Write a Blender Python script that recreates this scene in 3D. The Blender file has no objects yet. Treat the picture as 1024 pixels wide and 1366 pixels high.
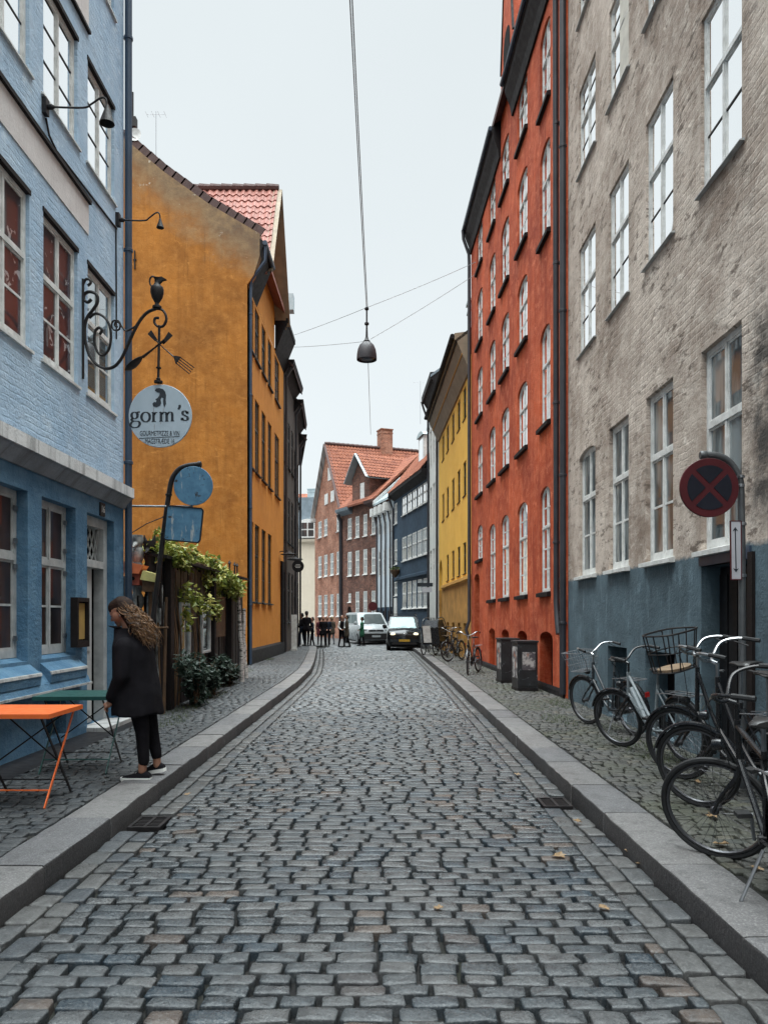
import bpy, bmesh, math, random
import numpy as np
from mathutils import Vector, Matrix
RAD = math.radians
R = random.Random(11)
SC = bpy.context.scene
COL = SC.collection

# ---------------------------------------------------------------- camera
cam_d = bpy.data.cameras.new('camera')
cam = bpy.data.objects.new('camera', cam_d)
COL.objects.link(cam)
cam.location = (0, 0, 1.6)
cam.rotation_euler = (RAD(90), 0, 0)
cam_d.sensor_fit = 'HORIZONTAL'
cam_d.sensor_width = 36
cam_d.lens = 36
cam_d.shift_y = 0.1377
cam_d.clip_start = 0.05
cam_d.clip_end = 5000
SC.camera = cam

# ---------------------------------------------------------------- sky: overcast, brighter overhead than at the horizon
SUN_EL, SUN_AZ = RAD(58), RAD(200)      # azimuth measured clockwise from +Y
world = bpy.data.worlds.new('World')
SC.world = world
world.use_nodes = True
nt = world.node_tree
nt.nodes.clear()
def wn(t, **k):
    n = nt.nodes.new(t)
    for a, b in k.items(): setattr(n, a, b)
    return n
w_out = wn('ShaderNodeOutputWorld')
w_sky = wn('ShaderNodeTexSky', sky_type='NISHITA', sun_disc=False)
w_sky.sun_elevation = SUN_EL
w_sky.sun_rotation = SUN_AZ
w_sky.dust_density = 4.0
w_hs = wn('ShaderNodeHueSaturation')
w_hs.inputs['Saturation'].default_value = 0.25
w_bg1 = wn('ShaderNodeBackground')
w_bg1.inputs['Strength'].default_value = 0.05
w_tc = wn('ShaderNodeTexCoord')
w_sep = wn('ShaderNodeSeparateXYZ')
w_ramp = wn('ShaderNodeMapRange', interpolation_type='SMOOTHSTEP')
w_ramp.inputs['From Min'].default_value = 0.76
w_ramp.inputs['From Max'].default_value = 1.0
w_ramp.inputs['To Min'].default_value = 0.525
w_ramp.inputs['To Max'].default_value = 10.5
w_no = wn('ShaderNodeTexNoise')
w_no.inputs['Scale'].default_value = 2.2
w_no.inputs['Detail'].default_value = 5
w_mx = wn('ShaderNodeMapRange')
w_mx.inputs['To Min'].default_value = 0.9
w_mx.inputs['To Max'].default_value = 1.05
w_mul = wn('ShaderNodeMath', operation='MULTIPLY')
w_bg2 = wn('ShaderNodeBackground')
w_bg2.inputs['Color'].default_value = (0.90, 0.985, 1.0, 1)
w_add = wn('ShaderNodeAddShader')
L = nt.links.new
L(w_sky.outputs[0], w_hs.inputs['Color']); L(w_hs.outputs[0], w_bg1.inputs['Color'])
L(w_tc.outputs['Generated'], w_sep.inputs[0]); L(w_sep.outputs['Z'], w_ramp.inputs['Value'])
L(w_tc.outputs['Generated'], w_no.inputs['Vector']); L(w_no.outputs[0], w_mx.inputs['Value'])
L(w_ramp.outputs[0], w_mul.inputs[0]); L(w_mx.outputs[0], w_mul.inputs[1])
L(w_mul.outputs[0], w_bg2.inputs['Strength'])
L(w_bg1.outputs[0], w_add.inputs[0]); L(w_bg2.outputs[0], w_add.inputs[1]); L(w_add.outputs[0], w_out.inputs['Surface'])

sun_d = bpy.data.lights.new('sun', 'SUN')
sun_d.energy = 0.5
sun_d.angle = RAD(40)
sun_d.color = (1.0, 0.97, 0.93)
sun = bpy.data.objects.new('sun', sun_d)
COL.objects.link(sun)
sun_dir = Vector((math.sin(SUN_AZ) * math.cos(SUN_EL), math.cos(SUN_AZ) * math.cos(SUN_EL), math.sin(SUN_EL)))
sun.rotation_euler = sun_dir.to_track_quat('Z', 'Y').to_euler()
sun.location = (0, -5, 30)

vs = SC.view_settings
vs.view_transform = 'Standard'
vs.look = 'None'
vs.exposure = 0.45
vs.gamma = 1.0
vs.use_curve_mapping = False
SC.cycles.max_bounces = 6
SC.cycles.glossy_bounces = 3
SC.cycles.diffuse_bounces = 4

# ---------------------------------------------------------------- materials
class NT:
    """a small helper round one material's nodes"""
    def __init__(s, name):
        s.m = bpy.data.materials.new(name)
        s.m.use_nodes = True
        s.t = s.m.node_tree
        s.b = s.t.nodes['Principled BSDF']
        s.out = s.t.nodes['Material Output']
        s.tc = s.n('ShaderNodeTexCoord')
    def n(s, t, **k):
        x = s.t.nodes.new(t)
        for a, b in k.items(): setattr(x, a, b)
        return x
    def l(s, a, b): s.t.links.new(a, b)
    def noise(s, scale, detail=5, rough=0.55, vec=None, dist=0.0):
        x = s.n('ShaderNodeTexNoise')
        x.inputs['Scale'].default_value = scale
        x.inputs['Detail'].default_value = detail
        x.inputs['Roughness'].default_value = rough
        x.inputs['Distortion'].default_value = dist
        s.l(vec if vec is not None else s.tc.outputs['Object'], x.inputs['Vector'])
        return x.outputs[0]
    def ramp(s, val, a, b, c0=0.0, c1=1.0):
        x = s.n('ShaderNodeMapRange', clamp=True)
        x.inputs['From Min'].default_value = a
        x.inputs['From Max'].default_value = b
        x.inputs['To Min'].default_value = c0
        x.inputs['To Max'].default_value = c1
        s.l(val, x.inputs['Value'])
        return x.outputs[0]
    def math(s, op, a, b):
        x = s.n('ShaderNodeMath', operation=op)
        for i, v in enumerate((a, b)):
            if isinstance(v, (int, float)): x.inputs[i].default_value = v
            else: s.l(v, x.inputs[i])
        return x.outputs[0]
    def mix(s, fac, a, b, mode='MIX'):
        x = s.n('ShaderNodeMix', data_type='RGBA', blend_type=mode)
        for key, v in ((0, fac), (6, a), (7, b)):
            if isinstance(v, (int, float)): x.inputs[key].default_value = v
            elif isinstance(v, tuple): x.inputs[key].default_value = (*v[:3], 1)
            else: s.l(v, x.inputs[key])
        return x.outputs[2]
    def bump(s, h, strength=0.3, dist=0.02, prev=None):
        x = s.n('ShaderNodeBump')
        x.inputs['Strength'].default_value = strength
        x.inputs['Distance'].default_value = dist
        s.l(h, x.inputs['Height'])
        if prev is not None: s.l(prev, x.inputs['Normal'])
        return x.outputs[0]
    def scaled(s, vec, sx, sy, sz):
        x = s.n('ShaderNodeMapping')
        x.inputs['Scale'].default_value = (sx, sy, sz)
        s.l(vec, x.inputs['Vector'])
        return x.outputs[0]
    def uv(s):
        p = s.n('ShaderNodeSeparateXYZ')
        s.l(s.tc.outputs['Object'], p.inputs[0])
        c = s.n('ShaderNodeCombineXYZ')
        s.l(s.math('ADD', p.outputs[0], p.outputs[1]), c.inputs[0])
        s.l(p.outputs[2], c.inputs[1])
        return c.outputs[0], p.outputs[2], p.outputs[0]
    def set(s, color=None, rough=None, normal=None, metal=None, spec=None):
        for key, v in (('Base Color', color), ('Roughness', rough), ('Normal', normal), ('Metallic', metal), ('Specular IOR Level', spec)):
            if v is None: continue
            if isinstance(v, (int, float)): s.b.inputs[key].default_value = v
            elif isinstance(v, tuple): s.b.inputs[key].default_value = (*v[:3], 1)
            else: s.l(v, s.b.inputs[key])
        return s.m

def pm(name, c, c2=None, scale=6, rough=0.6, metal=0.0, bump=0.0, bscale=60, spec=0.5):
    t = NT(name)
    c2 = c2 or tuple(x * 0.7 for x in c)
    f = t.ramp(t.noise(scale), 0.35, 0.68)
    nrm = t.bump(t.noise(bscale, 3), bump, 0.01) if bump else None
    r = t.ramp(t.noise(scale * 2.3), 0.3, 0.7, max(0.02, rough - 0.08), min(1, rough + 0.08))
    return t.set(t.mix(f, c, c2), r, nrm, metal, spec)

def wall_mat(name, base, dark, light=None, brick=0.0, mottle=0.5, streak=0.35, patch=None, patch_amt=0.63, dado=None, dado_h=0, rough=0.85, fine=0.35, row=0.075, soot=None, rake=None, pocks=0):
    t = NT(name)
    uv, z, xx = t.uv()
    col = t.mix(t.ramp(t.noise(0.55, 6, 0.6, uv), 0.36, 0.66, 0, mottle), base, dark)
    col = t.mix(t.ramp(t.noise(3.1, 10, 0.72, uv), 0.44, 0.7, 0, mottle * 0.6), col, light or tuple(min(1, x * 1.18) for x in base))
    col = t.mix(t.ramp(t.noise(13, 8, 0.75, uv), 0.52, 0.72, 0, mottle * 0.7), col, dark)
    st = t.noise(1.0, 7, 0.65, t.scaled(uv, 3.4, 0.22, 1))
    col = t.mix(t.ramp(st, 0.5, 0.72, 0, streak), col, dark)
    st2 = t.noise(1.0, 8, 0.7, t.scaled(uv, 9.0, 0.5, 1))
    col = t.mix(t.ramp(st2, 0.56, 0.68, 0, streak * 0.8), col, tuple(x * 0.72 for x in dark))
    if pocks:
        # small knocks and missing skins of plaster along the brick courses
        pk = t.ramp(t.noise(3.2, 8, 0.72, t.scaled(uv, 1.0, 2.3, 1)), pocks, pocks + 0.05)
        pk = t.math('MULTIPLY', pk, t.ramp(t.noise(0.7, 4, 0.6, uv), 0.4, 0.55))
        col = t.mix(t.math('MULTIPLY', pk, 0.85), col, tuple(x * 0.5 for x in dark))
        lt = t.ramp(t.noise(2.6, 8, 0.72, t.scaled(uv, 1.0, 1.8, 1), 0.6), 0.58, 0.66)
        col = t.mix(t.math('MULTIPLY', lt, 0.55), col, tuple(min(1, x * 1.1) for x in (light or base)))
    h = t.math('ADD', t.noise(28, 6, 0.65, uv), t.math('MULTIPLY', t.noise(4, 4, 0.6, uv), 1.5))
    if rake:
        # bare weathered plaster below the verge, where the colour has washed off
        sp = t.n('ShaderNodeSeparateXYZ'); t.l(uv, sp.inputs[0])
        d = t.math('SUBTRACT', t.math('ADD', t.math('MULTIPLY', sp.outputs[0], rake[1]), rake[0]), z)
        d = t.math('ADD', d, t.math('MULTIPLY', t.math('SUBTRACT', t.noise(0.8, 8, 0.68, uv), 0.5), 3.6))
        bare = t.mix(t.ramp(t.noise(1.6, 8, 0.68, uv), 0.38, 0.62), (0.3, 0.2, 0.105), (0.15, 0.105, 0.07))
        col = t.mix(t.ramp(d, 0.35, 1.7, 0.95, 0), col, bare)
        wf = t.math('MULTIPLY', t.ramp(d, 0.6, 1.6, 1, 0), t.ramp(t.noise(2.1, 8, 0.7, uv), 0.62, 0.65))
        col = t.mix(wf, col, (0.6, 0.54, 0.44))
    if patch:
        p = t.noise(1.5, 9, 0.68, t.scaled(uv, 1, 1.25, 1), 0.4)
        pf = t.ramp(p, patch_amt, patch_amt + 0.03)
        col = t.mix(pf, col, patch)
        h = t.math('SUBTRACT', h, t.math('MULTIPLY', pf, 0.8))
    if dado:
        edge = t.math('ADD', z, t.math('MULTIPLY', t.math('SUBTRACT', t.noise(5, 8, 0.7, uv), 0.5), 0.16))
        df = t.ramp(edge, dado_h - 0.03, dado_h + 0.02, 1, 0)
        dcol = t.mix(t.ramp(t.noise(1.3, 7, 0.65, uv), 0.35, 0.65), dado, tuple(x * 0.6 for x in dado))
        dcol = t.mix(t.ramp(t.noise(3.5, 8, 0.6, t.scaled(uv, 2, 0.5, 1)), 0.55, 0.75, 0, 0.6), dcol, tuple(min(1, x * 1.8 + 0.04) for x in dado))
        dcol = t.mix(t.ramp(t.noise(2.1, 9, 0.7, uv, 0.5), 0.69, 0.72), dcol, (0.28, 0.24, 0.19))
        col = t.mix(df, col, dcol)
    if soot:
        # soot and algae where a leaking pipe has stained the plaster: a stain with its own shape
        sx = t.ramp(xx, soot[0], soot[1])
        sz = t.math('MULTIPLY', t.ramp(z, soot[2], soot[2] + 0.5), t.ramp(z, soot[3] - 1.0, soot[3], 1, 0))
        sf = t.math('MULTIPLY', t.math('MULTIPLY', sx, sz), t.ramp(t.noise(3.2, 9, 0.7, uv), 0.36, 0.56))
        col = t.mix(t.math('MULTIPLY', sf, 0.9), col, (0.045, 0.042, 0.04))
    nrm = None
    bmask = None
    if brick:
        bt = t.n('ShaderNodeTexBrick')
        wob = t.n('ShaderNodeVectorMath', operation='ADD')
        sc_ = t.n('ShaderNodeVectorMath', operation='SCALE')
        nz = t.n('ShaderNodeTexNoise'); nz.inputs['Scale'].default_value = 3.0
        t.l(uv, nz.inputs['Vector']); t.l(nz.outputs['Color'], sc_.inputs[0]); sc_.inputs['Scale'].default_value = 0.06
        t.l(uv, wob.inputs[0]); t.l(sc_.outputs[0], wob.inputs[1])
        t.l(wob.outputs[0], bt.inputs['Vector'])
        bt.inputs['Scale'].default_value = 1.0
        bt.inputs['Brick Width'].default_value = 0.24
        bt.inputs['Row Height'].default_value = row
        bt.inputs['Mortar Size'].default_value = 0.012
        bt.inputs['Mortar Smooth'].default_value = 0.6
        bt.inputs['Color1'].default_value = (0.65, 0.65, 0.65, 1)
        bt.inputs['Color2'].default_value = (1, 1, 1, 1)
        bt.inputs['Mortar'].default_value = (0.1, 0.1, 0.1, 1)
        bw = t.n('ShaderNodeRGBToBW'); t.l(bt.outputs['Color'], bw.inputs[0])
        vis = t.ramp(t.noise(1.3, 7, 0.68, uv), 0.4, 0.62, 0.06, 1)
        if dado: vis = t.math('MULTIPLY', vis, t.ramp(z, dado_h + 0.2, dado_h + 2.6, 0.0, 1))
        nrm = t.bump(t.math('MULTIPLY', bw.outputs[0], vis), brick, 0.02)
    nrm = t.bump(h, fine, 0.02, nrm)
    return t.set(col, rough, nrm, 0, 0.3)

def brick_mat(name, c1, c2, mortar, bump=0.5):
    t = NT(name)
    uv, z, xx = t.uv()
    bt = t.n('ShaderNodeTexBrick')
    t.l(uv, bt.inputs['Vector'])
    for k, v in (('Scale', 1.0), ('Brick Width', 0.26), ('Row Height', 0.085), ('Mortar Size', 0.012), ('Mortar Smooth', 0.3), ('Bias', 0.0)):
        bt.inputs[k].default_value = v
    bt.inputs['Color1'].default_value = (*c1, 1); bt.inputs['Color2'].default_value = (*c2, 1); bt.inputs['Mortar'].default_value = (*mortar, 1)
    col = t.mix(t.ramp(t.noise(0.7, 7, 0.65, uv), 0.38, 0.65, 0, 0.75), bt.outputs['Color'], tuple(x * 0.5 for x in c2))
    col = t.mix(t.ramp(t.noise(5, 8, 0.7, uv), 0.52, 0.7, 0, 0.5), col, tuple(min(1, x * 1.7 + 0.04) for x in c1))
    return t.set(col, 0.85, t.bump(bt.outputs['Fac'], -bump, 0.01), 0, 0.3)

def stone_mat(name, ca, cb, cc, rough=0.45, grime=(0.03, 0.03, 0.03), warm=None, moss=None):
    t = NT(name)
    g = t.n('ShaderNodeNewGeometry')
    rnd = g.outputs['Random Per Island']
    col = t.mix(t.ramp(rnd, 0.0, 0.62), ca, cb)
    col = t.mix(t.ramp(rnd, 0.7, 0.9), col, cc)
    if warm: col = t.mix(t.ramp(rnd, 0.93, 0.96), col, warm)
    col = t.mix(t.ramp(t.noise(95, 3, 0.7), 0.5, 0.68, 0, 0.6), col, tuple(min(1, x * 2.1 + 0.03) for x in cb))
    col = t.mix(t.ramp(t.noise(11, 8, 0.7), 0.48, 0.72, 0, 0.75), col, grime)
    if moss: col = t.mix(t.ramp(t.noise(0.9, 6, 0.6), 0.46, 0.62, 0, 0.65), col, moss)
    rg = t.math('ADD', t.ramp(t.noise(1.1, 6, 0.6), 0.35, 0.65, rough - 0.12, rough + 0.14), t.ramp(t.noise(60, 4, 0.7), 0.4, 0.65, -0.08, 0.16))
    nr = t.bump(t.noise(150, 4, 0.75), 0.5, 0.004, t.bump(t.noise(26, 7, 0.7), 0.55, 0.012))
    return t.set(col, rg, nr, 0, 0.55)

def glass_mat(name, base, base2, k=0.3, edge=0.5, rough=0.02, tint=(0.93, 0.98, 1.0), scale=1.6, lace=0):
    t = NT(name)
    col = t.mix(t.ramp(t.noise(scale, 3, 0.5, t.scaled(t.tc.outputs['Object'], 1.6, 1.6, 0.5)), 0.42, 0.6), base, base2)
    if lace: col = t.mix(t.ramp(t.noise(5.5, 6, 0.6, None, 1.0), lace, lace + 0.03), col, (0.34, 0.33, 0.33))
    t.set(col, 0.5, None, 0, 0.2)
    gl = t.n('ShaderNodeBsdfGlossy'); gl.inputs['Roughness'].default_value = rough; gl.inputs['Color'].default_value = (*tint, 1)
    lw = t.n('ShaderNodeLayerWeight'); lw.inputs['Blend'].default_value = 0.5
    fac = t.math('ADD', k, t.math('MULTIPLY', lw.outputs['Facing'], edge))
    mx = t.n('ShaderNodeMixShader')
    t.l(fac, mx.inputs[0]); t.l(t.b.outputs[0], mx.inputs[1]); t.l(gl.outputs[0], mx.inputs[2])
    t.l(mx.outputs[0], t.out.inputs['Surface'])
    return t.m

M = {}
M['blue_up'] = wall_mat('blue limewashed brick', (0.43, 0.555, 0.68), (0.27, 0.4, 0.55), (0.6, 0.69, 0.76), brick=0.4, mottle=0.7, streak=0.3, patch=(0.62, 0.67, 0.68), patch_amt=0.69, pocks=0.66, fine=0.6)
M['blue_low'] = wall_mat('blue painted plaster', (0.1, 0.215, 0.33), (0.05, 0.12, 0.205), (0.23, 0.37, 0.48), mottle=0.75, streak=0.4, patch=(0.55, 0.6, 0.62), patch_amt=0.715, fine=0.9)
M['cream_panel'] = wall_mat('cream plaster panel', (0.68, 0.64, 0.62), (0.48, 0.44, 0.43), mottle=0.4)
M['weathered_white'] = wall_mat('weathered white stone', (0.55, 0.55, 0.54), (0.12, 0.12, 0.12), mottle=0.5, streak=1.0)
M['orange'] = wall_mat('ochre orange plaster', (0.43, 0.162, 0.024), (0.23, 0.084, 0.013), (0.54, 0.235, 0.055), mottle=1.0, streak=0.6, pocks=0.66, patch=(0.3, 0.24, 0.16), patch_amt=0.74, rake=(13.4, 0.75))
M['orange_bare'] = wall_mat('grey weathered plaster top', (0.33, 0.22, 0.11), (0.17, 0.12, 0.075), (0.5, 0.3, 0.12), mottle=0.8, streak=0.6, patch=(0.6, 0.55, 0.45), patch_amt=0.66)
M['orange_street'] = wall_mat('bright orange plaster', (0.6, 0.245, 0.04), (0.42, 0.155, 0.022), (0.7, 0.33, 0.09), mottle=0.6, streak=0.5)
M['red'] = wall_mat('red orange limewash', (0.56, 0.1, 0.032), (0.27, 0.036, 0.013), (0.72, 0.22, 0.11), mottle=1.0, streak=0.85, pocks=0.62, fine=0.6)
M['red_base'] = wall_mat('orange red plinth limewash', (0.68, 0.14, 0.035), (0.45, 0.06, 0.02), (0.75, 0.25, 0.1), mottle=0.7, streak=0.7)
M['grey'] = wall_mat('grey beige worn plaster', (0.585, 0.495, 0.425), (0.23, 0.17, 0.132), (0.74, 0.66, 0.58), pocks=0.535, brick=0.4, mottle=1.0, streak=0.35, patch=(0.17, 0.125, 0.095), patch_amt=0.69, dado=(0.105, 0.155, 0.185), dado_h=2.28, fine=0.5, row=0.085, soot=(6.98, 7.2, 2.2, 4.9))
M['yellow'] = wall_mat('yellow limewash', (0.92, 0.55, 0.1), (0.72, 0.39, 0.065), (0.95, 0.64, 0.18), mottle=0.6, streak=0.5, dado=(0.52, 0.28, 0.075), dado_h=2.9)
M['ochre'] = wall_mat('ochre plaster', (0.68, 0.38, 0.10), (0.5, 0.26, 0.06), mottle=0.4, streak=0.4)
M['white_wall'] = wall_mat('off white plaster', (0.72, 0.73, 0.70), (0.5, 0.52, 0.5), mottle=0.4, streak=0.3)
M['pale_blue'] = wall_mat('pale blue plaster', (0.62, 0.69, 0.74), (0.42, 0.5, 0.56), mottle=0.4)
M['navy'] = wall_mat('dark blue plaster', (0.032, 0.06, 0.095), (0.016, 0.03, 0.05), (0.06, 0.11, 0.16), mottle=0.7, streak=0.3)
M['beige'] = wall_mat('beige plaster', (0.66, 0.6, 0.49), (0.5, 0.44, 0.35), mottle=0.3)
M['dark_wall'] = wall_mat('dark brown grey plaster', (0.09, 0.075, 0.07), (0.04, 0.035, 0.035), (0.16, 0.12, 0.1), mottle=0.6)
M['dark_wall2'] = wall_mat('charcoal plaster', (0.045, 0.05, 0.055), (0.02, 0.022, 0.025), (0.09, 0.1, 0.11), mottle=0.6)
M['brick_red'] = brick_mat('orange red brick', (0.46, 0.19, 0.11), (0.24, 0.08, 0.045), (0.4, 0.32, 0.26))
M['brick_dark'] = brick_mat('dark brown brick', (0.24, 0.1, 0.065), (0.09, 0.04, 0.03), (0.2, 0.15, 0.13))
M['tile_pink'] = pm('pink clay pantile', (0.33, 0.13, 0.1), (0.22, 0.078, 0.058), 3.0, 0.7, bump=0.3)
def tile_mat(name, c1, c2):
    t = NT(name); wv = t.n('ShaderNodeTexWave', wave_type='BANDS', bands_direction='Z', wave_profile='SAW')
    wv.inputs['Scale'].default_value = 1.25; wv.inputs['Distortion'].default_value = 0.6; wv.inputs['Detail'].default_value = 2
    t.l(t.tc.outputs['Object'], wv.inputs['Vector'])
    c = t.mix(t.ramp(t.noise(2.0, 8, 0.7), 0.38, 0.64), c1, c2); c = t.mix(t.ramp(t.noise(18, 5, 0.7), 0.45, 0.7, 0, 0.7), c, tuple(x * 0.55 for x in c2))
    c = t.mix(t.ramp(wv.outputs['Fac'], 0.72, 1.0, 0, 0.75), c, tuple(x * 0.3 for x in c2))
    return t.set(c, 0.8, t.bump(wv.outputs['Fac'], 0.5, 0.03), 0, 0.3)
M['tile'] = tile_mat('red clay pantile', (0.34, 0.125, 0.07), (0.2, 0.066, 0.04))
M['tile_dark'] = pm('dark ridge tile', (0.09, 0.05, 0.045), None, 4, 0.8, bump=0.3)
M['slate'] = pm('grey slate', (0.20, 0.25, 0.29), (0.13, 0.17, 0.2), 2.5, 0.5, bump=0.3)
M['zinc'] = pm('zinc sheet', (0.42, 0.5, 0.52), (0.3, 0.37, 0.4), 1.5, 0.45, 0.2)
M['win_white'] = pm('white window paint', (0.72, 0.72, 0.70), (0.5, 0.5, 0.48), 9, 0.55, bump=0.15)
M['win_grey'] = pm('pale grey window paint', (0.5, 0.51, 0.5), (0.33, 0.34, 0.34), 7, 0.6, bump=0.2)
M['win_dark'] = pm('dark window paint and backlit bars', (0.014, 0.016, 0.018), None, 7, 0.5, spec=0.3)
M['door_grey'] = pm('pale grey door paint', (0.46, 0.47, 0.46), (0.36, 0.37, 0.36), 3, 0.6)
M['black_paint'] = pm('black paint', (0.008, 0.0075, 0.009), (0.014, 0.013, 0.014), 5, 0.5, spec=0.3)
M['eave'] = pm('dark eave timber', (0.009, 0.0065, 0.007), (0.006, 0.0045, 0.005), 4, 0.7, spec=0.25)
M['soffit'] = pm('brown soffit boards', (0.3, 0.24, 0.165), (0.22, 0.175, 0.12), 3, 0.7)
M['iron'] = pm('wrought iron', (0.010, 0.009, 0.010), (0.02, 0.017, 0.017), 12, 0.55, 0.0, bump=0.2, spec=0.3)
M['pipe_dark'] = pm('painted drainpipe', (0.022, 0.022, 0.028), (0.04, 0.04, 0.048), 3, 0.42)
M['pipe_blue'] = pm('blue painted drainpipe', (0.04, 0.07, 0.115), (0.022, 0.036, 0.06), 1.2, 0.4)
M['steel'] = pm('galvanised steel', (0.3, 0.31, 0.33), (0.2, 0.21, 0.22), 8, 0.45, 0.8)
M['rim_metal'] = pm('dull rim metal', (0.13, 0.13, 0.14), (0.07, 0.07, 0.075), 8, 0.4, 0.8)
M['chrome'] = pm('polished alloy', (0.5, 0.51, 0.52), (0.36, 0.36, 0.38), 8, 0.3, 1.0)
M['dark_void'] = pm('dark opening', (0.012, 0.010, 0.012), None, 3, 0.9, spec=0.1)
M['dark_wood'] = pm('dark brown wood', (0.014, 0.009, 0.0085), (0.008, 0.006, 0.006), 5, 0.7, bump=0.3, spec=0.25)
M['brown_wood'] = pm('weathered brown wood', (0.11, 0.058, 0.025), (0.06, 0.032, 0.016), 6, 0.75, bump=0.4)
M['rubber'] = pm('black rubber', (0.014, 0.014, 0.015), None, 20, 0.7)
M['leather'] = pm('black leather', (0.02, 0.019, 0.019), None, 20, 0.38)
M['kerb'] = None
M['glass_sky'] = glass_mat('window glass bright', (0.25, 0.27, 0.28), (0.45, 0.46, 0.46), 0.62, 0.55, tint=(1, 1, 1))
M['glass_mid'] = glass_mat('window glass', (0.03, 0.045, 0.05), (0.1, 0.12, 0.125), 0.16, 0.45)
M['glass_blue'] = glass_mat('window glass bluish', (0.03, 0.05, 0.06), (0.24, 0.27, 0.275), 0.08, 0.25, scale=2.6)
M['glass_dark'] = glass_mat('window glass dark room', (0.014, 0.009, 0.008), (0.05, 0.024, 0.018), 0.03, 0.1)
M['glass_red'] = glass_mat('window glass red curtain', (0.05, 0.012, 0.013), (0.024, 0.008, 0.009), 0.02, 0.2, lace=0.6)
M['glass_car'] = glass_mat('car glass', (0.03, 0.04, 0.04), (0.05, 0.06, 0.06), 0.03, 0.2, tint=(0.6, 0.78, 0.78))
M['curtain'] = pm('pale curtain', (0.6, 0.57, 0.5), (0.45, 0.42, 0.37), 4, 0.9)

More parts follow.
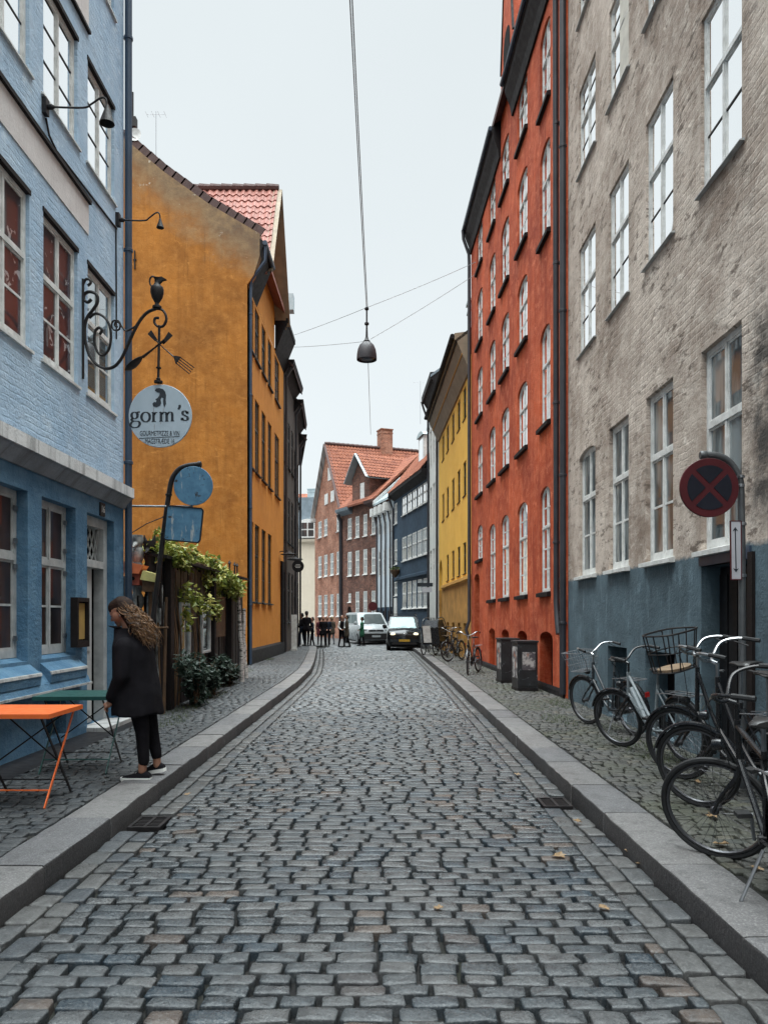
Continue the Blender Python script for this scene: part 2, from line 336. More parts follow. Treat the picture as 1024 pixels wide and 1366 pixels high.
# ---------------------------------------------------------------- mesh building
class MB:
    def __init__(s): s.v = []; s.f = []; s.mi = []; s.cur = 0
    def add(s, vs_, fs_):
        b = len(s.v); s.v.extend(tuple(p) for p in vs_)
        for f in fs_: s.f.append(tuple(b + i for i in f)); s.mi.append(s.cur)
    def poly(s, pts): s.add(pts, [tuple(range(len(pts)))])
    def box(s, x0, x1, y0, y1, z0, z1):
        s.add([(x0, y0, z0), (x1, y0, z0), (x1, y1, z0), (x0, y1, z0), (x0, y0, z1), (x1, y0, z1), (x1, y1, z1), (x0, y1, z1)],
              [(0, 3, 2, 1), (4, 5, 6, 7), (0, 1, 5, 4), (1, 2, 6, 5), (2, 3, 7, 6), (3, 0, 4, 7)])
    def bar(s, a, b, w, d, up=(0, 0, 1)):
        """a box bar from a to b, w wide, d deep"""
        a, b = Vector(a), Vector(b); t = (b - a).normalized(); u = Vector(up)
        if abs(t.dot(u)) > 0.98: u = Vector((1, 0, 0))
        sx = t.cross(u).normalized() * w / 2; sy = t.cross(sx).normalized() * d / 2
        pts = [a - sx - sy, a + sx - sy, a + sx + sy, a - sx + sy, b - sx - sy, b + sx - sy, b + sx + sy, b - sx + sy]
        s.add(pts, [(0, 3, 2, 1), (4, 5, 6, 7), (0, 1, 5, 4), (1, 2, 6, 5), (2, 3, 7, 6), (3, 0, 4, 7)])
    def tube(s, pts, r, n=8, caps=True, flat=1.0):
        pts = [Vector(p) for p in pts]; rs = r if isinstance(r, (list, tuple)) else [r] * len(pts)
        vs_, fs_ = [], []; prev = None
        for i, p in enumerate(pts):
            t = (pts[min(i + 1, len(pts) - 1)] - pts[max(i - 1, 0)])
            t = t.normalized() if t.length > 1e-9 else Vector((0, 0, 1))
            if prev is None:
                u = Vector((0, 0, 1)) if abs(t.z) < 0.9 else Vector((1, 0, 0))
                a = t.cross(u).normalized()
            else:
                a = prev - t * prev.dot(t)
                a = a.normalized() if a.length > 1e-6 else t.orthogonal().normalized()
            prev = a; b = t.cross(a)
            for k in range(n):
                q = 2 * math.pi * k / n
                vs_.append(p + (a * math.cos(q) + b * math.sin(q) * flat) * rs[i])
        for i in range(len(pts) - 1):
            for k in range(n):
                k2 = (k + 1) % n
                fs_.append((i * n + k, i * n + k2, (i + 1) * n + k2, (i + 1) * n + k))
        if caps:
            fs_.append(tuple(reversed(range(n)))); fs_.append(tuple((len(pts) - 1) * n + k for k in range(n)))
        s.add(vs_, fs_)
    def capsule(s, a, b, r0, r1, n=12):
        a, b = Vector(a), Vector(b); t = b - a
        t = t.normalized() if t.length > 1e-6 else Vector((0, 0, 1)); pts, rs = [], []
        for q in (80, 55, 28): pts.append(a - t * r0 * math.sin(RAD(q))); rs.append(r0 * math.cos(RAD(q)))
        pts.append(a); rs.append(r0); pts.append(b + t * 1e-5); rs.append(r1)
        for q in (28, 55, 80): pts.append(b + t * r1 * math.sin(RAD(q))); rs.append(r1 * math.cos(RAD(q)))
        s.tube(pts, rs, n)
    def lathe(s, prof, c=(0, 0, 0), n=20, axis='z', caps=True):
        vs_, fs_ = [], []; c = Vector(c)
        for r, h in prof:
            for k in range(n):
                q = 2 * math.pi * k / n; x, y = r * math.cos(q), r * math.sin(q)
                vs_.append(c + (Vector((x, y, h)) if axis == 'z' else Vector((x, h, y)) if axis == 'y' else Vector((h, x, y))))
        for i in range(len(prof) - 1):
            for k in range(n):
                k2 = (k + 1) % n; fs_.append((i * n + k, i * n + k2, (i + 1) * n + k2, (i + 1) * n + k))
        if caps: fs_.append(tuple(reversed(range(n)))); fs_.append(tuple((len(prof) - 1) * n + k for k in range(n)))
        s.add(vs_, fs_)
    def extrude(s, prof, x0, x1):
        """profile of (y, z) points swept along x"""
        n = len(prof); vs_ = [(x0, y, z) for y, z in prof] + [(x1, y, z) for y, z in prof]
        s.add(vs_, [(i, (i + 1) % n, n + (i + 1) % n, n + i) for i in range(n)] + [tuple(reversed(range(n))), tuple(range(n, 2 * n))])
    def prism(s, poly, y0, y1):
        """outline of (x, z) points given thickness along y"""
        n = len(poly); vs_ = [(x, y0, z) for x, z in poly] + [(x, y1, z) for x, z in poly]
        s.add(vs_, [(i, n + i, n + (i + 1) % n, (i + 1) % n) for i in range(n)] + [tuple(range(n)), tuple(reversed(range(n, 2 * n)))])
    def xf(s, mat, start=0):
        for i in range(start, len(s.v)): s.v[i] = tuple(mat @ Vector(s.v[i]))
        return s
    def build(s, name, mat, parent=None, smooth=False, fix=True):
        me = bpy.data.meshes.new(name)
        me.from_pydata(s.v, [], s.f)
        for m_ in (mat if isinstance(mat, (list, tuple)) else [mat]): me.materials.append(m_)
        if any(s.mi): me.polygons.foreach_set('material_index', s.mi)
        if fix:
            b = bmesh.new(); b.from_mesh(me); bmesh.ops.recalc_face_normals(b, faces=b.faces); b.to_mesh(me); b.free()
        if smooth:
            me.polygons.foreach_set('use_smooth', [True] * len(me.polygons))
            try: me.set_sharp_from_angle(angle=RAD(40))
            except Exception: pass
        o = bpy.data.objects.new(name, me); COL.objects.link(o)
        if parent: o.parent = parent
        return o

def tag(o, label, cat, group=None, kind=None):
    if label: o['label'] = label
    if cat: o['category'] = cat
    if group: o['group'] = group
    if kind: o['kind'] = kind
    return o
def thing(name, label, cat, loc=(0, 0, 0), rotz=0.0, group=None):
    o = bpy.data.objects.new(name, None); COL.objects.link(o)
    o.empty_display_size = 0.2
    o.location = loc; o.rotation_euler = (0, 0, rotz)
    return tag(o, label, cat, group)
def structure(o): o['kind'] = 'structure'; return o
def copy_thing(root, loc, rotz, label=None, group=None):
    r = root.copy(); COL.objects.link(r); r.location = loc; r.rotation_euler = (root.rotation_euler[0], root.rotation_euler[1], rotz)
    if label: r['label'] = label
    if group: r['group'] = group
    for ch in list(root.children):
        c = ch.copy(); COL.objects.link(c); c.parent = r
        for g in list(ch.children):
            d = g.copy(); COL.objects.link(d); d.parent = c
    return r
def remeshed(mb, voxel, name, mats, parent=None, smooth_it=4, segs=None):
    o = mb.build(name, mats, None)
    md = o.modifiers.new('r', 'REMESH'); md.mode = 'VOXEL'; md.voxel_size = voxel; md.use_smooth_shade = True
    if smooth_it:
        s2 = o.modifiers.new('s', 'SMOOTH'); s2.factor = 0.5; s2.iterations = smooth_it
    dg = bpy.context.evaluated_depsgraph_get()
    me = bpy.data.meshes.new_from_object(o.evaluated_get(dg))
    o.modifiers.clear(); old = o.data; o.data = me; me.name = name; bpy.data.meshes.remove(old)
    me.materials.clear()
    for m_ in (mats if isinstance(mats, (list, tuple)) else [mats]): me.materials.append(m_)
    n = len(me.polygons)
    if segs:
        c = np.empty(n * 3); me.polygons.foreach_get('center', c); c = c.reshape(-1, 3)
        best = np.full(n, 1e9); idx = np.zeros(n, int)
        for (a, b, r0, r1, mi) in segs:
            a, b = np.array(a, float), np.array(b, float); ab = b - a; d2 = max(1e-9, ab @ ab)
            tt = np.clip(((c - a) @ ab) / d2, 0, 1)
            dist = np.linalg.norm(c - (a + tt[:, None] * ab), axis=1) - (r0 + (r1 - r0) * tt)
            w = dist < best; best[w] = dist[w]; idx[w] = mi
        me.polygons.foreach_set('material_index', idx)
    me.polygons.foreach_set('use_smooth', [True] * n)
    if parent: o.parent = parent
    return o
def text_part(body, size, name, mat, parent, matrix, extrude=0.002, sx=1.0, bold=0.0):
    cu = bpy.data.curves.new(name, 'FONT'); cu.body = body; cu.size = size; cu.align_x = 'CENTER'; cu.align_y = 'CENTER'; cu.extrude = extrude; cu.offset = bold
    t = bpy.data.objects.new(name, cu); COL.objects.link(t)
    dg = bpy.context.evaluated_depsgraph_get(); dg.update()
    me = bpy.data.meshes.new_from_object(t.evaluated_get(dg)); bpy.data.objects.remove(t); bpy.data.curves.remove(cu)
    me.transform(Matrix.Diagonal((sx, 1, 1, 1))); me.transform(matrix)
    me.materials.clear(); me.materials.append(mat); me.name = name
    o = bpy.data.objects.new(name, me); COL.objects.link(o); o.parent = parent
    return o
FACE_CAM = Matrix.Rotation(RAD(90), 4, 'X')     # text lying in x-y turned upright, facing -y
# ---------------------------------------------------------------- house builder
class House:
    """local x runs along the facade, local y goes into the house, z is up; the street is on the -y side"""
    def __init__(s, name, label, p0, p1, cat='house', group=None):
        s.p0 = Vector((p0[0], p0[1])); s.p1 = Vector((p1[0], p1[1]))
        d = s.p1 - s.p0; s.L = d.length; s.d = d.normalized()
        s.root = thing(name, label, cat, (p0[0], p0[1], 0), math.atan2(d.y, d.x), group)
        s.ops = []
    def u(s, px):
        """distance along the facade seen at column px of the photograph"""
        t = (px - 512) / 1024
        return (t * s.p0.y - s.p0.x) / (s.d.x - t * s.d.y)
    def Y(s, px): return s.p0.y + s.u(px) * s.d.y
    def world(s, x, y, z):
        return s.root.matrix_basis @ Vector((x, y, z))

def wall_front(mb, L, z0, z1, ops, rev=0.14, top=None):
    us = sorted({0.0, L} | {o[0] for o in ops} | {o[1] for o in ops})
    vs_ = sorted({z0, z1} | {o[2] for o in ops} | {o[3] for o in ops})
    us = [x for x in us if 0 <= x <= L]; vs_ = [x for x in vs_ if z0 <= x <= z1]
    for i in range(len(us) - 1):
        for j in range(len(vs_) - 1):
            cx, cz = (us[i] + us[i + 1]) / 2, (vs_[j] + vs_[j + 1]) / 2
            if any(o[0] < cx < o[1] and o[2] < cz < o[3] for o in ops): continue
            mb.poly([(us[i], 0, vs_[j]), (us[i + 1], 0, vs_[j]), (us[i + 1], 0, vs_[j + 1]), (us[i], 0, vs_[j + 1])])
    for o in ops:
        u0, u1, v0, v1 = o[:4]; arch = o[4] if len(o) > 4 else 0; rv = o[5] if len(o) > 5 else rev
        va = v1 - arch
        mb.poly([(u0, 0, v0), (u0, rv, v0), (u1, rv, v0), (u1, 0, v0)])
        mb.poly([(u0, 0, v0), (u0, 0, va), (u0, rv, va), (u0, rv, v0)])
        mb.poly([(u1, 0, v0), (u1, rv, v0), (u1, rv, va), (u1, 0, va)])
        if not arch:
            mb.poly([(u0, 0, v1), (u1, 0, v1), (u1, rv, v1), (u0, rv, v1)])
        else:
            n = 10; cx = (u0 + u1) / 2; hw = (u1 - u0) / 2
            arc = [(cx - hw * math.cos(math.pi * k / n), va + arch * math.sin(math.pi * k / n)) for k in range(n + 1)]
            for k in range(n):
                a, b = arc[k], arc[k + 1]
                mb.poly([(a[0], 0, a[1]), (b[0], 0, b[1]), (b[0], rv, b[1]), (a[0], rv, a[1])])
                mb.poly([(a[0], 0, a[1]), (b[0], 0, b[1]), (b[0], 0, v1), (a[0], 0, v1)])

def shell(h, z1, D=7.0, rev=0.14, z0=0.0, mat=None, name='wall', x_inset=0.004, sides=True):
    """front wall with its openings, plus side and back walls and a flat top under the roof"""
    mb = MB(); wall_front(mb, h.L, z0, z1, h.ops, rev)
    L = h.L
    if sides:
        mb.poly([(x_inset, 0, z0), (x_inset, 0, z1), (x_inset, D, z1), (x_inset, D, z0)])
        mb.poly([(L - x_inset, 0, z0), (L - x_inset, D, z0), (L - x_inset, D, z1), (L - x_inset, 0, z1)])
        mb.poly([(0, D, z0), (0, D, z1), (L, D, z1), (L, D, z0)])
        mb.poly([(0, 0, z1), (L, 0, z1), (L, D, z1), (0, D, z1)])
    return mb.build(name, mat, h.root, fix=False)

def window(h, u0, u1, v0, v1, y=0.1, fm='win_white', gm='glass_mid', cols=2, tr=0.64, low=2, up=1, fw=0.05, arch=0, sill=None, sill_mat=None, name='window', sillw=0.08, tilt=0.004, thin=0.018, lintel=False, bar_mat=None):
    """casement window: frame, mullion, transom and sashes in one mesh; glass, glazing bars, sill and lintel as its sub-parts"""
    f = MB(); d0, d1 = y - 0.028, y + 0.03
    f.box(u0, u0 + fw, d0, d1, v0, v1); f.box(u1 - fw, u1, d0, d1, v0, v1)
    f.box(u0 + fw, u1 - fw, d0, d1, v0, v0 + fw * 1.3)
    if not arch: f.box(u0 + fw, u1 - fw, d0, d1, v1 - fw, v1)
    else:
        n = 8; cx = (u0 + u1) / 2; hw = (u1 - u0) / 2 - fw / 2
        for k in range(n):
            a0, a1 = math.pi * k / n, math.pi * (k + 1) / n
            f.bar((cx - hw * math.cos(a0), y, v1 - arch + (arch - fw / 2) * math.sin(a0)), (cx - hw * math.cos(a1), y, v1 - arch + (arch - fw / 2) * math.sin(a1)), fw, 0.056, (0, 1, 0))
    vt = v0 + (v1 - v0) * tr if tr else v1
    if tr: f.box(u0 + fw, u1 - fw, d0 - 0.012, d1, vt - fw * 0.55, vt + fw * 0.55)
    cw = (u1 - u0) / cols; mw = fw * 0.36
    for c in range(1, cols):
        x = u0 + cw * c
        f.box(x - mw, x + mw, d0 - 0.004, d1, v0 + fw, v1 - (fw if not arch else fw * 0.5))
    bands = [(v0 + fw * 1.3, vt - (fw * 0.55 if tr else fw), low)] + ([(vt + fw * 0.55, v1 - fw, up)] if tr else [])
    g = MB(); bars = []
    for (b0, b1, rows) in bands:
        for c in range(cols):
            x0 = u0 + cw * c + (fw if c == 0 else mw); x1 = u0 + cw * (c + 1) - (fw if c == cols - 1 else mw)
            sw = fw * 0.42                                      # the sash round each pair of panes
            f.box(x0, x0 + sw, y - 0.02, y + 0.02, b0, b1); f.box(x1 - sw, x1, y - 0.02, y + 0.02, b0, b1)
            f.box(x0 + sw, x1 - sw, y - 0.02, y + 0.02, b0, b0 + sw); f.box(x0 + sw, x1 - sw, y - 0.02, y + 0.02, b1 - sw, b1)
            rh = (b1 - b0) / rows
            for r_ in range(rows):
                if r_: bars.append((x0 + sw, x1 - sw, y - 0.017, y + 0.01, b0 + rh * r_ - thin / 2, b0 + rh * r_ + thin / 2)) if bar_mat else f.box(x0 + sw, x1 - sw, y - 0.017, y + 0.01, b0 + rh * r_ - thin / 2, b0 + rh * r_ + thin / 2)
                z0, z1 = b0 + rh * r_, b0 + rh * (r_ + 1)
                tx, tz = R.uniform(-tilt, tilt), R.uniform(-tilt, tilt)
                hw, hh = (x1 - x0) / 2, (z1 - z0) / 2
                g.poly([(x0, y - 0.008 - tx * hw - tz * hh, z0), (x1, y - 0.008 + tx * hw - tz * hh, z0), (x1, y - 0.008 + tx * hw + tz * hh, z1), (x0, y - 0.008 - tx * hw + tz * hh, z1)])
    o = f.build(name, M[fm], h.root)
    g.build('pane', M[gm], o, fix=False)
    for q in bars: bb = MB(); bb.box(*q); bb.build('glazing_bar', M[bar_mat], o)  # dark colour stands in for bars seen backlit against the bright panes
    if sill:
        sb = MB(); sb.extrude([(-sillw, v0 - sill), (y - 0.028, v0 - sill), (y - 0.028, v0 + 0.012), (-sillw, v0 - 0.02)], u0 - 0.06, u1 + 0.06)
        sb.build('sill', M[sill_mat or fm], o)
    if lintel:
        lb = MB(); lb.box(u0 - 0.02, u1 + 0.02, -0.012, y - 0.03, v1 - 0.002, v1 + 0.05); lb.build('lintel', M['dark_wood'], o)
    return o

def tiles(mb, O, U, V, nu, nv, w=0.22, hgt=0.33, amp=0.035, keep=None):
    """pantiles: an S-shaped sheet for each tile; O top corner, U along the ridge, V down the slope"""
    O, U, V = Vector(O), Vector(U).normalized(), Vector(V).normalized(); N = U.cross(V).normalized()
    if N.z < 0: N = -N
    for i in range(nu):
        for j in range(nv):
            c = O + U * (w * (i + 0.5)) + V * (hgt * (j + 0.5))
            if keep and not keep(c): continue
            a = []; b = []; e = []
            jx, jz = R.uniform(-0.008, 0.008), R.uniform(-0.006, 0.006)
            for k in range(6):
                q = k / 5; hh = amp * math.sin(2 * math.pi * q + 0.5)
                dn = 0.03 * (0.5 - 0.5 * math.cos(2 * math.pi * q))
                a.append(O + U * (w * (i + q * 1.06) + jx) + V * (hgt * j) + N * (hh + jz))
                b.append(O + U * (w * (i + q * 1.06) + jx) + V * (hgt * (j + 1.12) + dn) + N * (hh + 0.035 + jz))
                e.append(b[-1] - N * 0.035)
            n0 = len(a); fs_ = []
            for k in range(n0 - 1):
                fs_.append((k, k + 1, n0 + k + 1, n0 + k)); fs_.append((n0 + k, n0 + k + 1, 2 * n0 + k + 1, 2 * n0 + k))
            mb.add(a + b + e, fs_)

def pitched_roof(h, z, ridge_y, ridge_z, eave_out=0.4, D=7.0, mat='tile_dark', x0=0.0, x1=None, drop=None, thick=0.12):
    x1 = h.L if x1 is None else x1
    sl = (ridge_z - z) / ridge_y
    ez = z - eave_out * sl if drop is None else z - drop
    mb = MB()
    mb.extrude([(-eave_out, ez), (ridge_y, ridge_z), (D + 0.2, z - 0.2 * sl), (D + 0.2, z - 0.2 * sl + thick), (ridge_y, ridge_z + thick * 1.2), (-eave_out, ez + thick)], x0, x1)
    return mb.build('roof', M[mat], h.root)

def pipe_part(h, pts, r=0.05, mat='pipe_dark', clips=()):
    mb = MB(); mb.tube(pts, r, 10)
    for p in clips: mb.lathe([(r + 0.006, -0.025), (r + 0.012, -0.02), (r + 0.012, 0.02), (r + 0.006, 0.025)], p, 10)
    return mb.build('drainpipe', M[mat], h.root, smooth=True)

def void(h, u0, u1, v0, v1, y=0.135, mat='dark_void', name='cellar_opening', bars=0):
    mb = MB(); mb.poly([(u0, y, v0), (u1, y, v0), (u1, y, v1), (u0, y, v1)])
    if bars:
        for k in range(bars):
            x = u0 + (u1 - u0) * (k + 1) / (bars + 1); mb.tube([(x, y - 0.06, v0), (x, y - 0.06, v1)], 0.008, 5)
    return mb.build(name, M[mat], h.root, fix=False)

def chimney(h, x, y, z0, z1, w=0.6, d=0.6, mat='brick_dark', cap='black_paint'):
    mb = MB(); mb.box(x - w / 2, x + w / 2, y - d / 2, y + d / 2, z0, z1)
    mb.box(x - w / 2 - 0.05, x + w / 2 + 0.05, y - d / 2 - 0.05, y + d / 2 + 0.05, z1, z1 + 0.09)
    mb.box(x - w / 2 - 0.03, x + w / 2 + 0.03, y - d / 2 - 0.03, y + d / 2 + 0.03, z1 - 0.3, z1 - 0.22)
    return mb.build('chimney', M[mat], h.root)

M['cornice_cove'] = wall_mat('bluish grey cornice', (0.27, 0.31, 0.35), (0.12, 0.12, 0.13), mottle=0.7, streak=0.8)
M['cornice_board'] = wall_mat('white cornice board', (0.74, 0.74, 0.73), (0.07, 0.065, 0.065), (0.8, 0.8, 0.8), mottle=0.25, streak=0.85)
# ================================================================ LEFT: blue house
BL = House('blue_house', 'nearest house on the left, pale blue above a white cornice, darker blue below', (-3.85, -6.0), (-3.85, 11.36))
u_ = lambda Y: Y + 6.0
bl_low = [(u_(7.3), u_(8.3)), (u_(8.64), u_(9.59)), (u_(5.9), u_(6.9)), (u_(4.3), u_(5.3))]
ops_low = [(a, b, 1.13, 2.97, 0, 0.19) for a, b in bl_low] + [(u_(9.96), u_(10.95), 0.15, 2.97, 0, 0.3)]
ops_low += [(u_(8.75), u_(9.3), 0.2, 0.68, 0, 0.3)]
ops_up = []
bl_cols = [(u_(7.35), u_(8.34)), (u_(8.68), u_(9.65)), (u_(9.98), u_(10.96)), (u_(5.95), u_(6.95)), (u_(4.4), u_(5.4))]
bl_rows = [(4.5, 6.2), (7.5, 8.86), (10.15, 11.45)]
for a, b in bl_cols:
    for v0, v1 in bl_rows: ops_up.append((a, b, v0, v1, 0, 0.1))
D = 7.0
for z0, z1, nm, mt, ops in ((0, 3.2, 'ground_floor_wall', 'blue_low', ops_low), (3.2, 13.2, 'upper_wall', 'blue_up', ops_up)):
    mb = MB(); wall_front(mb, BL.L, z0, z1, ops, 0.19 if z0 == 0 else 0.1)
    mb.poly([(0, 0, z0), (0, 0, z1), (0, D, z1), (0, D, z0)]); mb.poly([(BL.L, 0, z0), (BL.L, D, z0), (BL.L, D, z1), (BL.L, 0, z1)])
    mb.poly([(0, D, z0), (0, D, z1), (BL.L, D, z1), (BL.L, D, z0)])
    mb.build(nm, M[mt], BL.root, fix=False)
for i, (a, b) in enumerate(bl_low):
    wo = window(BL, a, b, 1.17, 2.97, y=0.15, fm='win_grey', gm='glass_dark', tr=0.60, low=2, up=1, fw=0.065, thin=0.025)
    mb = MB(); mb.extrude([(-0.12, 0.87), (0.0, 0.8), (0.12, 1.165), (0.0, 1.09), (-0.13, 0.985)], a - 0.04, b + 0.05); so = mb.build('sill', M['blue_low'], wo)
    mb = MB(); mb.extrude([(-0.135, 0.965), (-0.125, 0.96), (-0.11, 1.0), (-0.13, 0.995)], a - 0.045, b + 0.055); mb.build('sill_edge', M['weathered_white'], BL.root)
    for z in (1.35, 2.12, 2.4, 2.75):
        mb = MB(); mb.box(b - 0.08, b - 0.02, 0.1, 0.122, z, z + 0.055); mb.build('hinge', M['steel'], wo)
# the base of the wall stands proud below the windows, with a white weathered edge
mb = MB(); mb.extrude([(-0.14, 0.78), (-0.01, 0.78), (-0.01, 1.0), (-0.11, 0.86)], 0, u_(9.72)); mb.build('wall_ledge', M['blue_low'], BL.root)
mb = MB(); mb.extrude([(-0.155, 0.765), (-0.0, 0.765), (-0.0, 0.785), (-0.155, 0.79)], 0, u_(9.74)); mb.build('ledge_edge', M['weathered_white'], BL.root)
void(BL, u_(8.75), u_(9.3), 0.2, 0.68, 0.28)
# cornice
mb = MB(); mb.extrude([(0.0, 3.2), (-0.03, 3.2), (-0.11, 3.34), (-0.13, 3.36), (-0.13, 3.5), (0.0, 3.53)], -0.0, BL.L + 0.03)
mb.build('cornice', M['cornice_cove'], BL.root)
mb = MB(); mb.box(0, BL.L + 0.035, -0.145, -0.131, 3.365, 3.51); mb.build('cornice_board', M['cornice_board'], BL.root)
for k, (a, b) in enumerate(bl_cols):
    window(BL, a, b, 4.53, 6.2, y=0.07, fm='win_white', gm='glass_red' if k < 2 else 'glass_mid', tr=0.58, low=2, up=1, fw=0.055, sill=0.05, sill_mat='win_white', sillw=0.03, thin=0.028, lintel=True)
    window(BL, a, b, 7.53, 8.86, y=0.07, fm='win_white', gm='glass_sky', tr=None, low=3, fw=0.05, sill=0.04, sill_mat='win_white', sillw=0.03, lintel=True, bar_mat='win_dark')
    window(BL, a, b, 10.18, 11.45, y=0.07, fm='win_white', gm='glass_sky', tr=None, low=3, fw=0.05, sill=0.04, sill_mat='win_white', sillw=0.03, lintel=True, bar_mat='win_dark')
# one bright sky-lit pane in the middle row, pale ornaments in the red curtained panes
for v0, v1, nm in ((6.58, 6.98, 'cream_panel'), (9.24, 9.66, 'cream_panel')):
    mb = MB(); mb.box(0, u_(9.99), -0.012, 0.0, v0, v1); mb.build('facade_panel', M['cream_panel'], BL.root)
    mb = MB()
    if v0 < 8: mb.box(0, u_(10.0), -0.05, 0.0, v1, v1 + 0.05)
    else: mb.box(0, u_(10.0), -0.04, 0.0, v0 - 0.04, v0)
    mb.build('panel_ledge', M['dark_wood'], BL.root)
pitched_roof(BL, 13.2, 3.5, 16.0, 0.35, 7.0, 'tile_dark')
# door: frame, fanlight with lattice, leaf standing ajar
mb = MB(); a, b = u_(9.96), u_(10.95)
for x0, x1 in ((a, a + 0.07), (b - 0.13, b)): mb.box(x0, x1, 0.1, 0.24, 0.15, 2.97)
mb.box(a + 0.07, b - 0.13, 0.1, 0.24, 2.84, 2.97); mb.box(a + 0.07, b - 0.13, 0.08, 0.24, 2.28, 2.38)
door = mb.build('door', M['win_grey'], BL.root)
mb = MB()
for k in range(7):
    x = a + 0.07 + (b - a - 0.2) * k / 6
    for s_ in (-1, 1): mb.bar((x, 0.17, 2.38), (min(b - 0.13, max(a + 0.07, x + s_ * 0.24)), 0.17, 2.84), 0.014, 0.014)
mb.build('fanlight_bars', M['win_grey'], door)
mb = MB(); mb.poly([(a, 0.29, 0.15), (b, 0.29, 0.15), (b, 0.29, 2.97), (a, 0.29, 2.97)]); mb.build('doorway', M['dark_void'], door, fix=False)
mb = MB(); mb.box(a + 0.07, a + 0.60, 0.17, 0.21, 0.17, 2.28)
for z0, z1 in ((0.35, 1.0), (1.15, 2.1)): mb.box(a + 0.15, a + 0.52, 0.155, 0.172, z0, z1)
mb.build('door_leaf', M['door_grey'], door)
mb = MB(); mb.box(a - 0.02, b + 0.02, -0.25, 0.1, 0.1, 0.17); mb.build('doorstep', M['weathered_white'], BL.root)
# number plate over the door
mb = MB(); x = u_(10.47); mb.box(x - 0.085, x + 0.085, -0.02, 0.0, 2.985, 3.165)
pl = mb.build('number_plate', M['black_paint'], BL.root)
text_part('16', 0.13, 'number', M['win_white'], pl, Matrix.Translation((x, -0.022, 3.075)) @ FACE_CAM, 0.001)
pipe_part(BL, [(BL.L + 0.03, -0.06, 0.1), (BL.L + 0.03, -0.06, 13.0)], 0.055, 'pipe_blue', [(BL.L + 0.03, -0.06, z) for z in (1.2, 3.9, 7.05, 10.2)])

# ================================================================ LEFT: orange gabled house
OR = House('orange_house', 'ochre orange house with a big blank gable wall and red tiled cross gable', (-4.2, 23.6), (-4.2, 32.1))
oc = [(0.0, 0.0)]
or_cols = [(0.35, 1.1), (1.4, 2.3), (2.8, 3.7), (4.2, 5.1), (5.95, 7.2)]
or_rows = [(2.12, 4.66), (6.36, 8.75), (10.05, 11.75)]
or_cols_by_row = [or_cols[:4], or_cols, or_cols]
for (v0, v1), cs in zip(or_rows, or_cols_by_row):
    for a, b in cs: OR.ops.append((a, b, v0, v1))
mb = MB(); wall_front(mb, OR.L, 0, 11.9, OR.ops, 0.12)
DO = 10.5
mb.poly([(OR.L, 0, 0), (OR.L, DO, 0), (OR.L, DO, 12), (OR.L, 0, 12)])
mb.build('wall', M['orange_street'], OR.root, fix=False)
for (v0, v1), cs in zip(or_rows, or_cols_by_row):
    for a, b in cs: window(OR, a, b, v0, v1, y=0.07, fm='win_dark', gm='glass_mid', tr=0.6, low=2, up=1, fw=0.05, sill=0.06, sill_mat='win_dark')
mb = MB(); mb.extrude([(-0.06, 0.0), (0, 0.0), (0, 0.62), (-0.06, 0.55)], 0.32, OR.L); mb.build('plinth', M['black_paint'], OR.root)
# gable wall facing the yard
gab = [(0, 0), (0, 11.85), (-0.2, 12.15), (-0.38, 12.75), (-0.38, 13.42), (1.2, 14.35), (2.6, 15.35), (3.6, 16.2), (5.4, 17.55), (7.0, 16.3), (10.5, 13.5), (10.5, 0)]
def slab(mb, poly, x0, x1):
    n = len(poly); mb.add([(x0, y, z) for y, z in poly] + [(x1, y, z) for y, z in poly], [tuple(range(n)), tuple(reversed(range(n, 2 * n)))] + [(i, n + i, n + (i + 1) % n, (i + 1) % n) for i in range(n)])
# the plaster band at y=6.7 in the photo: the wall steps back a few centimetres above the old shed line
mb = MB(); slab(mb, gab, 0.0, 0.3); mb.build('gable_wall', M['orange'], OR.root)
mb = MB(); slab(mb, [(0.0, 0), (0.0, 5.05), (10.5, 5.05), (10.5, 0)], -0.03, 0.0); mb.build('gable_base', M['orange'], OR.root)
mb = MB()
rk = [(-0.42, 13.42), (1.2, 14.37), (2.6, 15.37), (3.6, 16.22), (5.4, 17.6), (7.0, 16.35)]
for i in range(len(rk) - 1):
    n = max(2, int(math.dist(rk[i], rk[i + 1]) / 0.3))
    for k in range(n):
        p = [rk[i][q] + (rk[i + 1][q] - rk[i][q]) * k / n for q in (0, 1)]; p2 = [rk[i][q] + (rk[i + 1][q] - rk[i][q]) * (k + 1.1) / n for q in (0, 1)]
        mb.bar((0.12, p[0], p[1] + 0.02), (0.12, p2[0], p2[1] + 0.045), 0.42, 0.05, (1, 0, 0))
mb.build('verge_tiles', M['tile_dark'], OR.root)
# sloping timber cornice under the eaves, in two runs either side of the cross gable
for x0, x1 in ((0.0, 1.75), (6.0, OR.L)):
    mb = MB(); mb.extrude([(0.0, 11.85), (-0.42, 12.9), (-0.46, 13.0), (-0.5, 13.02), (-0.5, 13.2), (-0.3, 13.32), (0.0, 13.2)], x0 + 0.02, x1); mb.build('eave', M['eave'], OR.root)
mb = MB(); mb.extrude([(-0.4, 13.3), (5.4, 17.45), (10.6, 13.4), (10.6, 13.5), (5.4, 17.57), (-0.4, 13.42)], 0.3, OR.L); mb.build('roof', M['tile_pink'], OR.root)
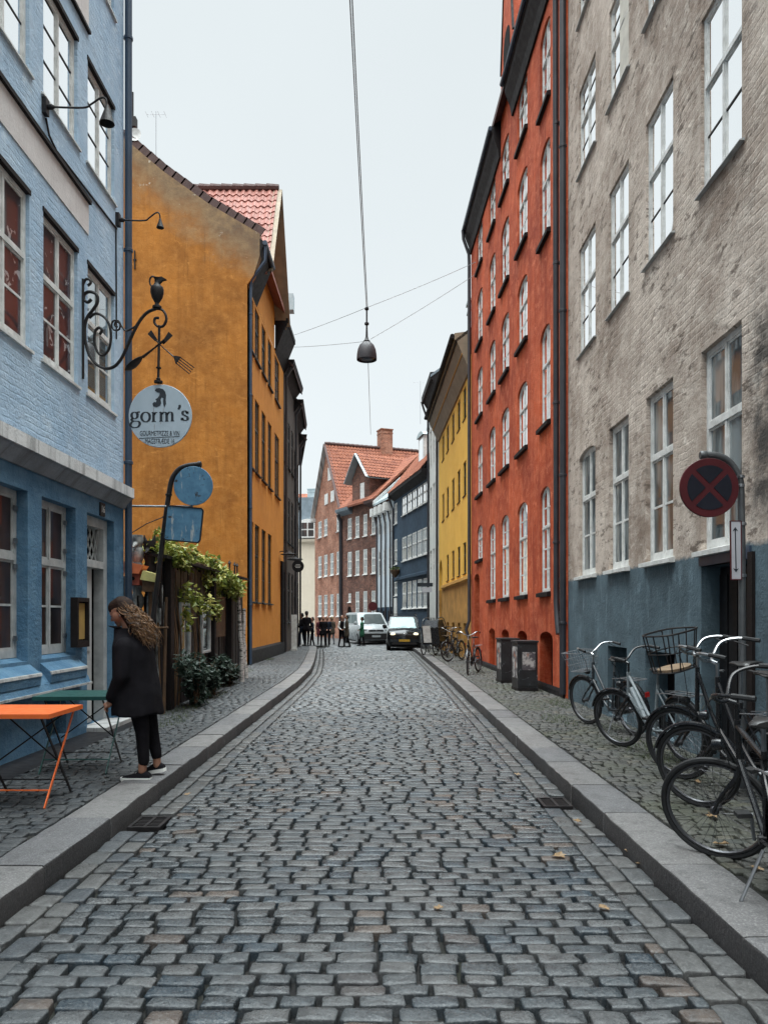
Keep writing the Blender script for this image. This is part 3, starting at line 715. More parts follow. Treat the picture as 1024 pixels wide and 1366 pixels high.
# cross gable: ridge at right angles to the street
gx, gz, gh, gf = 3.8, 16.9, 2.35, 13.0
mb = MB(); mb.poly([(gx - gh + 0.3, -0.003, 11.9), (gx + gh - 0.3, -0.003, 11.9), (gx + gh - 0.3, -0.003, gf + 0.3), (gx, -0.003, gz - 0.25), (gx - gh + 0.3, -0.003, gf + 0.3)])
mb.build('cross_gable_wall', M['orange_street'], OR.root, fix=False)
sv = Vector((-gh, 0, gf - gz)).normalized()
ln = math.hypot(gh, gz - gf)
mb = MB(); tiles(mb, (gx, -0.42, gz), (0, 1, 0), sv, 25, int(ln / 0.33) + 1, 0.235, 0.345, 0.03)
cr = mb.build('cross_gable_roof', M['tile_pink'], OR.root, smooth=True, fix=False)
mb = MB()
for k in range(14): mb.tube([(gx, -0.45 + 0.4 * k, gz + 0.05), (gx, -0.45 + 0.4 * (k + 1.08), gz + 0.065)], [0.12, 0.14], 8)
mb.build('ridge_tiles', M['tile_dark'], cr, smooth=True)
mb = MB()
for s_ in (-1, 1):
    a, b = Vector((gx, -0.42, gz - 0.02)), Vector((gx + s_ * (gh + 0.05), -0.42, gf - 0.1))
    mb.bar(a, b, 0.03, 0.3, (0, 1, 0))
    mb.poly([a + Vector((0, 0, -0.12)), b + Vector((0, 0, -0.12)), b + Vector((0, 0.42, -0.12)), a + Vector((0, 0.42, -0.12))])
mb.build('verge_board', M['soffit'], cr, fix=False)
mb = MB(); a, b = Vector((gx, 5.2, gz - 0.05)), None
mb.poly([(gx, -0.4, gz - 0.05), (gx + gh, -0.4, gf - 0.05), (gx + gh, 5.0, gf - 0.05), (gx, 5.0, gz - 0.05)]); mb.poly([(gx, -0.4, gz - 0.06), (gx - gh, -0.4, gf - 0.06), (gx - gh, 5.0, gf - 0.06), (gx, 5.0, gz - 0.06)])
mb.build('cross_gable_deck', M['eave'], cr, fix=False)
# downpipe at the corner with its bend under the gutter
pipe_part(OR, [(0.05, -0.55, 13.05), (0.05, -0.55, 12.6), (0.12, -0.1, 12.05), (0.14, -0.075, 11.7), (0.14, -0.075, 0.15)], 0.05, 'pipe_blue', [(0.14, -0.075, z) for z in (2.0, 5.0, 8.5, 11)])
mb = MB(); mb.tube([(-0.05, -0.55, 13.12), (1.7, -0.55, 13.12)], 0.075, 10); mb.build('gutter', M['pipe_blue'], OR.root, smooth=True)
# wall anchors
mb = MB()
for y, z in ((3.45, 12.6), (6.9, 13.0)):
    mb.tube([(-0.02, y, z - 0.28), (-0.035, y, z + 0.28)], 0.022, 6); mb.bar((-0.02, y - 0.05, z), (-0.02, y + 0.05, z), 0.03, 0.03)
mb.build('wall_anchor', M['iron'], OR.root)
mb = MB(); mb.box(7.55, 8.2, -0.07, 0.0, 0.62, 3.9); mb.build('doorway', M['dark_void'], OR.root)

# ================================================================ LEFT: dark houses beyond
def dark_house(label, p0, p1, h_, mat, cols, rows, wmat='win_dark', D=7):
    H = House('town_house', label, p0, p1)
    w = H.L / cols
    for c in range(cols):
        for v0, v1 in rows: H.ops.append((w * c + w * 0.2, w * c + w * 0.8, v0, v1))
    shell(H, h_, D, 0.12, mat=M[mat])
    for o in list(H.ops): window(H, o[0], o[1], o[2], o[3], y=0.06, fm=wmat, gm='glass_mid', fw=0.06, low=2, sill=0.06, sill_mat=wmat)
    mb = MB(); mb.extrude([(0, h_ - 0.5), (-0.3, h_ - 0.1), (-0.42, h_ - 0.05), (-0.45, h_ + 0.12), (0, h_ + 0.12)], 0.02, H.L - 0.02); mb.build('eave', M['eave'], H.root)
    pitched_roof(H, h_ + 0.15, D / 2, h_ + 3.2, 0.4, D, 'tile_dark', 0.02, H.L - 0.02)
    pipe_part(H, [(0.12, -0.42, h_ - 0.1), (0.12, -0.1, h_ - 0.6), (0.12, -0.08, 0.15)], 0.055)
    return H
D1 = dark_house('dark brown house just past the orange house, with a black eave', (-4.2, 32.1), (-4.25, 36.2), 12.3, 'dark_wall', 3, [(1.4, 3.6), (4.9, 6.9), (8.2, 10.2)])
chimney(D1, 1.3, 1.2, 12.3, 15.2, 0.7, 0.7)
D2 = dark_house('brown plastered house second past the orange house', (-4.25, 36.2), (-4.55, 41.0), 11.8, 'dark_wall', 3, [(1.3, 3.4), (4.6, 6.5), (7.6, 9.6)])
D3 = dark_house('charcoal house where the left side of the street ends', (-4.55, 41.0), (-5.55, 48.0), 11.3, 'dark_wall2', 4, [(1.3, 3.4), (4.6, 6.5), (7.6, 9.6)])
mb = MB(); mb.box(1.0, 1.5, -0.3, 0.3, 14.9, 15.6); mb.build('chimney_hood', M['zinc'], D1.root)

# ================================================================ RIGHT: grey house
GR = House('grey_house', 'worn grey beige plaster house nearest on the right, blue grey painted ground storey', (3.35, 14.1), (3.35, -6.0))
gu = lambda Y: 14.1 - Y
g_cols = [(gu(8.11), gu(7.19)), (gu(9.82), gu(8.9)), (gu(11.43), gu(10.52)), (gu(13.19), gu(12.17)), (gu(6.1), gu(5.2)), (gu(4.4), gu(3.5)), (gu(2.7), gu(1.8))]
g_rows = [(2.29, 4.40), (6.07, 7.90), (9.15, 10.6), (11.75, 13.1)]
for i, (a, b) in enumerate(g_cols):
    for j, (v0, v1) in enumerate(g_rows):
        GR.ops.append((a, b, v0, v1, 0.12 if (i == 3 and j == 0) else 0, 0.14))
GR.ops.append((gu(8.11), gu(7.02), 0.06, 2.14, 0, 0.35))
for a, b in ((gu(9.85), gu(8.85)), (gu(11.5), gu(10.6))): GR.ops.append((a, b, 0.16, 1.18, 0, 0.3))
shell(GR, 15.0, 7.5, 0.14, mat=M['grey'])
for i, (a, b) in enumerate(g_cols):
    for j, (v0, v1) in enumerate(g_rows):
        if j == 0: window(GR, a, b, v0 + 0.02, v1, y=0.085, fm='win_white', gm='glass_blue', tr=0.62, low=2 if i != 0 else 1, up=1, fw=0.06, arch=0.12 if i == 3 else 0, sill=0.07, sill_mat='win_white', thin=0.028)
        elif j == 1: window(GR, a, b, v0, v1, y=0.06, fm='win_white', gm='glass_sky', tr=0.6, low=2, up=1, fw=0.045, sill=0.03, sill_mat='win_grey', sillw=0.05, bar_mat='win_dark')
        else: window(GR, a, b, v0, v1, y=0.06, fm='win_white', gm='glass_sky', tr=0.6, low=2, up=2, fw=0.04, sill=0.03, sill_mat='win_grey', sillw=0.05, bar_mat='win_dark')
# a drawn cream blind in one window of the third row
a, b = g_cols[2]
mb = MB(); mb.box(a + (b - a) * 0.5, b - 0.05, 0.02, 0.035, 9.2, 10.58); mb.build('window_blind', M['curtain'], GR.root)
a, b = gu(8.11), gu(7.02)
mb = MB(); mb.box(a, b, 0.2, 0.27, 0.08, 2.12)
for k in range(5): mb.box(a + 0.02 + (b - a) * k / 5, a + (b - a) * (k + 1) / 5 - 0.02, 0.185, 0.205, 0.12, 2.05)
dr = mb.build('door', M['black_paint'], GR.root)
mb = MB(); mb.tube([(a + 0.12, 0.12, 1.05), (a + 0.25, 0.12, 1.05)], 0.012, 6); mb.tube([(a + 0.12, 0.19, 1.05), (a + 0.12, 0.12, 1.05)], 0.012, 6); mb.build('handle', M['steel'], dr)
mb = MB(); mb.box(a - 0.02, b + 0.02, -0.02, 0.1, 2.14, 2.26); mb.build('door_lintel', M['pipe_blue'], GR.root)
mb = MB(); mb.box(b, b + 0.09, -0.03, 0.1, 0.06, 2.2); mb.build('door_jamb', M['dark_wood'], GR.root)
for a, b in ((gu(9.85), gu(8.85)), (gu(11.5), gu(10.6))): void(GR, a, b, 0.16, 1.18, 0.29)
pitched_roof(GR, 15.0, 3.7, 18.0, 0.35, 7.5, 'tile_dark')
mb = MB(); mb.box(0.0, 0.1, -0.012, 0.0, 0.1, 15.0); mb.build('corner_board', M['pipe_dark'], GR.root)
pipe_part(GR, [(0.1, -0.09, 0.2), (0.1, -0.09, 14.9)], 0.062, 'pipe_dark', [(0.1, -0.09, z) for z in (1.5, 4.2, 7.2, 10.2, 13)])
# worn stickers on the pipe
mb = MB()
for z0, z1 in ((1.95, 2.12), (2.25, 2.33), (1.6, 1.72), (1.25, 1.45)):
    n = 6; pts = []
    for k in range(n + 1):
        q = RAD(150 + 110 * k / n); pts.append((0.1 + 0.0645 * math.cos(q), -0.09 + 0.0645 * math.sin(q)))
    for k in range(n): mb.poly([(*pts[k], z0), (*pts[k + 1], z0), (*pts[k + 1], z1), (*pts[k], z1)])
mb.build('stickers', M['win_white'], GR.root, fix=False)

# ================================================================ RIGHT: red house
RD = House('red_house', 'tall red orange house on the right with arched windows and black eaves', (2.94, 25.9), (3.3, 13.97))
def ru(Y): return (25.9 - Y) / abs(RD.d.y)
r_cols = [(ru(15.94), ru(15.1)), (ru(18.24), ru(17.17)), (ru(20.4), ru(19.3)), (ru(22.3), ru(21.25)), (ru(24.6), ru(23.5))]
r_rows = {0: [(2.11, 4.25), (5.5, 7.5), (9.27, 11.2), (11.95, 13.6)]}
for k in (1, 2, 3, 4): r_rows[k] = [(2.11, 4.25), (5.46, 7.0), (7.9, 9.42), (10.2, 11.86), (12.62, 13.95)]
r_rows[4][0] = (3.42, 4.5)
for k, (a, b) in enumerate(r_cols):
    for v0, v1 in r_rows[k]: RD.ops.append((a, b, v0, v1, 0.2, 0.2))
cellar = [(ru(15.95), ru(14.9), 0.12, 1.32), (ru(18.24), ru(17.2), 0.5, 1.3), (ru(20.3), ru(19.3), 0.5, 1.3), (ru(22.3), ru(21.3), 0.14, 1.3)]
for a, b, v0, v1 in cellar: RD.ops.append((a, b, v0, v1, 0.14, 0.25))
dx = (ru(25.2), ru(24.1)); RD.ops.append((dx[0], dx[1], 0.12, 3.0, 0.16, 0.3))
shell(RD, 14.35, 7.0, 0.2, mat=M['red'])
for k, (a, b) in enumerate(r_cols):
    for v0, v1 in r_rows[k]:
        window(RD, a, b, v0 + 0.01, v1, y=0.075, fm='win_white', gm='glass_sky', tr=0.62, low=3 if v0 < 5 else 2, up=2 if v0 < 5 else 1, fw=0.045, arch=0.2, sill=0.1, sill_mat='eave', thin=0.03)
for a, b, v0, v1 in cellar: void(RD, a, b, v0, v1, 0.24)
void(RD, dx[0], dx[1], 0.12, 3.0, 0.28, 'black_paint', 'door')
mb = MB(); mb.extrude([(-0.035, 0.0), (0, 0.0), (0, 0.28), (-0.035, 0.22)], 0, RD.L - 0.02); mb.build('plinth', M['black_paint'], RD.root)
# eaves in two runs with the narrow gable standing up between them
gA, gB = ru(20.4), ru(18.75)
for x0, x1 in ((0.0, gA), (gB, RD.L)):
    mb = MB(); mb.extrude([(0, 13.85), (-0.05, 13.85), (-0.09, 14.1), (-0.2, 14.38), (-0.22, 14.5), (-0.25, 14.52), (-0.25, 14.66), (0, 14.85)], x0 + 0.01, x1 - 0.01); ev = mb.build('eave', M['eave'], RD.root)
    mb = MB(); mb.tube([(x0 + 0.0, -0.28, 14.62), (x1 - 0.01, -0.28, 14.62)], 0.06, 8); mb.build('gutter', M['pipe_blue'], ev, smooth=True)
mb = MB(); mb.extrude([(-0.2, 14.7), (3.5, 17.2), (7.2, 14.6), (7.2, 14.75), (3.5, 17.4), (-0.2, 14.86)], 0, RD.L); mb.build('roof', M['tile_dark'], RD.root)
gm_ = (gA + gB) / 2
mb = MB(); mb.prism([(gA, 14.352), (gB, 14.352), (gB, 15.9), (gB - 0.2, 16.2), (gm_ + 0.25, 18.6), (gm_ - 0.25, 18.6), (gA + 0.15, 16.2), (gA, 15.9)], 0.0, 4.5); gw = mb.build('gable_wall', M['red'], RD.root)
mb = MB(); n = 10; pts = [(gm_ - 0.42, 15.0), (gm_ + 0.42, 15.0)] + [(gm_ + 0.42 * math.cos(math.pi * k / n), 16.2 + 0.42 * math.sin(math.pi * k / n)) for k in range(n + 1)]
mb.prism(pts, -0.012, -0.004); mb.build('gable_window', M['dark_void'], gw)
mb = MB()
for s_, e in ((-1, gA), (1, gB)): mb.bar((gm_ + s_ * 0.25, 0.0, 18.65), (e, 0.0, 16.0), 0.06, 0.05, (0, 1, 0))
mb.build('verge_board', M['eave'], gw)
pipe_part(RD, [(RD.L - 0.32, -0.3, 14.6), (RD.L - 0.32, -0.25, 14.2), (RD.L - 0.32, -0.1, 13.7), (RD.L - 0.32, -0.085, 2.2), (RD.L - 0.32, -0.085, 1.9), (RD.L - 0.2, -0.1, 1.6), (RD.L - 0.1, -0.1, 1.3)], 0.055, 'pipe_dark', [(RD.L - 0.32, -0.085, z) for z in (3, 5.6, 8.2, 10.8, 13.2)])
pipe_part(RD, [(0.15, -0.3, 14.6), (0.15, -0.28, 14.3), (0.15, -0.1, 13.8), (0.15, -0.09, 13.5), (0.15, -0.09, 1.5), (0.2, -0.2, 1.2), (0.2, -0.1, 0.9)], 0.055, 'pipe_dark')

# ================================================================ RIGHT: yellow house
YE = House('yellow_house', 'yellow house on the right with small slot windows and a deep brown eave', (2.62, 36.7), (2.94, 25.9))
def yu(Y): return (36.7 - Y) / abs(YE.d.y)
y_ys = [27.9, 29.55, 31.35, 33.3, 35.1]
for k, Y in enumerate(y_ys):
    a, b = yu(Y) - 0.05, yu(Y) + 0.75
    YE.ops.append((a, b, 8.75, 9.85)); YE.ops.append((a, b, 6.0, 7.2))
    if k < 4: YE.ops.append((a, b, 3.2, 4.3)); YE.ops.append((a, b, 0.3, 1.4))
YE.ops.append((yu(36.5), yu(35.2), 0.12, 4.3, 0.65))
shell(YE, 10.5, 7.0, 0.14, mat=M['yellow'])
for o in list(YE.ops):
    if o[2] > 2: window(YE, o[0], o[1], o[2], o[3], y=0.07, fm='win_dark', gm='glass_dark', fw=0.05, tr=0.6, low=1, sill=0.04, sill_mat='eave', sillw=0.03)
    elif o[3] < 2: void(YE, *o[:4], 0.13)
void(YE, yu(36.5), yu(35.2), 0.12, 4.3, 0.13, 'brown_wood', 'gate')
mb = MB(); mb.extrude([(-0.09, 2.93), (0, 2.88), (0, 3.08), (-0.09, 3.04)], yu(35.0), YE.L); mb.build('string_course', M['ochre'], YE.root)
mb = MB(); mb.extrude([(0, 10.0), (-0.06, 10.0), (-0.5, 11.0), (-0.56, 11.0), (-0.56, 11.22), (0, 11.3)], 0.02, YE.L - 0.05); ev = mb.build('eave', M['soffit'], YE.root)
mb = MB(); mb.tube([(0.02, -0.63, 11.12), (YE.L - 0.05, -0.63, 11.12)], 0.085, 8); mb.build('gutter', M['eave'], ev, smooth=True)
mb = MB(); mb.bar((0.02, -0.3, 10.53), (YE.L - 0.05, -0.3, 10.53), 0.03, 0.03); mb.build('moulding', M['ochre'], ev)
pitched_roof(YE, 11.3, 3.5, 14.0, 0.5, 7, 'eave', 0.02, YE.L - 0.05)
chimney(YE, YE.L - 1.0, 0.35, 11.0, 12.6, 0.55, 0.6, 'zinc')

# ================================================================ RIGHT: white house
WH = House('white_house', 'narrow white house squeezed between the yellow and the dark blue house', (2.42, 41.0), (2.62, 36.7))
for a in (0.35, 1.75, 3.1):
    for v0, v1 in ((0.9, 1.6), (2.9, 5.1), (6.3, 8.4), (9.4, 11.4)): WH.ops.append((a, a + 0.85, v0, v1))
shell(WH, 12.9, 6, 0.12, mat=M['white_wall'])
for o in list(WH.ops): window(WH, *o[:4], y=0.06, fm='win_white', gm='glass_mid', fw=0.06)
mb = MB(); mb.extrude([(0, 12.5), (-0.3, 13.0), (-0.42, 13.0), (-0.42, 13.35), (0, 13.4)], 0.02, WH.L - 0.02); mb.build('eave', M['eave'], WH.root)
pitched_roof(WH, 13.4, 3, 15.6, 0.4, 6, 'slate')
pipe_part(WH, [(0.08, -0.42, 13.1), (0.08, -0.3, 12.7), (0.08, -0.08, 12.1), (0.08, -0.08, 0.15)], 0.055)
pipe_part(WH, [(WH.L - 0.05, -0.4, 10.9), (WH.L - 0.1, -0.08, 10.3), (WH.L - 0.1, -0.08, 0.15)], 0.055)

# ================================================================ FAR: dark blue house
NB = House('dark_blue_house', 'dark blue house with white windows and two white dormers on a red roof', (0.63, 49.6), (2.38, 41.0))
nc = []
for px0, px1 in ((536.4, 542), (543.4, 549), (550, 555.5), (556.8, 562.8), (564, 570.8)): nc.append((NB.u(px0), NB.u(px1)))
for a, b in nc: NB.ops += [(a, b, 7.85, 8.95), (a, b, 5.05, 6.5), (a + 0.05, b - 0.05, 2.15, 3.75)]
sa, sb_ = NB.u(526), NB.u(529.6)
NB.ops += [(sa, sb_, 7.6, 8.9), (sa, sb_, 5.0, 6.6), (sa, sb_, 3.0, 3.9)]
shell(NB, 9.35, 6.5, 0.1, mat=M['navy'])
for o in list(NB.ops): window(NB, *o[:4], y=0.03, fm='win_white', gm='glass_sky' if o[2] > 7 else 'glass_blue', fw=0.06, low=1, up=1, tr=0.55, sill=0.06, sill_mat='win_white')
mb = MB(); mb.box(sa, sb_, -0.05, 0.0, 0.15, 2.85); mb.build('door', M['win_white'], NB.root)
mb = MB(); mb.extrude([(0, 3.9), (-0.12, 3.95), (-0.12, 4.1), (0, 4.15)], 0.6, NB.L); mb.build('string_course', M['navy'], NB.root)
mb = MB(); mb.extrude([(0, 9.1), (-0.3, 9.35), (-0.38, 9.4), (-0.38, 9.58), (0, 9.6)], 0.02, NB.L - 0.02); mb.build('eave', M['eave'], NB.root)
rz = 14.0
mb = MB(); mb.extrude([(-0.35, 9.5), (3.3, rz), (6.7, 9.5), (6.7, 9.6), (3.3, rz + 0.12), (-0.35, 9.62)], 0, NB.L - 0.02); mb.build('roof', M['eave'], NB.root)
sl = Vector((0, -3.65, 9.55 - rz)).normalized()
mb = MB(); tiles(mb, (0.02, 3.3, rz + 0.1), (1, 0, 0), sl, int(NB.L / 0.25), 17, 0.25, 0.34, 0.03); rf = mb.build('roof_tiles', M['tile'], NB.root, smooth=True, fix=False)
for px in (549.5, 562.5):
    x = NB.u(px)
    mb = MB(); mb.box(x - 0.65, x + 0.65, 0.55, 2.6, 10.4, 12.2); dm = mb.build('dormer', M['win_white'], NB.root)
    mb = MB()
    n = 8
    for k in range(n):
        a0, a1 = math.pi * k / n, math.pi * (k + 1) / n
        mb.poly([(x - 0.75 * math.cos(a0), 0.45, 12.15 + 0.28 * math.sin(a0)), (x - 0.75 * math.cos(a1), 0.45, 12.15 + 0.28 * math.sin(a1)), (x - 0.75 * math.cos(a1), 2.9, 12.15 + 0.28 * math.sin(a1)), (x - 0.75 * math.cos(a0), 2.9, 12.15 + 0.28 * math.sin(a0))])
    mb.poly([(x - 0.75 * math.cos(math.pi * k / n), 0.45, 12.15 + 0.28 * math.sin(math.pi * k / n)) for k in range(n + 1)])
    mb.build('dormer_roof', M['zinc'], dm, fix=False)
    mb = MB(); mb.poly([(x - 0.45, 0.54, 10.75), (x + 0.45, 0.54, 10.75), (x + 0.45, 0.54, 12.0), (x - 0.45, 0.54, 12.0)])
    mb.poly([(x - 0.66, 0.9, 10.9), (x - 0.66, 2.2, 10.9), (x - 0.66, 2.2, 12.0), (x - 0.66, 0.9, 12.0)]); mb.build('pane', M['glass_sky'], dm, fix=False)
chimney(NB, NB.L - 1.6, 3.3, 13.6, 15.3, 0.7, 0.7, 'brick_red'); chimney(NB, NB.L - 3.4, 3.3, 13.6, 14.9, 0.7, 0.7, 'brick_red')
pipe_part(NB, [(0.1, -0.4, 9.4), (0.1, -0.3, 9.2), (0.12, -0.08, 8.6), (0.12, -0.08, 0.15)], 0.06)

# ================================================================ FAR: pale house with drainpipes
PA = House('pale_house', 'narrow pale blue white house crossed by dark drainpipes', (-0.47, 53.3), (0.63, 49.6))
for a in (0.35, 1.55, 2.75):
    PA.ops += [(a, a + 0.7, 4.4, 6.2), (a, a + 0.7, 2.9, 3.9) if False else (a, a + 0.7, 7.2, 8.6)]
shell(PA, 9.3, 6.0, 0.1, mat=M['pale_blue'])
for o in list(PA.ops): window(PA, *o[:4], y=0.03, fm='win_white', gm='glass_mid', fw=0.07)
mb = MB(); mb.box(0, PA.L, -0.03, 0.0, 0.1, 2.3); mb.build('shop_front', M['navy'], PA.root)
mb = MB()
for a in (0.3, 1.5, 2.7):
    mb = MB(); mb.box(a, a + 0.8, -0.04, -0.03, 0.2, 2.05); mb.build('shop_window', M['dark_void'], PA.root)
for a in (0.25, 1.25, 2.3, 3.4):
    pipe_part(PA, [(a - 0.35, -0.3, 9.2), (a - 0.35, -0.12, 8.4), (a, -0.1, 7.8), (a, -0.1, 0.15)], 0.06)
    mb = MB(); mb.box(a - 0.6, a - 0.1, -0.45, -0.02, 8.6, 9.15); mb.build('rain_hopper', M['win_white'], PA.root)
mb = MB(); mb.extrude([(-0.3, 9.3), (3.4, 12.4), (6.2, 9.3), (6.2, 9.45), (3.4, 12.6), (-0.3, 9.45)], 0, PA.L); mb.build('roof', M['zinc'], PA.root)
mb = MB(); mb.extrude([(-0.35, 9.4), (3.4, 12.75), (3.4, 13.0), (-0.35, 9.65)], 0.0, 0.3); mb.build('parapet', M['weathered_white'], PA.root)

# ================================================================ FAR: dark brick house with gabled dormer
DB = House('dark_brick_house', 'dark brown brick house with a gabled brick dormer under red tiles', (-3.25, 58.4), (-0.47, 53.3))
dc = [(DB.u(p - 2.6), DB.u(p + 2.6)) for p in (466.3, 476.5, 487, 498)]
for k, (a, b) in enumerate(dc):
    DB.ops += [(a, b, 7.45, 9.0), (a, b, 4.7, 6.5)] + ([(a, b, 1.7, 3.5)] if k else [(a + 0.1, b - 0.1, 2.75, 3.4)])
DB.ops.append((dc[0][0] - 0.1, dc[0][1], 0.15, 2.45, 0.5))
shell(DB, 9.7, 7, 0.12, mat=M['brick_dark'])
for o in list(DB.ops):
    if o[2] > 1: window(DB, *o[:4], y=0.04, fm='win_white', gm='glass_blue', fw=0.062, low=2, tr=0.6, sill=0.06, sill_mat='win_white', thin=0.03)
    else: void(DB, *o[:4], 0.11, 'dark_wood', 'door')
mb = MB(); mb.extrude([(-0.4, 9.7), (3.5, 13.2), (7.2, 9.7), (7.2, 9.85), (3.5, 13.4), (-0.4, 9.85)], 0, DB.L); mb.build('roof', M['tile'], DB.root)
ga, gb_ = DB.u(467.5), DB.u(495); gm_ = (ga + gb_) / 2
mb = MB(); mb.prism([(ga + 0.3, 9.702), (gb_ - 0.3, 9.702), (gb_ - 0.3, 11.8), (gm_, 13.3), (ga + 0.3, 11.8)], 0.0, 7.0); gd = mb.build('dormer', M['brick_dark'], DB.root)
mb = MB(); x0, x1 = DB.u(481.0), DB.u(486.3)
mb.box(x0, x1, -0.04, -0.005, 9.85, 11.3); mb.build('shutter', M['win_white'], gd)
dl = Vector((gb_ + 0.15 - gm_, 0, 11.55 - 13.5)); nl = dl.length
mb = MB(); tiles(mb, (gm_, -0.35, 13.5), (0, 1, 0), dl, 36, int(nl / 0.3), 0.24, 0.33, 0.03)
dl2 = Vector((ga - 0.15 - gm_, 0, 11.55 - 13.5)); tiles(mb, (gm_, -0.35, 13.5), (0, 1, 0), dl2, 36, int(nl / 0.3), 0.24, 0.33, 0.03)
mb.build('dormer_roof', M['tile'], gd, smooth=True, fix=False)
mb = MB()
for e in (ga - 0.15, gb_ + 0.15):
    mb.bar((gm_, -0.36, 13.42), (e, -0.36, 11.5), 0.05, 0.32, (0, 1, 0))
    mb.poly([(gm_, -0.36, 13.36), (e, -0.36, 11.44), (e, 7, 11.44), (gm_, 7, 13.36)])
mb.build('verge_board', M['zinc'], gd, fix=False)
mb = MB(); mb.extrude([(0, 9.3), (-0.45, 9.55), (-0.5, 9.75), (0, 9.95)], -0.1, ga + 0.3); mb.build('eave', M['slate'], DB.root)
mb = MB(); mb.extrude([(0, 9.4), (-0.45, 9.6), (-0.5, 9.8), (0, 9.95)], gb_ - 0.3, DB.L); mb.build('eave', M['tile_dark'], DB.root)
pipe_part(DB, [(0.12, -0.35, 9.4), (0.12, -0.1, 8.9), (0.12, -0.1, 0.15)], 0.14, 'pipe_dark')

# ================================================================ FAR: orange red brick gable house
BG = House('red_brick_house', 'orange red brick house with a steep gable closing the view', (-5.88, 65.3), (-3.25, 58.4))
bc = [(BG.u(p - 2.3), BG.u(p + 2.3)) for p in (426.6, 434.4, 442.6, 451.2)]
for k, (a, b) in enumerate(bc):
    BG.ops += [(a, b, 4.95, 6.7), (a, b, 1.7, 3.45)] + ([(a, b, 8.25, 9.6)] if k != 2 else [])
shell(BG, 10.2, 9, 0.12, mat=M['brick_red'])
for o in list(BG.ops): window(BG, *o[:4], y=0.04, fm='win_white', gm='glass_blue', fw=0.062, low=2, tr=0.6, sill=0.06, sill_mat='win_white', thin=0.03)
bx = BG.L / 2; bz = 15.6
mb = MB(); mb.prism([(0.1, 10.202), (BG.L - 0.1, 10.202), (bx, bz - 0.2)], 0.0, 0.5); gw = mb.build('gable_wall', M['brick_red'], BG.root)
mb = MB()
for p, v0, v1, w in ((440, 12.55, 13.6, 2.2), (435.4, 10.75, 11.6, 2.2), (443.8, 10.75, 11.6, 2.4)):
    mb = MB(); mb.box(BG.u(p - w), BG.u(p + w), -0.04, -0.004, v0, v1); mb.build('shutter', M['win_white'], gw)
for s_ in (1, -1):
    e = BG.L + 0.3 if s_ > 0 else -0.3
    dl = Vector((e - bx, 0, 9.95 - bz)); nl = dl.length
    if s_ > 0:
        mb = MB(); tiles(mb, (bx, -0.15, bz), (0, 1, 0), dl, 42, int(nl / 0.34), 0.27, 0.36, 0.035); rr = mb.build('roof', M['tile'], BG.root, smooth=True, fix=False)
    mb = MB(); mb.bar((bx, -0.16, bz - 0.02), (e, -0.16, 9.9), 0.06, 0.36, (0, 1, 0)); mb.poly([(bx, -0.1, bz - 0.08), (e, -0.1, 9.87), (e, 11, 9.87), (bx, 11, bz - 0.08)])
    mb.build('verge', M['weathered_white' if s_ < 0 else 'tile_dark'], BG.root, fix=False)
mb = MB()
for k in range(28): mb.tube([(bx, -0.2 + 0.4 * k, bz + 0.04), (bx, -0.2 + 0.4 * (k + 1.08), bz + 0.055)], [0.13, 0.15], 7)
mb.build('ridge_tiles', M['tile_dark'], BG.root, smooth=True)
chimney(BG, bx - 0.1, 5.0, 14.6, 17.1, 1.0, 1.0, 'brick_red')
mb = MB(); mb.box(-0.35, 0.25, -0.35, 0.05, 9.7, 10.0); mb.build('kneeler', M['weathered_white'], BG.root)

# a further red roof seen over the pale house
RB = House('back_house', 'house behind, only its orange red tiled roof showing over the pale house', (3.2, 64.0), (8.5, 59.0))
shell(RB, 11.5, 6, mat=M['brick_red'])
mb = MB(); mb.extrude([(-0.3, 11.4), (3, 15.6), (6.3, 11.4), (6.3, 11.5), (3, 15.75), (-0.3, 11.5)], 0, RB.L); mb.build('roof', M['tile'], RB.root)

# ================================================================ FAR: beige house at the bend
BE = House('beige_house', 'beige plastered house at the bend with a slate mansard and one white dormer window', (-13.0, 76.0), (-5.0, 75.0))
shell(BE, 9.0, 8, mat=M['beige'])
mb = MB(); mb.extrude([(0, 8.8), (-0.3, 9.05), (-0.35, 9.3), (0, 9.35)], 0, BE.L); mb.build('cornice', M['beige'], BE.root)
mb = MB(); mb.prism([(-0.2, 9.3), (BE.L + 0.2, 9.3), (BE.L - 1.1, 13.4), (2.0, 13.4)], -0.1, 8.0)
mb.build('roof', M['slate'], BE.root)
x = BE.u(411.5)
mb = MB(); n = 10; pts = [(x - 0.75, 9.4), (x + 0.75, 9.4), (x + 0.75, 10.9)] + [(x + 0.75 * math.cos(math.pi * k / n), 10.9 + 0.35 * math.sin(math.pi * k / n)) for k in range(1, n)] + [(x - 0.75, 10.9)]
mb.prism(pts, -0.45, 1.0); dm = mb.build('dormer', M['win_white'], BE.root)
mb = MB()
for i in (0, 1):
    for j in (0, 1): mb.box(x - 0.6 + 0.66 * i, x - 0.06 + 0.66 * i, -0.47, -0.452, 9.55 + 0.72 * j, 10.15 + 0.72 * j)
mb.build('pane', M['glass_dark'], dm)
mb = MB(); mb.box(3.0, 9.0, 6.0, 9.0, 12.5, 13.9); mb.extrude([(5.6, 13.8), (7.5, 15.0), (9.4, 13.8)], 2.5, 8.2); mb.build('rear_roof', M['tile'], BE.root)
chimney(BE, BE.u(400.5), 6.5, 13.5, 15.2, 1.3, 1.0, 'zinc'); chimney(BE, BE.u(412), 7.0, 13.6, 14.9, 0.9, 0.9, 'zinc')
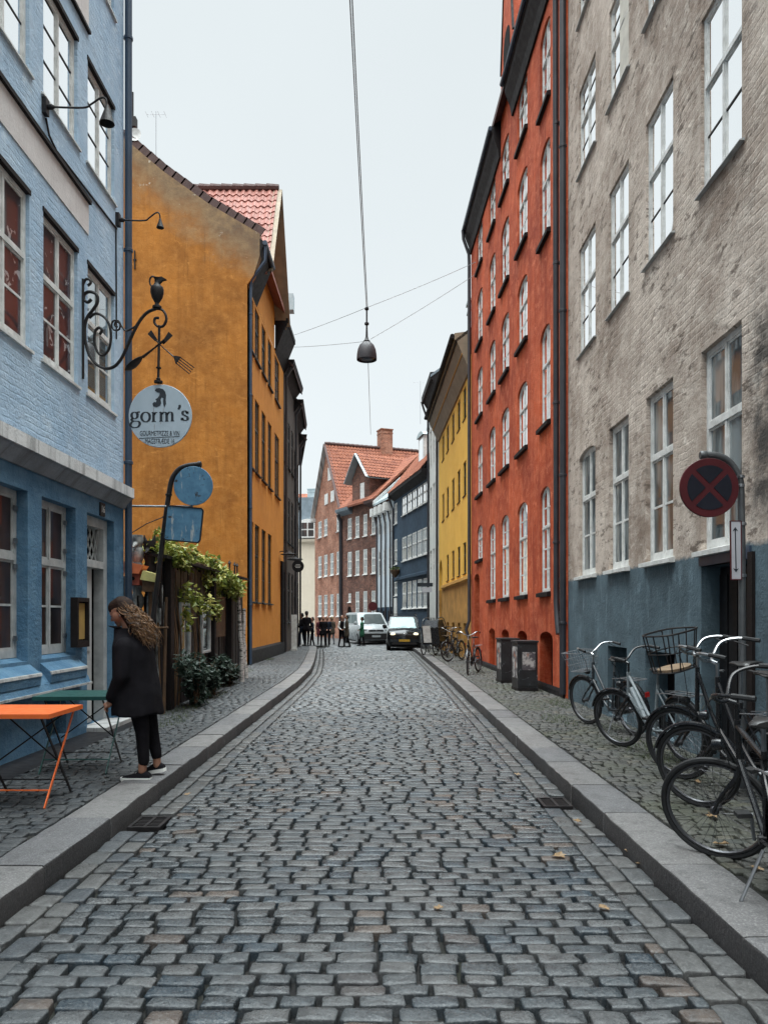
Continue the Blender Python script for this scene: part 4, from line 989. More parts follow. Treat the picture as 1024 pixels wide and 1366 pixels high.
# ---------------------------------------------------------------- ground, road, pavements
M['stone'] = stone_mat('wet granite setts', (0.036, 0.046, 0.053), (0.078, 0.081, 0.082), (0.024, 0.038, 0.05), 0.28, (0.016, 0.016, 0.018), (0.085, 0.067, 0.056))
M['stone_gutter'] = stone_mat('gutter setts', (0.052, 0.057, 0.06), (0.078, 0.078, 0.076), (0.042, 0.05, 0.058), 0.4, (0.03, 0.03, 0.03))
M['stone_small'] = stone_mat('pavement setts', (0.038, 0.038, 0.035), (0.06, 0.058, 0.052), (0.026, 0.029, 0.03), 0.55, (0.011, 0.011, 0.011), (0.085, 0.075, 0.058), (0.038, 0.043, 0.022))
M['stone_small_d'] = stone_mat('dark pavement setts', (0.022, 0.026, 0.029), (0.04, 0.043, 0.045), (0.018, 0.023, 0.028), 0.5, (0.015, 0.015, 0.016))
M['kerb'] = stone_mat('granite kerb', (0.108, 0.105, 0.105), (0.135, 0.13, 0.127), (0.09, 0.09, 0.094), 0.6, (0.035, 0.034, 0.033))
M['kerb_face'] = stone_mat('grimy shaded kerb face', (0.018, 0.016, 0.017), (0.026, 0.023, 0.023), (0.013, 0.012, 0.013), 0.7, (0.01, 0.009, 0.01))  # street face darker than the top: wet grime plus shade put into the colour
def joint_mat():
    t = NT('dark sandy joints')
    col = t.mix(t.ramp(t.noise(14, 6, 0.7), 0.4, 0.7), (0.004, 0.0036, 0.004), (0.01, 0.009, 0.008))
    col = t.mix(t.ramp(t.noise(0.8, 4, 0.6), 0.5, 0.65, 0, 0.5), col, (0.016, 0.02, 0.009))
    return t.set(col, 0.9, t.bump(t.noise(90, 4, 0.7), 0.6, 0.01))
M['joint'] = joint_mat()
M['far_paving'] = stone_mat('far paving', (0.06, 0.068, 0.072), (0.08, 0.083, 0.085), (0.05, 0.06, 0.068), 0.5)

def interp(tab, Y):
    if Y <= tab[0][0]: return tab[0][1]
    for (a, b), (c, d) in zip(tab, tab[1:]):
        if Y <= c: return b + (d - b) * (Y - a) / (c - a)
    return tab[-1][1]
KL = [(-8, -2.0), (18, -2.0), (22, -2.1), (26, -2.36), (31, -2.75), (36, -3.15), (39, -3.42), (60, -3.5)]
KR = [(-8, 1.66), (20, 1.63), (36, 1.46), (41, 1.1), (46, 0.1), (52, -1.5), (60, -4.5)]
kl = lambda Y: interp(KL, Y)
kr = lambda Y: interp(KR, Y)
KW = 0.36; KH = 0.132

def setts(cells, z, mat, name, jitter=0.006, depth=0.058, seed=1, zj=0.0045, crown=0.003):
    """a paved surface: every stone a rounded block; cells are (four plan corners, detail level)"""
    rg = np.random.default_rng(seed)
    allv, allf, base = [], [], 0
    for lod in (0, 1):
        cs = [c for c, l in cells if l == lod]
        if not cs: continue
        C = np.array(cs)                                     # n,4,2
        C = C + rg.uniform(-jitter, jitter, C.shape)
        n = len(C); K = 16 if lod == 0 else 8
        q = np.linspace(0, 2 * np.pi, K, endpoint=False) + np.pi / K
        p = 0.24
        ox = np.sign(np.cos(q)) * np.abs(np.cos(q)) ** p; oy = np.sign(np.sin(q)) * np.abs(np.sin(q)) ** p
        rings = [(1.0, -depth), (1.0, -0.011), (0.985, -0.0045), (0.94, -0.0008), (0.5, crown * 0.5)] if lod == 0 else [(1.0, -depth), (1.0, -0.012), (0.86, 0.0)]
        pts = []
        wob = 1 + rg.uniform(-0.085, 0.03, (n, K)) + (rg.random((n, K)) < 0.06) * rg.uniform(-0.14, 0, (n, K))
        for s_, h_ in rings:
            a = (ox * s_)[None, :] * wob; b = (oy * s_)[None, :] * wob
            w = [(1 - a) * (1 - b) / 4, (1 + a) * (1 - b) / 4, (1 + a) * (1 + b) / 4, (1 - a) * (1 + b) / 4]
            xy = sum(w[i][:, :, None] * C[:, None, i, :] for i in range(4))
            zz = np.full((n, K, 1), h_)
            pts.append(np.concatenate([xy, zz], 2))
        cen = np.concatenate([C.mean(1), np.full((n, 1), crown if lod == 0 else 0.002)], 1)[:, None, :]
        V = np.concatenate(pts + [cen], 1)                   # n, R*K+1, 3
        tl = rg.normal(0, 0.024, (n, 2)); d = V[:, :, :2] - C.mean(1)[:, None, :]
        V[:, :, 2] += (d * tl[:, None, :]).sum(2) + rg.uniform(-zj, zj, (n, 1)) + z
        if lod == 0: V[:, K:, 2] += rg.normal(0, 0.0013, V[:, K:, 2].shape)
        F = []
        for r_ in range(len(rings) - 1):
            for k in range(K): F.append((r_ * K + k, r_ * K + (k + 1) % K, (r_ + 1) * K + (k + 1) % K, (r_ + 1) * K + k))
        t0 = (len(rings) - 1) * K
        F4 = np.array(F); F3 = np.array([(t0 + k, t0 + (k + 1) % K, len(rings) * K) for k in range(K)])
        nv = V.shape[1]
        off = (np.arange(n) * nv)[:, None, None] + base
        allf.append((F4[None] + off).reshape(-1, 4)); allf.append((F3[None] + off).reshape(-1, 3))
        allv.append(V.reshape(-1, 3)); base += n * nv
    V = np.concatenate(allv); me = bpy.data.meshes.new(name)
    loops = np.concatenate([f.ravel() for f in allf]); tot = np.concatenate([np.full(len(f), f.shape[1]) for f in allf])
    me.vertices.add(len(V)); me.vertices.foreach_set('co', V.ravel())
    me.loops.add(len(loops)); me.loops.foreach_set('vertex_index', loops)
    me.polygons.add(len(tot)); me.polygons.foreach_set('loop_start', np.concatenate([[0], np.cumsum(tot)[:-1]])); me.polygons.foreach_set('loop_total', tot)
    me.update(calc_edges=True); me.validate()
    me.polygons.foreach_set('use_smooth', [True] * len(me.polygons))
    me.materials.append(mat)
    o = bpy.data.objects.new(name, me); COL.objects.link(o); return structure(o)

def rows(xa, xb, y0, y1, pitch, wid, gap, lod_y, seed, sag=0.0):
    rg = random.Random(seed); cells = []; y = y0
    while y < y1:
        p = pitch * rg.uniform(0.9, 1.12)
        a, b = xa(y), xb(y); x = a - rg.uniform(0, wid * 0.8)
        while x < b:
            w = wid * rg.uniform(0.78, 1.22)
            x0, x1 = max(a, x), min(b, x + w)
            if b - x1 < wid * 0.35: x1 = b; w = b - x
            if x1 - x0 > 0.05:
                g = gap; ww = 0.012 * math.sin(x0 * 3.1 + y * 0.7)
                g1 = gap * rg.uniform(0.7, 2.2)
                cells.append(([(x0 + g1, y + g * 0.6 + ww), (x1 - g * 0.7, y + g * 0.6 + ww), (x1 - g * 0.7, y + p - g * 0.6 + ww), (x0 + g1, y + p - g * 0.6 + ww)], 0 if y < lod_y else 1))
            x += w
        y += p
    return cells
# one wide ground sheet to the horizon, and the bedding under the stones
mb = MB(); mb.poly([(-2500, -800, -0.09), (2500, -800, -0.09), (2500, 4000, -0.09), (-2500, 4000, -0.09)]); structure(mb.build('ground', M['joint'], None, fix=False))
Ys = [-8 + 1.0 * k for k in range(61)]
mb = MB()
for a, b in zip(Ys, Ys[1:]): mb.poly([(kl(a) - 0.05, a, -0.05), (kr(a) + 0.05, a, -0.05), (kr(b) + 0.05, b, -0.05), (kl(b) - 0.05, b, -0.05)])
structure(mb.build('road_bed', M['joint'], None, fix=False))
GUT = 0.30
setts(rows(lambda y: kl(y) + GUT, lambda y: kr(y) - GUT, 0.8, 44.0, 0.107, 0.195, 0.008, 13, 5), 0.0, M['stone'], 'road')
# gutter: two courses of larger stones laid along each kerb
def gutter(kf, sgn, seed):
    rg = random.Random(seed); cells = []
    for c in (0, 1):
        y = 0.8 + rg.random() * 0.2
        while y < 40:
            l_ = rg.uniform(0.19, 0.3)
            o0, o1 = (0.006, GUT / 2 - 0.006) if c == 0 else (GUT / 2 + 0.006, GUT - 0.006)
            f = lambda yy, o: kf(yy) + sgn * o
            q = [(f(y + 0.008, o0), y + 0.008), (f(y + 0.008, o1), y + 0.008), (f(y + l_ - 0.008, o1), y + l_ - 0.008), (f(y + l_ - 0.008, o0), y + l_ - 0.008)]
            if sgn < 0: q = [q[1], q[0], q[3], q[2]]
            if not any(abs(y + l_ / 2 - gy) < 0.24 and gs == sgn for gy, gs in ((6.65, -1), (6.0, 1))): cells.append((q, 0 if y < 13 else 1))
            y += l_
    return cells
setts(gutter(kl, 1, 3) + gutter(kr, -1, 4), -0.008, M['stone_gutter'], 'road_gutter', seed=8)
# beyond the setts the square is plain paving
mb = MB(); mb.poly([(-40, 44, -0.004), (40, 44, -0.004), (40, 110, -0.004), (-40, 110, -0.004)]); structure(mb.build('far_road', M['far_paving'], None, fix=False))
# kerb stones
def kerb(kf, sgn, y0, y1, seed, extra=()):
    rg = random.Random(seed); mb = MB(); y = y0
    def prof(p, nx, ny):
        hh = rg.uniform(-0.004, 0.004); fr = rg.uniform(-0.006, 0.006)
        return [(p[0] + nx * o, p[1] + ny * o, z + (hh if z > 0 else 0)) for o, z in ((0.0 + fr, -0.08), (0.002 + fr, KH - 0.016), (0.008 + fr, KH - 0.005), (0.02, KH - 0.0005), (0.12, KH + 0.001), (0.26, KH + 0.001), (KW - 0.015, KH - 0.002), (KW, KH - 0.015), (KW, -0.08))]
    pts = []
    while y < y1:
        l_ = rg.uniform(0.75, 1.25); n = 7; ring = []
        for k in range(n + 1):
            yy = y + 0.006 + (l_ - 0.012) * k / n
            ring.append(prof((kf(yy), yy), sgn, 0))
        vs_ = [p for r_ in ring for p in r_]; m_ = len(ring[0])
        fs_ = [(a * m_ + b, a * m_ + b + 1, (a + 1) * m_ + b + 1, (a + 1) * m_ + b) for a in range(n) for b in range(m_ - 1)]
        fs_ += [tuple(range(m_)), tuple(n * m_ + b for b in range(m_ - 1, -1, -1))]
        mb.add(vs_, fs_)
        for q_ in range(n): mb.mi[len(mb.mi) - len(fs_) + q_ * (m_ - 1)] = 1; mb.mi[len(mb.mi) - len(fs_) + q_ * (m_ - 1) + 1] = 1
        y += l_
    if extra:
        for p0, p1 in zip(extra, extra[1:]):
            d = Vector((p1[0] - p0[0], p1[1] - p0[1])).normalized(); nx, ny = -d.y, d.x
            r0, r1 = prof(p0, nx, ny), prof(p1, nx, ny); m_ = len(r0)
            mb.add(r0 + r1, [(b, b + 1, m_ + b + 1, m_ + b) for b in range(m_ - 1)] + [tuple(range(m_)), tuple(range(2 * m_ - 1, m_ - 1, -1))])
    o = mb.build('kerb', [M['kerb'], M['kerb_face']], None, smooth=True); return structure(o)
cornr = [(-3.42 - 1.3 * (1 - math.cos(q)), 39.0 + 1.3 * math.sin(q)) for q in [RAD(15 * k) for k in range(7)]] + [(-6.5, 40.35)]
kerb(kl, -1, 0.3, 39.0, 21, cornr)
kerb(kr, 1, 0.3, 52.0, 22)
# pavements
def pav_bed(a, b, y0, y1, z):
    mb = MB(); n = int(y1 - y0)
    for k in range(n):
        p, q = y0 + (y1 - y0) * k / n, y0 + (y1 - y0) * (k + 1) / n
        mb.poly([(a(p), p, z), (b(p), p, z), (b(q), q, z), (a(q), q, z)])
    return structure(mb.build('pavement_bed', M['joint'], None, fix=False))
pav_bed(lambda y: -12, lambda y: kl(y) - KW + 0.01, -8, 39, 0.105)
pav_bed(lambda y: kr(y) + KW - 0.01, lambda y: 6.0, -8, 52, 0.105)
lx = lambda y: -3.42 if y < 11.4 else (-4.3 if y < 24 else -4.25)
setts(rows(lx, lambda y: kl(y) - KW - 0.01, 1.0, 39.6, 0.098, 0.135, 0.006, 11, 31), 0.128, M['stone_small_d'], 'pavement', seed=5, jitter=0.008)
setts(rows(lambda y: kr(y) + KW + 0.01, lambda y: 3.36 if y < 13 else (3.36 - 0.03 * (y - 13)), 1.0, 36.0, 0.098, 0.13, 0.006, 11, 32), 0.128, M['stone_small'], 'pavement', seed=6, jitter=0.01)
# dark strip at the foot of the blue house
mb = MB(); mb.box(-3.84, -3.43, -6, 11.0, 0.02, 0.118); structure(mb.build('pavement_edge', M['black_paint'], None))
# gutter drains
for x, y, lb in ((kr(6.65) - 0.17, 6.65, 'square iron gully grate beside the right kerb'), (kl(6.0) + 0.17, 6.0, 'square iron gully grate beside the left kerb, near the walking woman')):
    t = thing('drain_cover', lb, 'drain', (x, y, 0)); mb = MB()
    w, d = 0.125, 0.16
    mb.box(-w, w, -d, -d + 0.025, -0.03, 0.004); mb.box(-w, w, d - 0.025, d, -0.03, 0.004); mb.box(-w, -w + 0.025, -d + 0.025, d - 0.025, -0.03, 0.004); mb.box(w - 0.025, w, -d + 0.025, d - 0.025, -0.03, 0.004)
    mb.box(-0.012, 0.012, -d + 0.025, d - 0.025, -0.03, 0.003); mb.build('frame', M['iron'], t)
    mb = MB()
    for k in range(6): mb.box(-w + 0.025, w - 0.025, -d + 0.04 + k * 0.043, -d + 0.058 + k * 0.043, -0.03, -0.003)
    mb.build('grate', M['iron'], t)
# grass tufts in the joints near the walls
def grass(spots, name):
    mb = MB(); rg = random.Random(77)
    for (x, y, r_, n) in spots:
        for k in range(n):
            q = rg.uniform(0, 6.28); d = r_ * math.sqrt(rg.random()); px, py = x + d * math.cos(q) * 0.6, y + d * math.sin(q) * 2
            h_ = rg.uniform(0.02, 0.07); a = rg.uniform(0, 6.28); l_ = rg.uniform(0.01, 0.04)
            ca, sa_ = math.cos(a), math.sin(a); w = 0.004
            mb.poly([(px - sa_ * w, py + ca * w, 0.11), (px + sa_ * w, py - ca * w, 0.11), (px + ca * l_, py + sa_ * l_, 0.12 + h_)])
    o = mb.build(name, M['grass'], None, fix=False); o['kind'] = 'stuff'; return tag(o, 'short grass and weeds growing between the paving setts', 'grass')
M['grass'] = pm('grass', (0.06, 0.085, 0.02), (0.035, 0.05, 0.015), 9, 0.8)
grass([(-3.3, 14.5, 0.5, 500), (-3.6, 17, 0.6, 500), (-3.9, 21, 0.5, 500), (-4.05, 27, 0.3, 400), (-3.0, 10.9, 0.35, 350), (2.9, 8.5, 0.4, 350), (2.5, 11, 0.35, 300), (3.0, 13, 0.3, 250), (-3.2, 12.2, 0.4, 300)], 'weeds')
# ---------------------------------------------------------------- lamps, signs, tables
def spiral(cx, cz, r0, r1, a0, a1, n=18):
    return [(cx + (r0 + (r1 - r0) * k / n) * math.cos(RAD(a0 + (a1 - a0) * k / n)), cz + (r0 + (r1 - r0) * k / n) * math.sin(RAD(a0 + (a1 - a0) * k / n))) for k in range(n + 1)]
def curve2(pts, n=6):
    """smooth curve through 2D points"""
    out = []
    P = [pts[0]] + list(pts) + [pts[-1]]
    for i in range(1, len(P) - 2):
        p0, p1, p2, p3 = P[i - 1], P[i], P[i + 1], P[i + 2]
        for k in range(n):
            t = k / n
            out.append(tuple(0.5 * ((2 * p1[q]) + (-p0[q] + p2[q]) * t + (2 * p0[q] - 5 * p1[q] + 4 * p2[q] - p3[q]) * t * t + (-p0[q] + 3 * p1[q] - 3 * p2[q] + p3[q]) * t ** 3) for q in range(len(p1))))
    out.append(tuple(pts[-1])); return out
# gooseneck lamps on the blue house
for Y, z, reach, lb, sh in ((8.68, 7.38, 0.72, 'black gooseneck lamp on the blue wall above the cream panel', 1.0), (11.05, 7.33, 0.63, 'small black gooseneck lamp at the corner of the blue house', 0.6)):
    t = thing('wall_lamp', lb, 'lamp', (-3.85, Y, z))
    mb = MB(); mb.box(0.0, 0.05, -0.045, 0.045, -0.09, 0.09); mb.lathe([(0.03, 0), (0.03, 0.05), (0.012, 0.08)], (0.05, 0, 0), 10, 'x'); mb.build('wall_box', M['iron'], t)
    mb = MB(); pts = [(0.05, 0), (reach * 0.62, -0.01), (reach * 0.75, 0.03), (reach * 0.9, 0.1), (reach * 0.98, 0.09), (reach, 0.0)]
    mb.tube([(x, 0, zz) for x, zz in curve2(pts, 5)], 0.011, 7); mb.build('arm', M['iron'], t, smooth=True)
    mb = MB(); mb.lathe([(0.012, 0.02), (0.018, 0.0), (0.03 * sh + 0.01, -0.06 * sh), (0.075 * sh + 0.01, -0.19 * sh), (0.07 * sh + 0.01, -0.19 * sh), (0.012, -0.03)], (reach, 0, 0.0), 14); mb.build('lamp_shade', M['iron'], t, smooth=True)
# cable on the blue wall
mb = MB(); mb.tube([(0, 8.72, 7.28), (0.01, 8.78, 7.12), (0, 9.0, 7.08), (0, 11.03, 7.19)], 0.012, 6); mb.tube([(0, 11.0, 7.2), (0, 11.02, 6.0), (0, 11.02, 5.6)], 0.01, 6); mb.xf(Matrix.Translation((-3.838, 0, 0)))
tag(mb.build('wall_cable', M['iron'], None), 'black lamp cable running along the pale blue upper wall', 'cable')

# hanging wrought iron restaurant sign: seen square on, so drawn in the x-z plane
SY = 9.8; PXM = SY / 1024
sx_ = lambda px: (px - 512) * PXM
sz_ = lambda py: 1.6 + (824 - py) * PXM
gs = thing('hanging_sign', 'wrought iron sign with jug, spoon, fork and a round pale blue gorm\'s disc', 'sign', (-3.85, SY, 4.8))
O = Vector((-3.85, SY, 4.8))
def P(px, py, dy=0.0): return (sx_(px) - O.x, dy, sz_(py) - O.z)
def trace(pts, r, name='scroll', n=6, par=gs, mat='iron', sm=6):
    mb = MB(); mb.tube([P(x, y) for x, y in curve2(pts, sm)], r, n); return mb.build(name, M[mat], par, smooth=True)
mb = MB(); mb.tube([P(110.5, 372), P(110.5, 505)], 0.02, 8); mb.tube([P(105, 395), P(110, 398)], 0.015, 6); mb.lathe([(0.0, -0.03), (0.03, -0.03), (0.03, 0.03), (0.0, 0.03)], P(104.5, 398), 10, 'x'); mb.lathe([(0.0, -0.03), (0.03, -0.03), (0.03, 0.03), (0.0, 0.03)], P(104.5, 478), 10, 'x'); mb.build('wall_bar', M['iron'], gs, smooth=True)
br = trace([(117, 381), (121, 377), (119, 372.5), (114, 373), (110.5, 380)], 0.017)
trace([(122, 399), (117, 403), (112, 399), (113, 392), (120, 389), (129, 393), (130, 403), (124, 413), (116, 424), (113, 438), (114, 455), (119, 473), (129, 486), (141, 491.5), (152, 489), (160, 481), (166, 470), (174, 452), (185, 430), (196, 417), (208, 411.5)], 0.02)
trace([(133, 446), (136, 440), (132, 437), (127, 442), (126, 455), (130, 469), (137, 474), (145, 466), (148, 450), (146, 434), (139, 423), (128, 418), (119, 424)], 0.017)
trace([(157, 436), (153, 434), (155, 429), (160, 432), (159, 439), (152, 440), (149, 434), (151, 428), (158, 428), (162, 435), (168, 441), (176, 438), (182, 434)], 0.012)
trace([(208, 411.5), (216, 413), (221, 420), (221.5, 428), (217, 435), (210, 435), (206, 430), (207, 424.5), (212, 424)], 0.017)
mb = MB(); mb.tube([P(212.5, 434), P(211, 512)], 0.017, 8)
for py in (490,): mb.lathe([(0.017, -0.015), (0.034, -0.012), (0.034, 0.0), (0.017, 0.004)], P(211.5, py), 10)
mb.lathe([(0.02, 0.03), (0.03, 0.02), (0.02, 0.0), (0.055, -0.01), (0.055, -0.035), (0.02, -0.035)], P(211.3, 507), 12); mb.build('hanger_rod', M['iron'], gs, smooth=True)
# jug
mb = MB(); c = P(209.5, 411)
q = PXM
prof = [(6, 0), (6, 2.5), (3.2, 4.5), (2.6, 7), (4, 9), (7, 14), (8.6, 20), (8.8, 25), (8, 28), (4.6, 31), (3.3, 34), (3.4, 38), (4.5, 40.5)]
mb.lathe([(r_ * q, h_ * q) for r_, h_ in prof], c, 16)
sp = [(207, 372), (206, 369), (211, 370.5), (216, 369.5), (222, 373), (217, 374), (213, 378), (208, 378)]
mb.prism([(sx_(x) - O.x, sz_(y) - O.z) for x, y in sp], -0.025, 0.025); jug = mb.build('jug', M['iron'], gs, smooth=True)
trace([(207, 370), (203, 368.5), (200, 372), (200, 378), (203, 384), (204, 388)], 0.011, 'jug_handle', par=jug)
# spoon and fork, crossing behind the rod
mb = MB()
a, b = Vector(P(224, 444)), Vector(P(187, 477))
hd = Vector(P(180, 483))
mb.prism([P(x, y)[::2] for x, y in ((224, 441), (229.5, 446), (217, 458), (214.5, 455.5))], 0.03, 0.042); mb.tube([P(219, 453.5), P(206, 464), P(190, 476.5)], [0.03, 0.02, 0.035], 7, flat=0.4)
mb.tube([P(190, 475.5), P(187, 478), P(183, 481.5), P(177, 486.5), P(171, 491), P(166.5, 494)], [0.02, 0.06, 0.088, 0.105, 0.085, 0.015], 12, flat=0.25)
mb.build('spoon', M['iron'], gs, smooth=True)
mb = MB(); mb.prism([P(x, y)[::2] for x, y in ((203, 441.5), (198, 447), (208, 456.5), (211, 454))], -0.042, -0.03); mb.tube([P(208, 453.5), P(217, 463), P(232, 476)], [0.03, 0.016, 0.022], 7, flat=0.4)
f0 = Vector(P(232, 476)); dr_ = (Vector(P(250, 490)) - f0).normalized(); sd = Vector((-dr_.z, 0, dr_.x))
mb.prism([P(x, y)[::2] for x, y in ((231, 474.5), (235, 474.5), (241.5, 476), (234.5, 485.5), (232.5, 479.5))], -0.006, 0.006)
for k in range(4):
    o = sd * (0.045 - 0.03 * k); mb.bar(f0 + dr_ * 0.06 + o, f0 + dr_ * 0.29 + o * 1.1, 0.012, 0.01, (0, 1, 0))
mb.build('fork', M['steel'] if False else M['iron'], gs)
# disc with its emblem and lettering
M['sign_blue'] = pm('pale blue sign enamel', (0.44, 0.52, 0.58), (0.39, 0.47, 0.53), 5, 0.5)
M['ink'] = pm('dark sign paint', (0.018, 0.025, 0.035), None, 8, 0.5)
cx, cz = P(214, 555)[0], P(214, 555)[2]
mb = MB(); rr = 42 * PXM
mb.lathe([(rr - 0.004, -0.014), (rr, -0.01), (rr, 0.01), (rr - 0.004, 0.014)], (cx, 0, cz), 64, 'y'); disc = mb.build('sign_disc', M['sign_blue'], gs)
def outline(pts, name, y0=-0.019, par=disc, mat='ink'):
    mb = MB(); mb.prism([(sx_(x) - O.x, sz_(y) - O.z) for x, y in pts], y0, -0.0135); return mb.build(name, M[mat], par)
# bearded head in profile: hair and beard in dark paint, face left open
outline([(207, 521.5), (209, 518.5), (213, 518), (218, 519.5), (221, 523), (222, 528), (221.5, 534), (222, 539), (220, 543.5), (218.5, 540), (218, 535), (218.5, 531.5), (216, 530.5), (214.5, 533), (215.5, 538), (213.5, 542), (209, 543.5), (205, 542.5), (204, 539), (206, 536.5), (208.5, 537), (209.5, 534.5), (207.5, 533), (211, 531), (213.5, 527.5), (213.5, 524.5), (210.5, 524)], 'emblem')
def pen(strokes, name, par, y=-0.0165, width=3.5, thin=1.15, ang=0, mat='ink'):
    """lettering drawn as pen strokes, thick in the uprights and thin across, in photo pixels"""
    mb = MB()
    for st in strokes:
        pts = curve2(st, 7) if len(st) > 2 else st; L_, R_ = [], []
        for i, p in enumerate(pts):
            a_, b_ = pts[max(i - 1, 0)], pts[min(i + 1, len(pts) - 1)]
            dx_, dy_ = b_[0] - a_[0], b_[1] - a_[1]; n_ = math.hypot(dx_, dy_) or 1
            w = (thin + (width - thin) * abs(dy_ / n_) ** 1.4) / 2
            nx, ny = -dy_ / n_, dx_ / n_
            L_.append((p[0] + nx * w, p[1] + ny * w)); R_.append((p[0] - nx * w, p[1] - ny * w))
        for i in range(len(pts) - 1):
            mb.poly([(sx_(x) - O.x, y, sz_(z) - O.z) for x, z in (L_[i], L_[i + 1], R_[i + 1], R_[i])])
    return mb.build(name, M[mat], par, fix=False)
def ell(cx_, cy_, rx, ry, a0=0, a1=360, n=14): return [(cx_ + rx * math.cos(RAD(a0 + (a1 - a0) * k / n)), cy_ + ry * math.sin(RAD(a0 + (a1 - a0) * k / n))) for k in range(n + 1)]
S = []
S += [ell(180, 554.5, 4.0, 4.3), [(183, 551), (185.5, 549.8), (187, 550.5)], [(177.5, 558), (176, 560.5), (179, 562), (185, 562.5), (187, 566), (184, 570), (178, 570.5), (174.5, 567.5), (176.5, 563.5), (179, 562)]]      # g
S += [ell(194.8, 556.6, 5.6, 6.3)]                                                                                                               # o
S += [[(205.3, 550.5), (205.3, 562.5)], [(202.8, 550.8), (205.5, 550.4)], [(202.8, 562.6), (208.5, 562.6)], [(206, 553.5), (208, 550.8), (210.5, 550.8)]]  # r
S += [[(215.3, 550.2), (215.3, 562)], [(212.8, 550.5), (215.5, 550.1)], [(212.8, 562.2), (217.8, 562.2)], [(216, 553), (219, 550.3), (222, 551.3), (222.8, 554.5)], [(222.8, 553.5), (222.8, 562)], [(220.5, 562.2), (225.2, 562.2)],
      [(223.5, 553), (226.5, 550.2), (229.5, 551), (230.3, 554.5)], [(230.3, 553.5), (230.3, 561.7)], [(228, 561.9), (233, 561.9)]]              # m
S += [[(239.6, 540.5), (240.2, 543), (238.3, 546.5)]]                                                                                            # '
S += [[(250.2, 551.6), (247.5, 548.6), (244.3, 549.6), (244.4, 553), (247.5, 554.8), (250.4, 556.8), (250.2, 560.2), (246.5, 561.2), (243.2, 558.4)], [(250.3, 549.2), (250.3, 552.4)], [(243.2, 557.6), (243.2, 561)]]   # s
pen(S, 'lettering', disc)
for body, py, size, w in (('GOURMETPIZZE & VIN', 578.2, 0.088, 52.5), ('MAGSTR\u00c6DE 16', 588.8, 0.088, 39)):
    tp = text_part(body, size, 'lettering', M['ink'], disc, Matrix.Identity(4), 0.0008, 1.0, 0.0)
    xs = [v.co.x for v in tp.data.vertices]; k = w * PXM / (max(xs) - min(xs)); zc = (max(v.co.y for v in tp.data.vertices) + min(v.co.y for v in tp.data.vertices)) / 2
    tp.data.transform(Matrix.Translation((P(213.5, py)[0], -0.0165, P(213.5, py)[2])) @ FACE_CAM @ Matrix.Diagonal((k, 1, 1, 1)) @ Matrix.Translation((0, -zc, 0)))
mb = MB(); a, b = P(186, 585), P(240, 582.5); mb.bar((a[0], -0.0155, a[2]), (b[0], -0.0155, b[2]), 0.007, 0.003, (0, 1, 0)); mb.build('rule', M['ink'], disc)
M['rust'] = pm('rust stain', (0.3, 0.27, 0.25), None, 8, 0.8)
mb = MB()
for x, y0, y1 in ((205, 544, 556), (214.5, 549, 566), (218, 545, 560), (206, 566, 574)): mb.poly([P(x, y0, -0.0142), P(x + 0.7, y0, -0.0142), P(x + 0.5, y1, -0.0142), P(x + 0.1, y1, -0.0142)])
mb.build('rust_streaks', M['rust'], disc, fix=False)

# menu case
t = thing('menu_case', 'brown framed glazed menu case on the blue wall beside the door', 'menu case', (-3.85, 9.62, 1.55))
mb = MB()
for y0, y1, z0, z1 in ((-0.19, 0.19, -0.32, -0.24), (-0.19, 0.19, 0.25, 0.3), (-0.19, -0.15, -0.24, 0.25), (0.15, 0.19, -0.24, 0.25)): mb.box(0.0, 0.09, y0, y1, z0, z1)
mb.box(0.0, 0.02, -0.15, 0.15, -0.24, 0.25); mb.build('frame', M['dark_wood'], t)
M['paper'] = pm('yellowed menu paper', (0.42, 0.27, 0.07), (0.33, 0.2, 0.06), 4, 0.7)
mb = MB(); mb.box(0.02, 0.05, -0.135, 0.135, -0.22, 0.23); mb.build('menu_sheet', M['paper'], t)

# folding tables
M['orange_paint'] = pm('orange metal paint', (0.82, 0.17, 0.035), (0.7, 0.13, 0.03), 6, 0.42)
M['green_paint'] = pm('dark green metal paint', (0.014, 0.075, 0.065), (0.01, 0.055, 0.05), 6, 0.4)
def table(label, loc, mat, legmat, rot=0.0):
    t = thing('folding_table', label, 'table', loc, rot); H_ = 0.73
    mb = MB(); w, d = 0.36, 0.33
    mb.box(-w, w, -d, d, H_ - 0.006, H_); mb.box(-w, w, -d, -d + 0.012, H_ - 0.035, H_ - 0.006); mb.box(-w, w, d - 0.012, d, H_ - 0.035, H_ - 0.006)
    mb.box(-w, -w + 0.012, -d + 0.012, d - 0.012, H_ - 0.035, H_ - 0.006); mb.box(w - 0.012, w, -d + 0.012, d - 0.012, H_ - 0.035, H_ - 0.006)
    mb.build('tabletop', M[mat], t)
    for s_, x in ((1, w - 0.05), (-1, w - 0.09)):
        for sg in (1, -1):
            mb = MB(); mb.bar((sg * x, -0.3 * s_, 0.0), (sg * x, 0.27 * s_, H_ - 0.03), 0.022, 0.008, (1, 0, 0)); mb.build('leg', M[mat if s_ > 0 else legmat], t)
        mb = MB(); z = 0.12; y = -0.3 * s_ + 0.57 * s_ * z / 0.7
        mb.bar((-x, y, z), (x, y, z), 0.02, 0.008); mb.build('crossbar', M[mat if s_ > 0 else legmat], t)
    mb = MB(); mb.bar((-w + 0.1, 0.1, 0.28), (w - 0.12, 0.2, 0.66), 0.012, 0.006, (0, 1, 0)); mb.bar((-w + 0.12, 0.21, 0.66), (w - 0.1, 0.11, 0.28), 0.012, 0.006, (0, 1, 0)); mb.build('brace', M['iron'], t)
    return t
table('orange metal folding table in front of the blue house', (-2.92, 6.2, 0.13), 'orange_paint', 'iron')
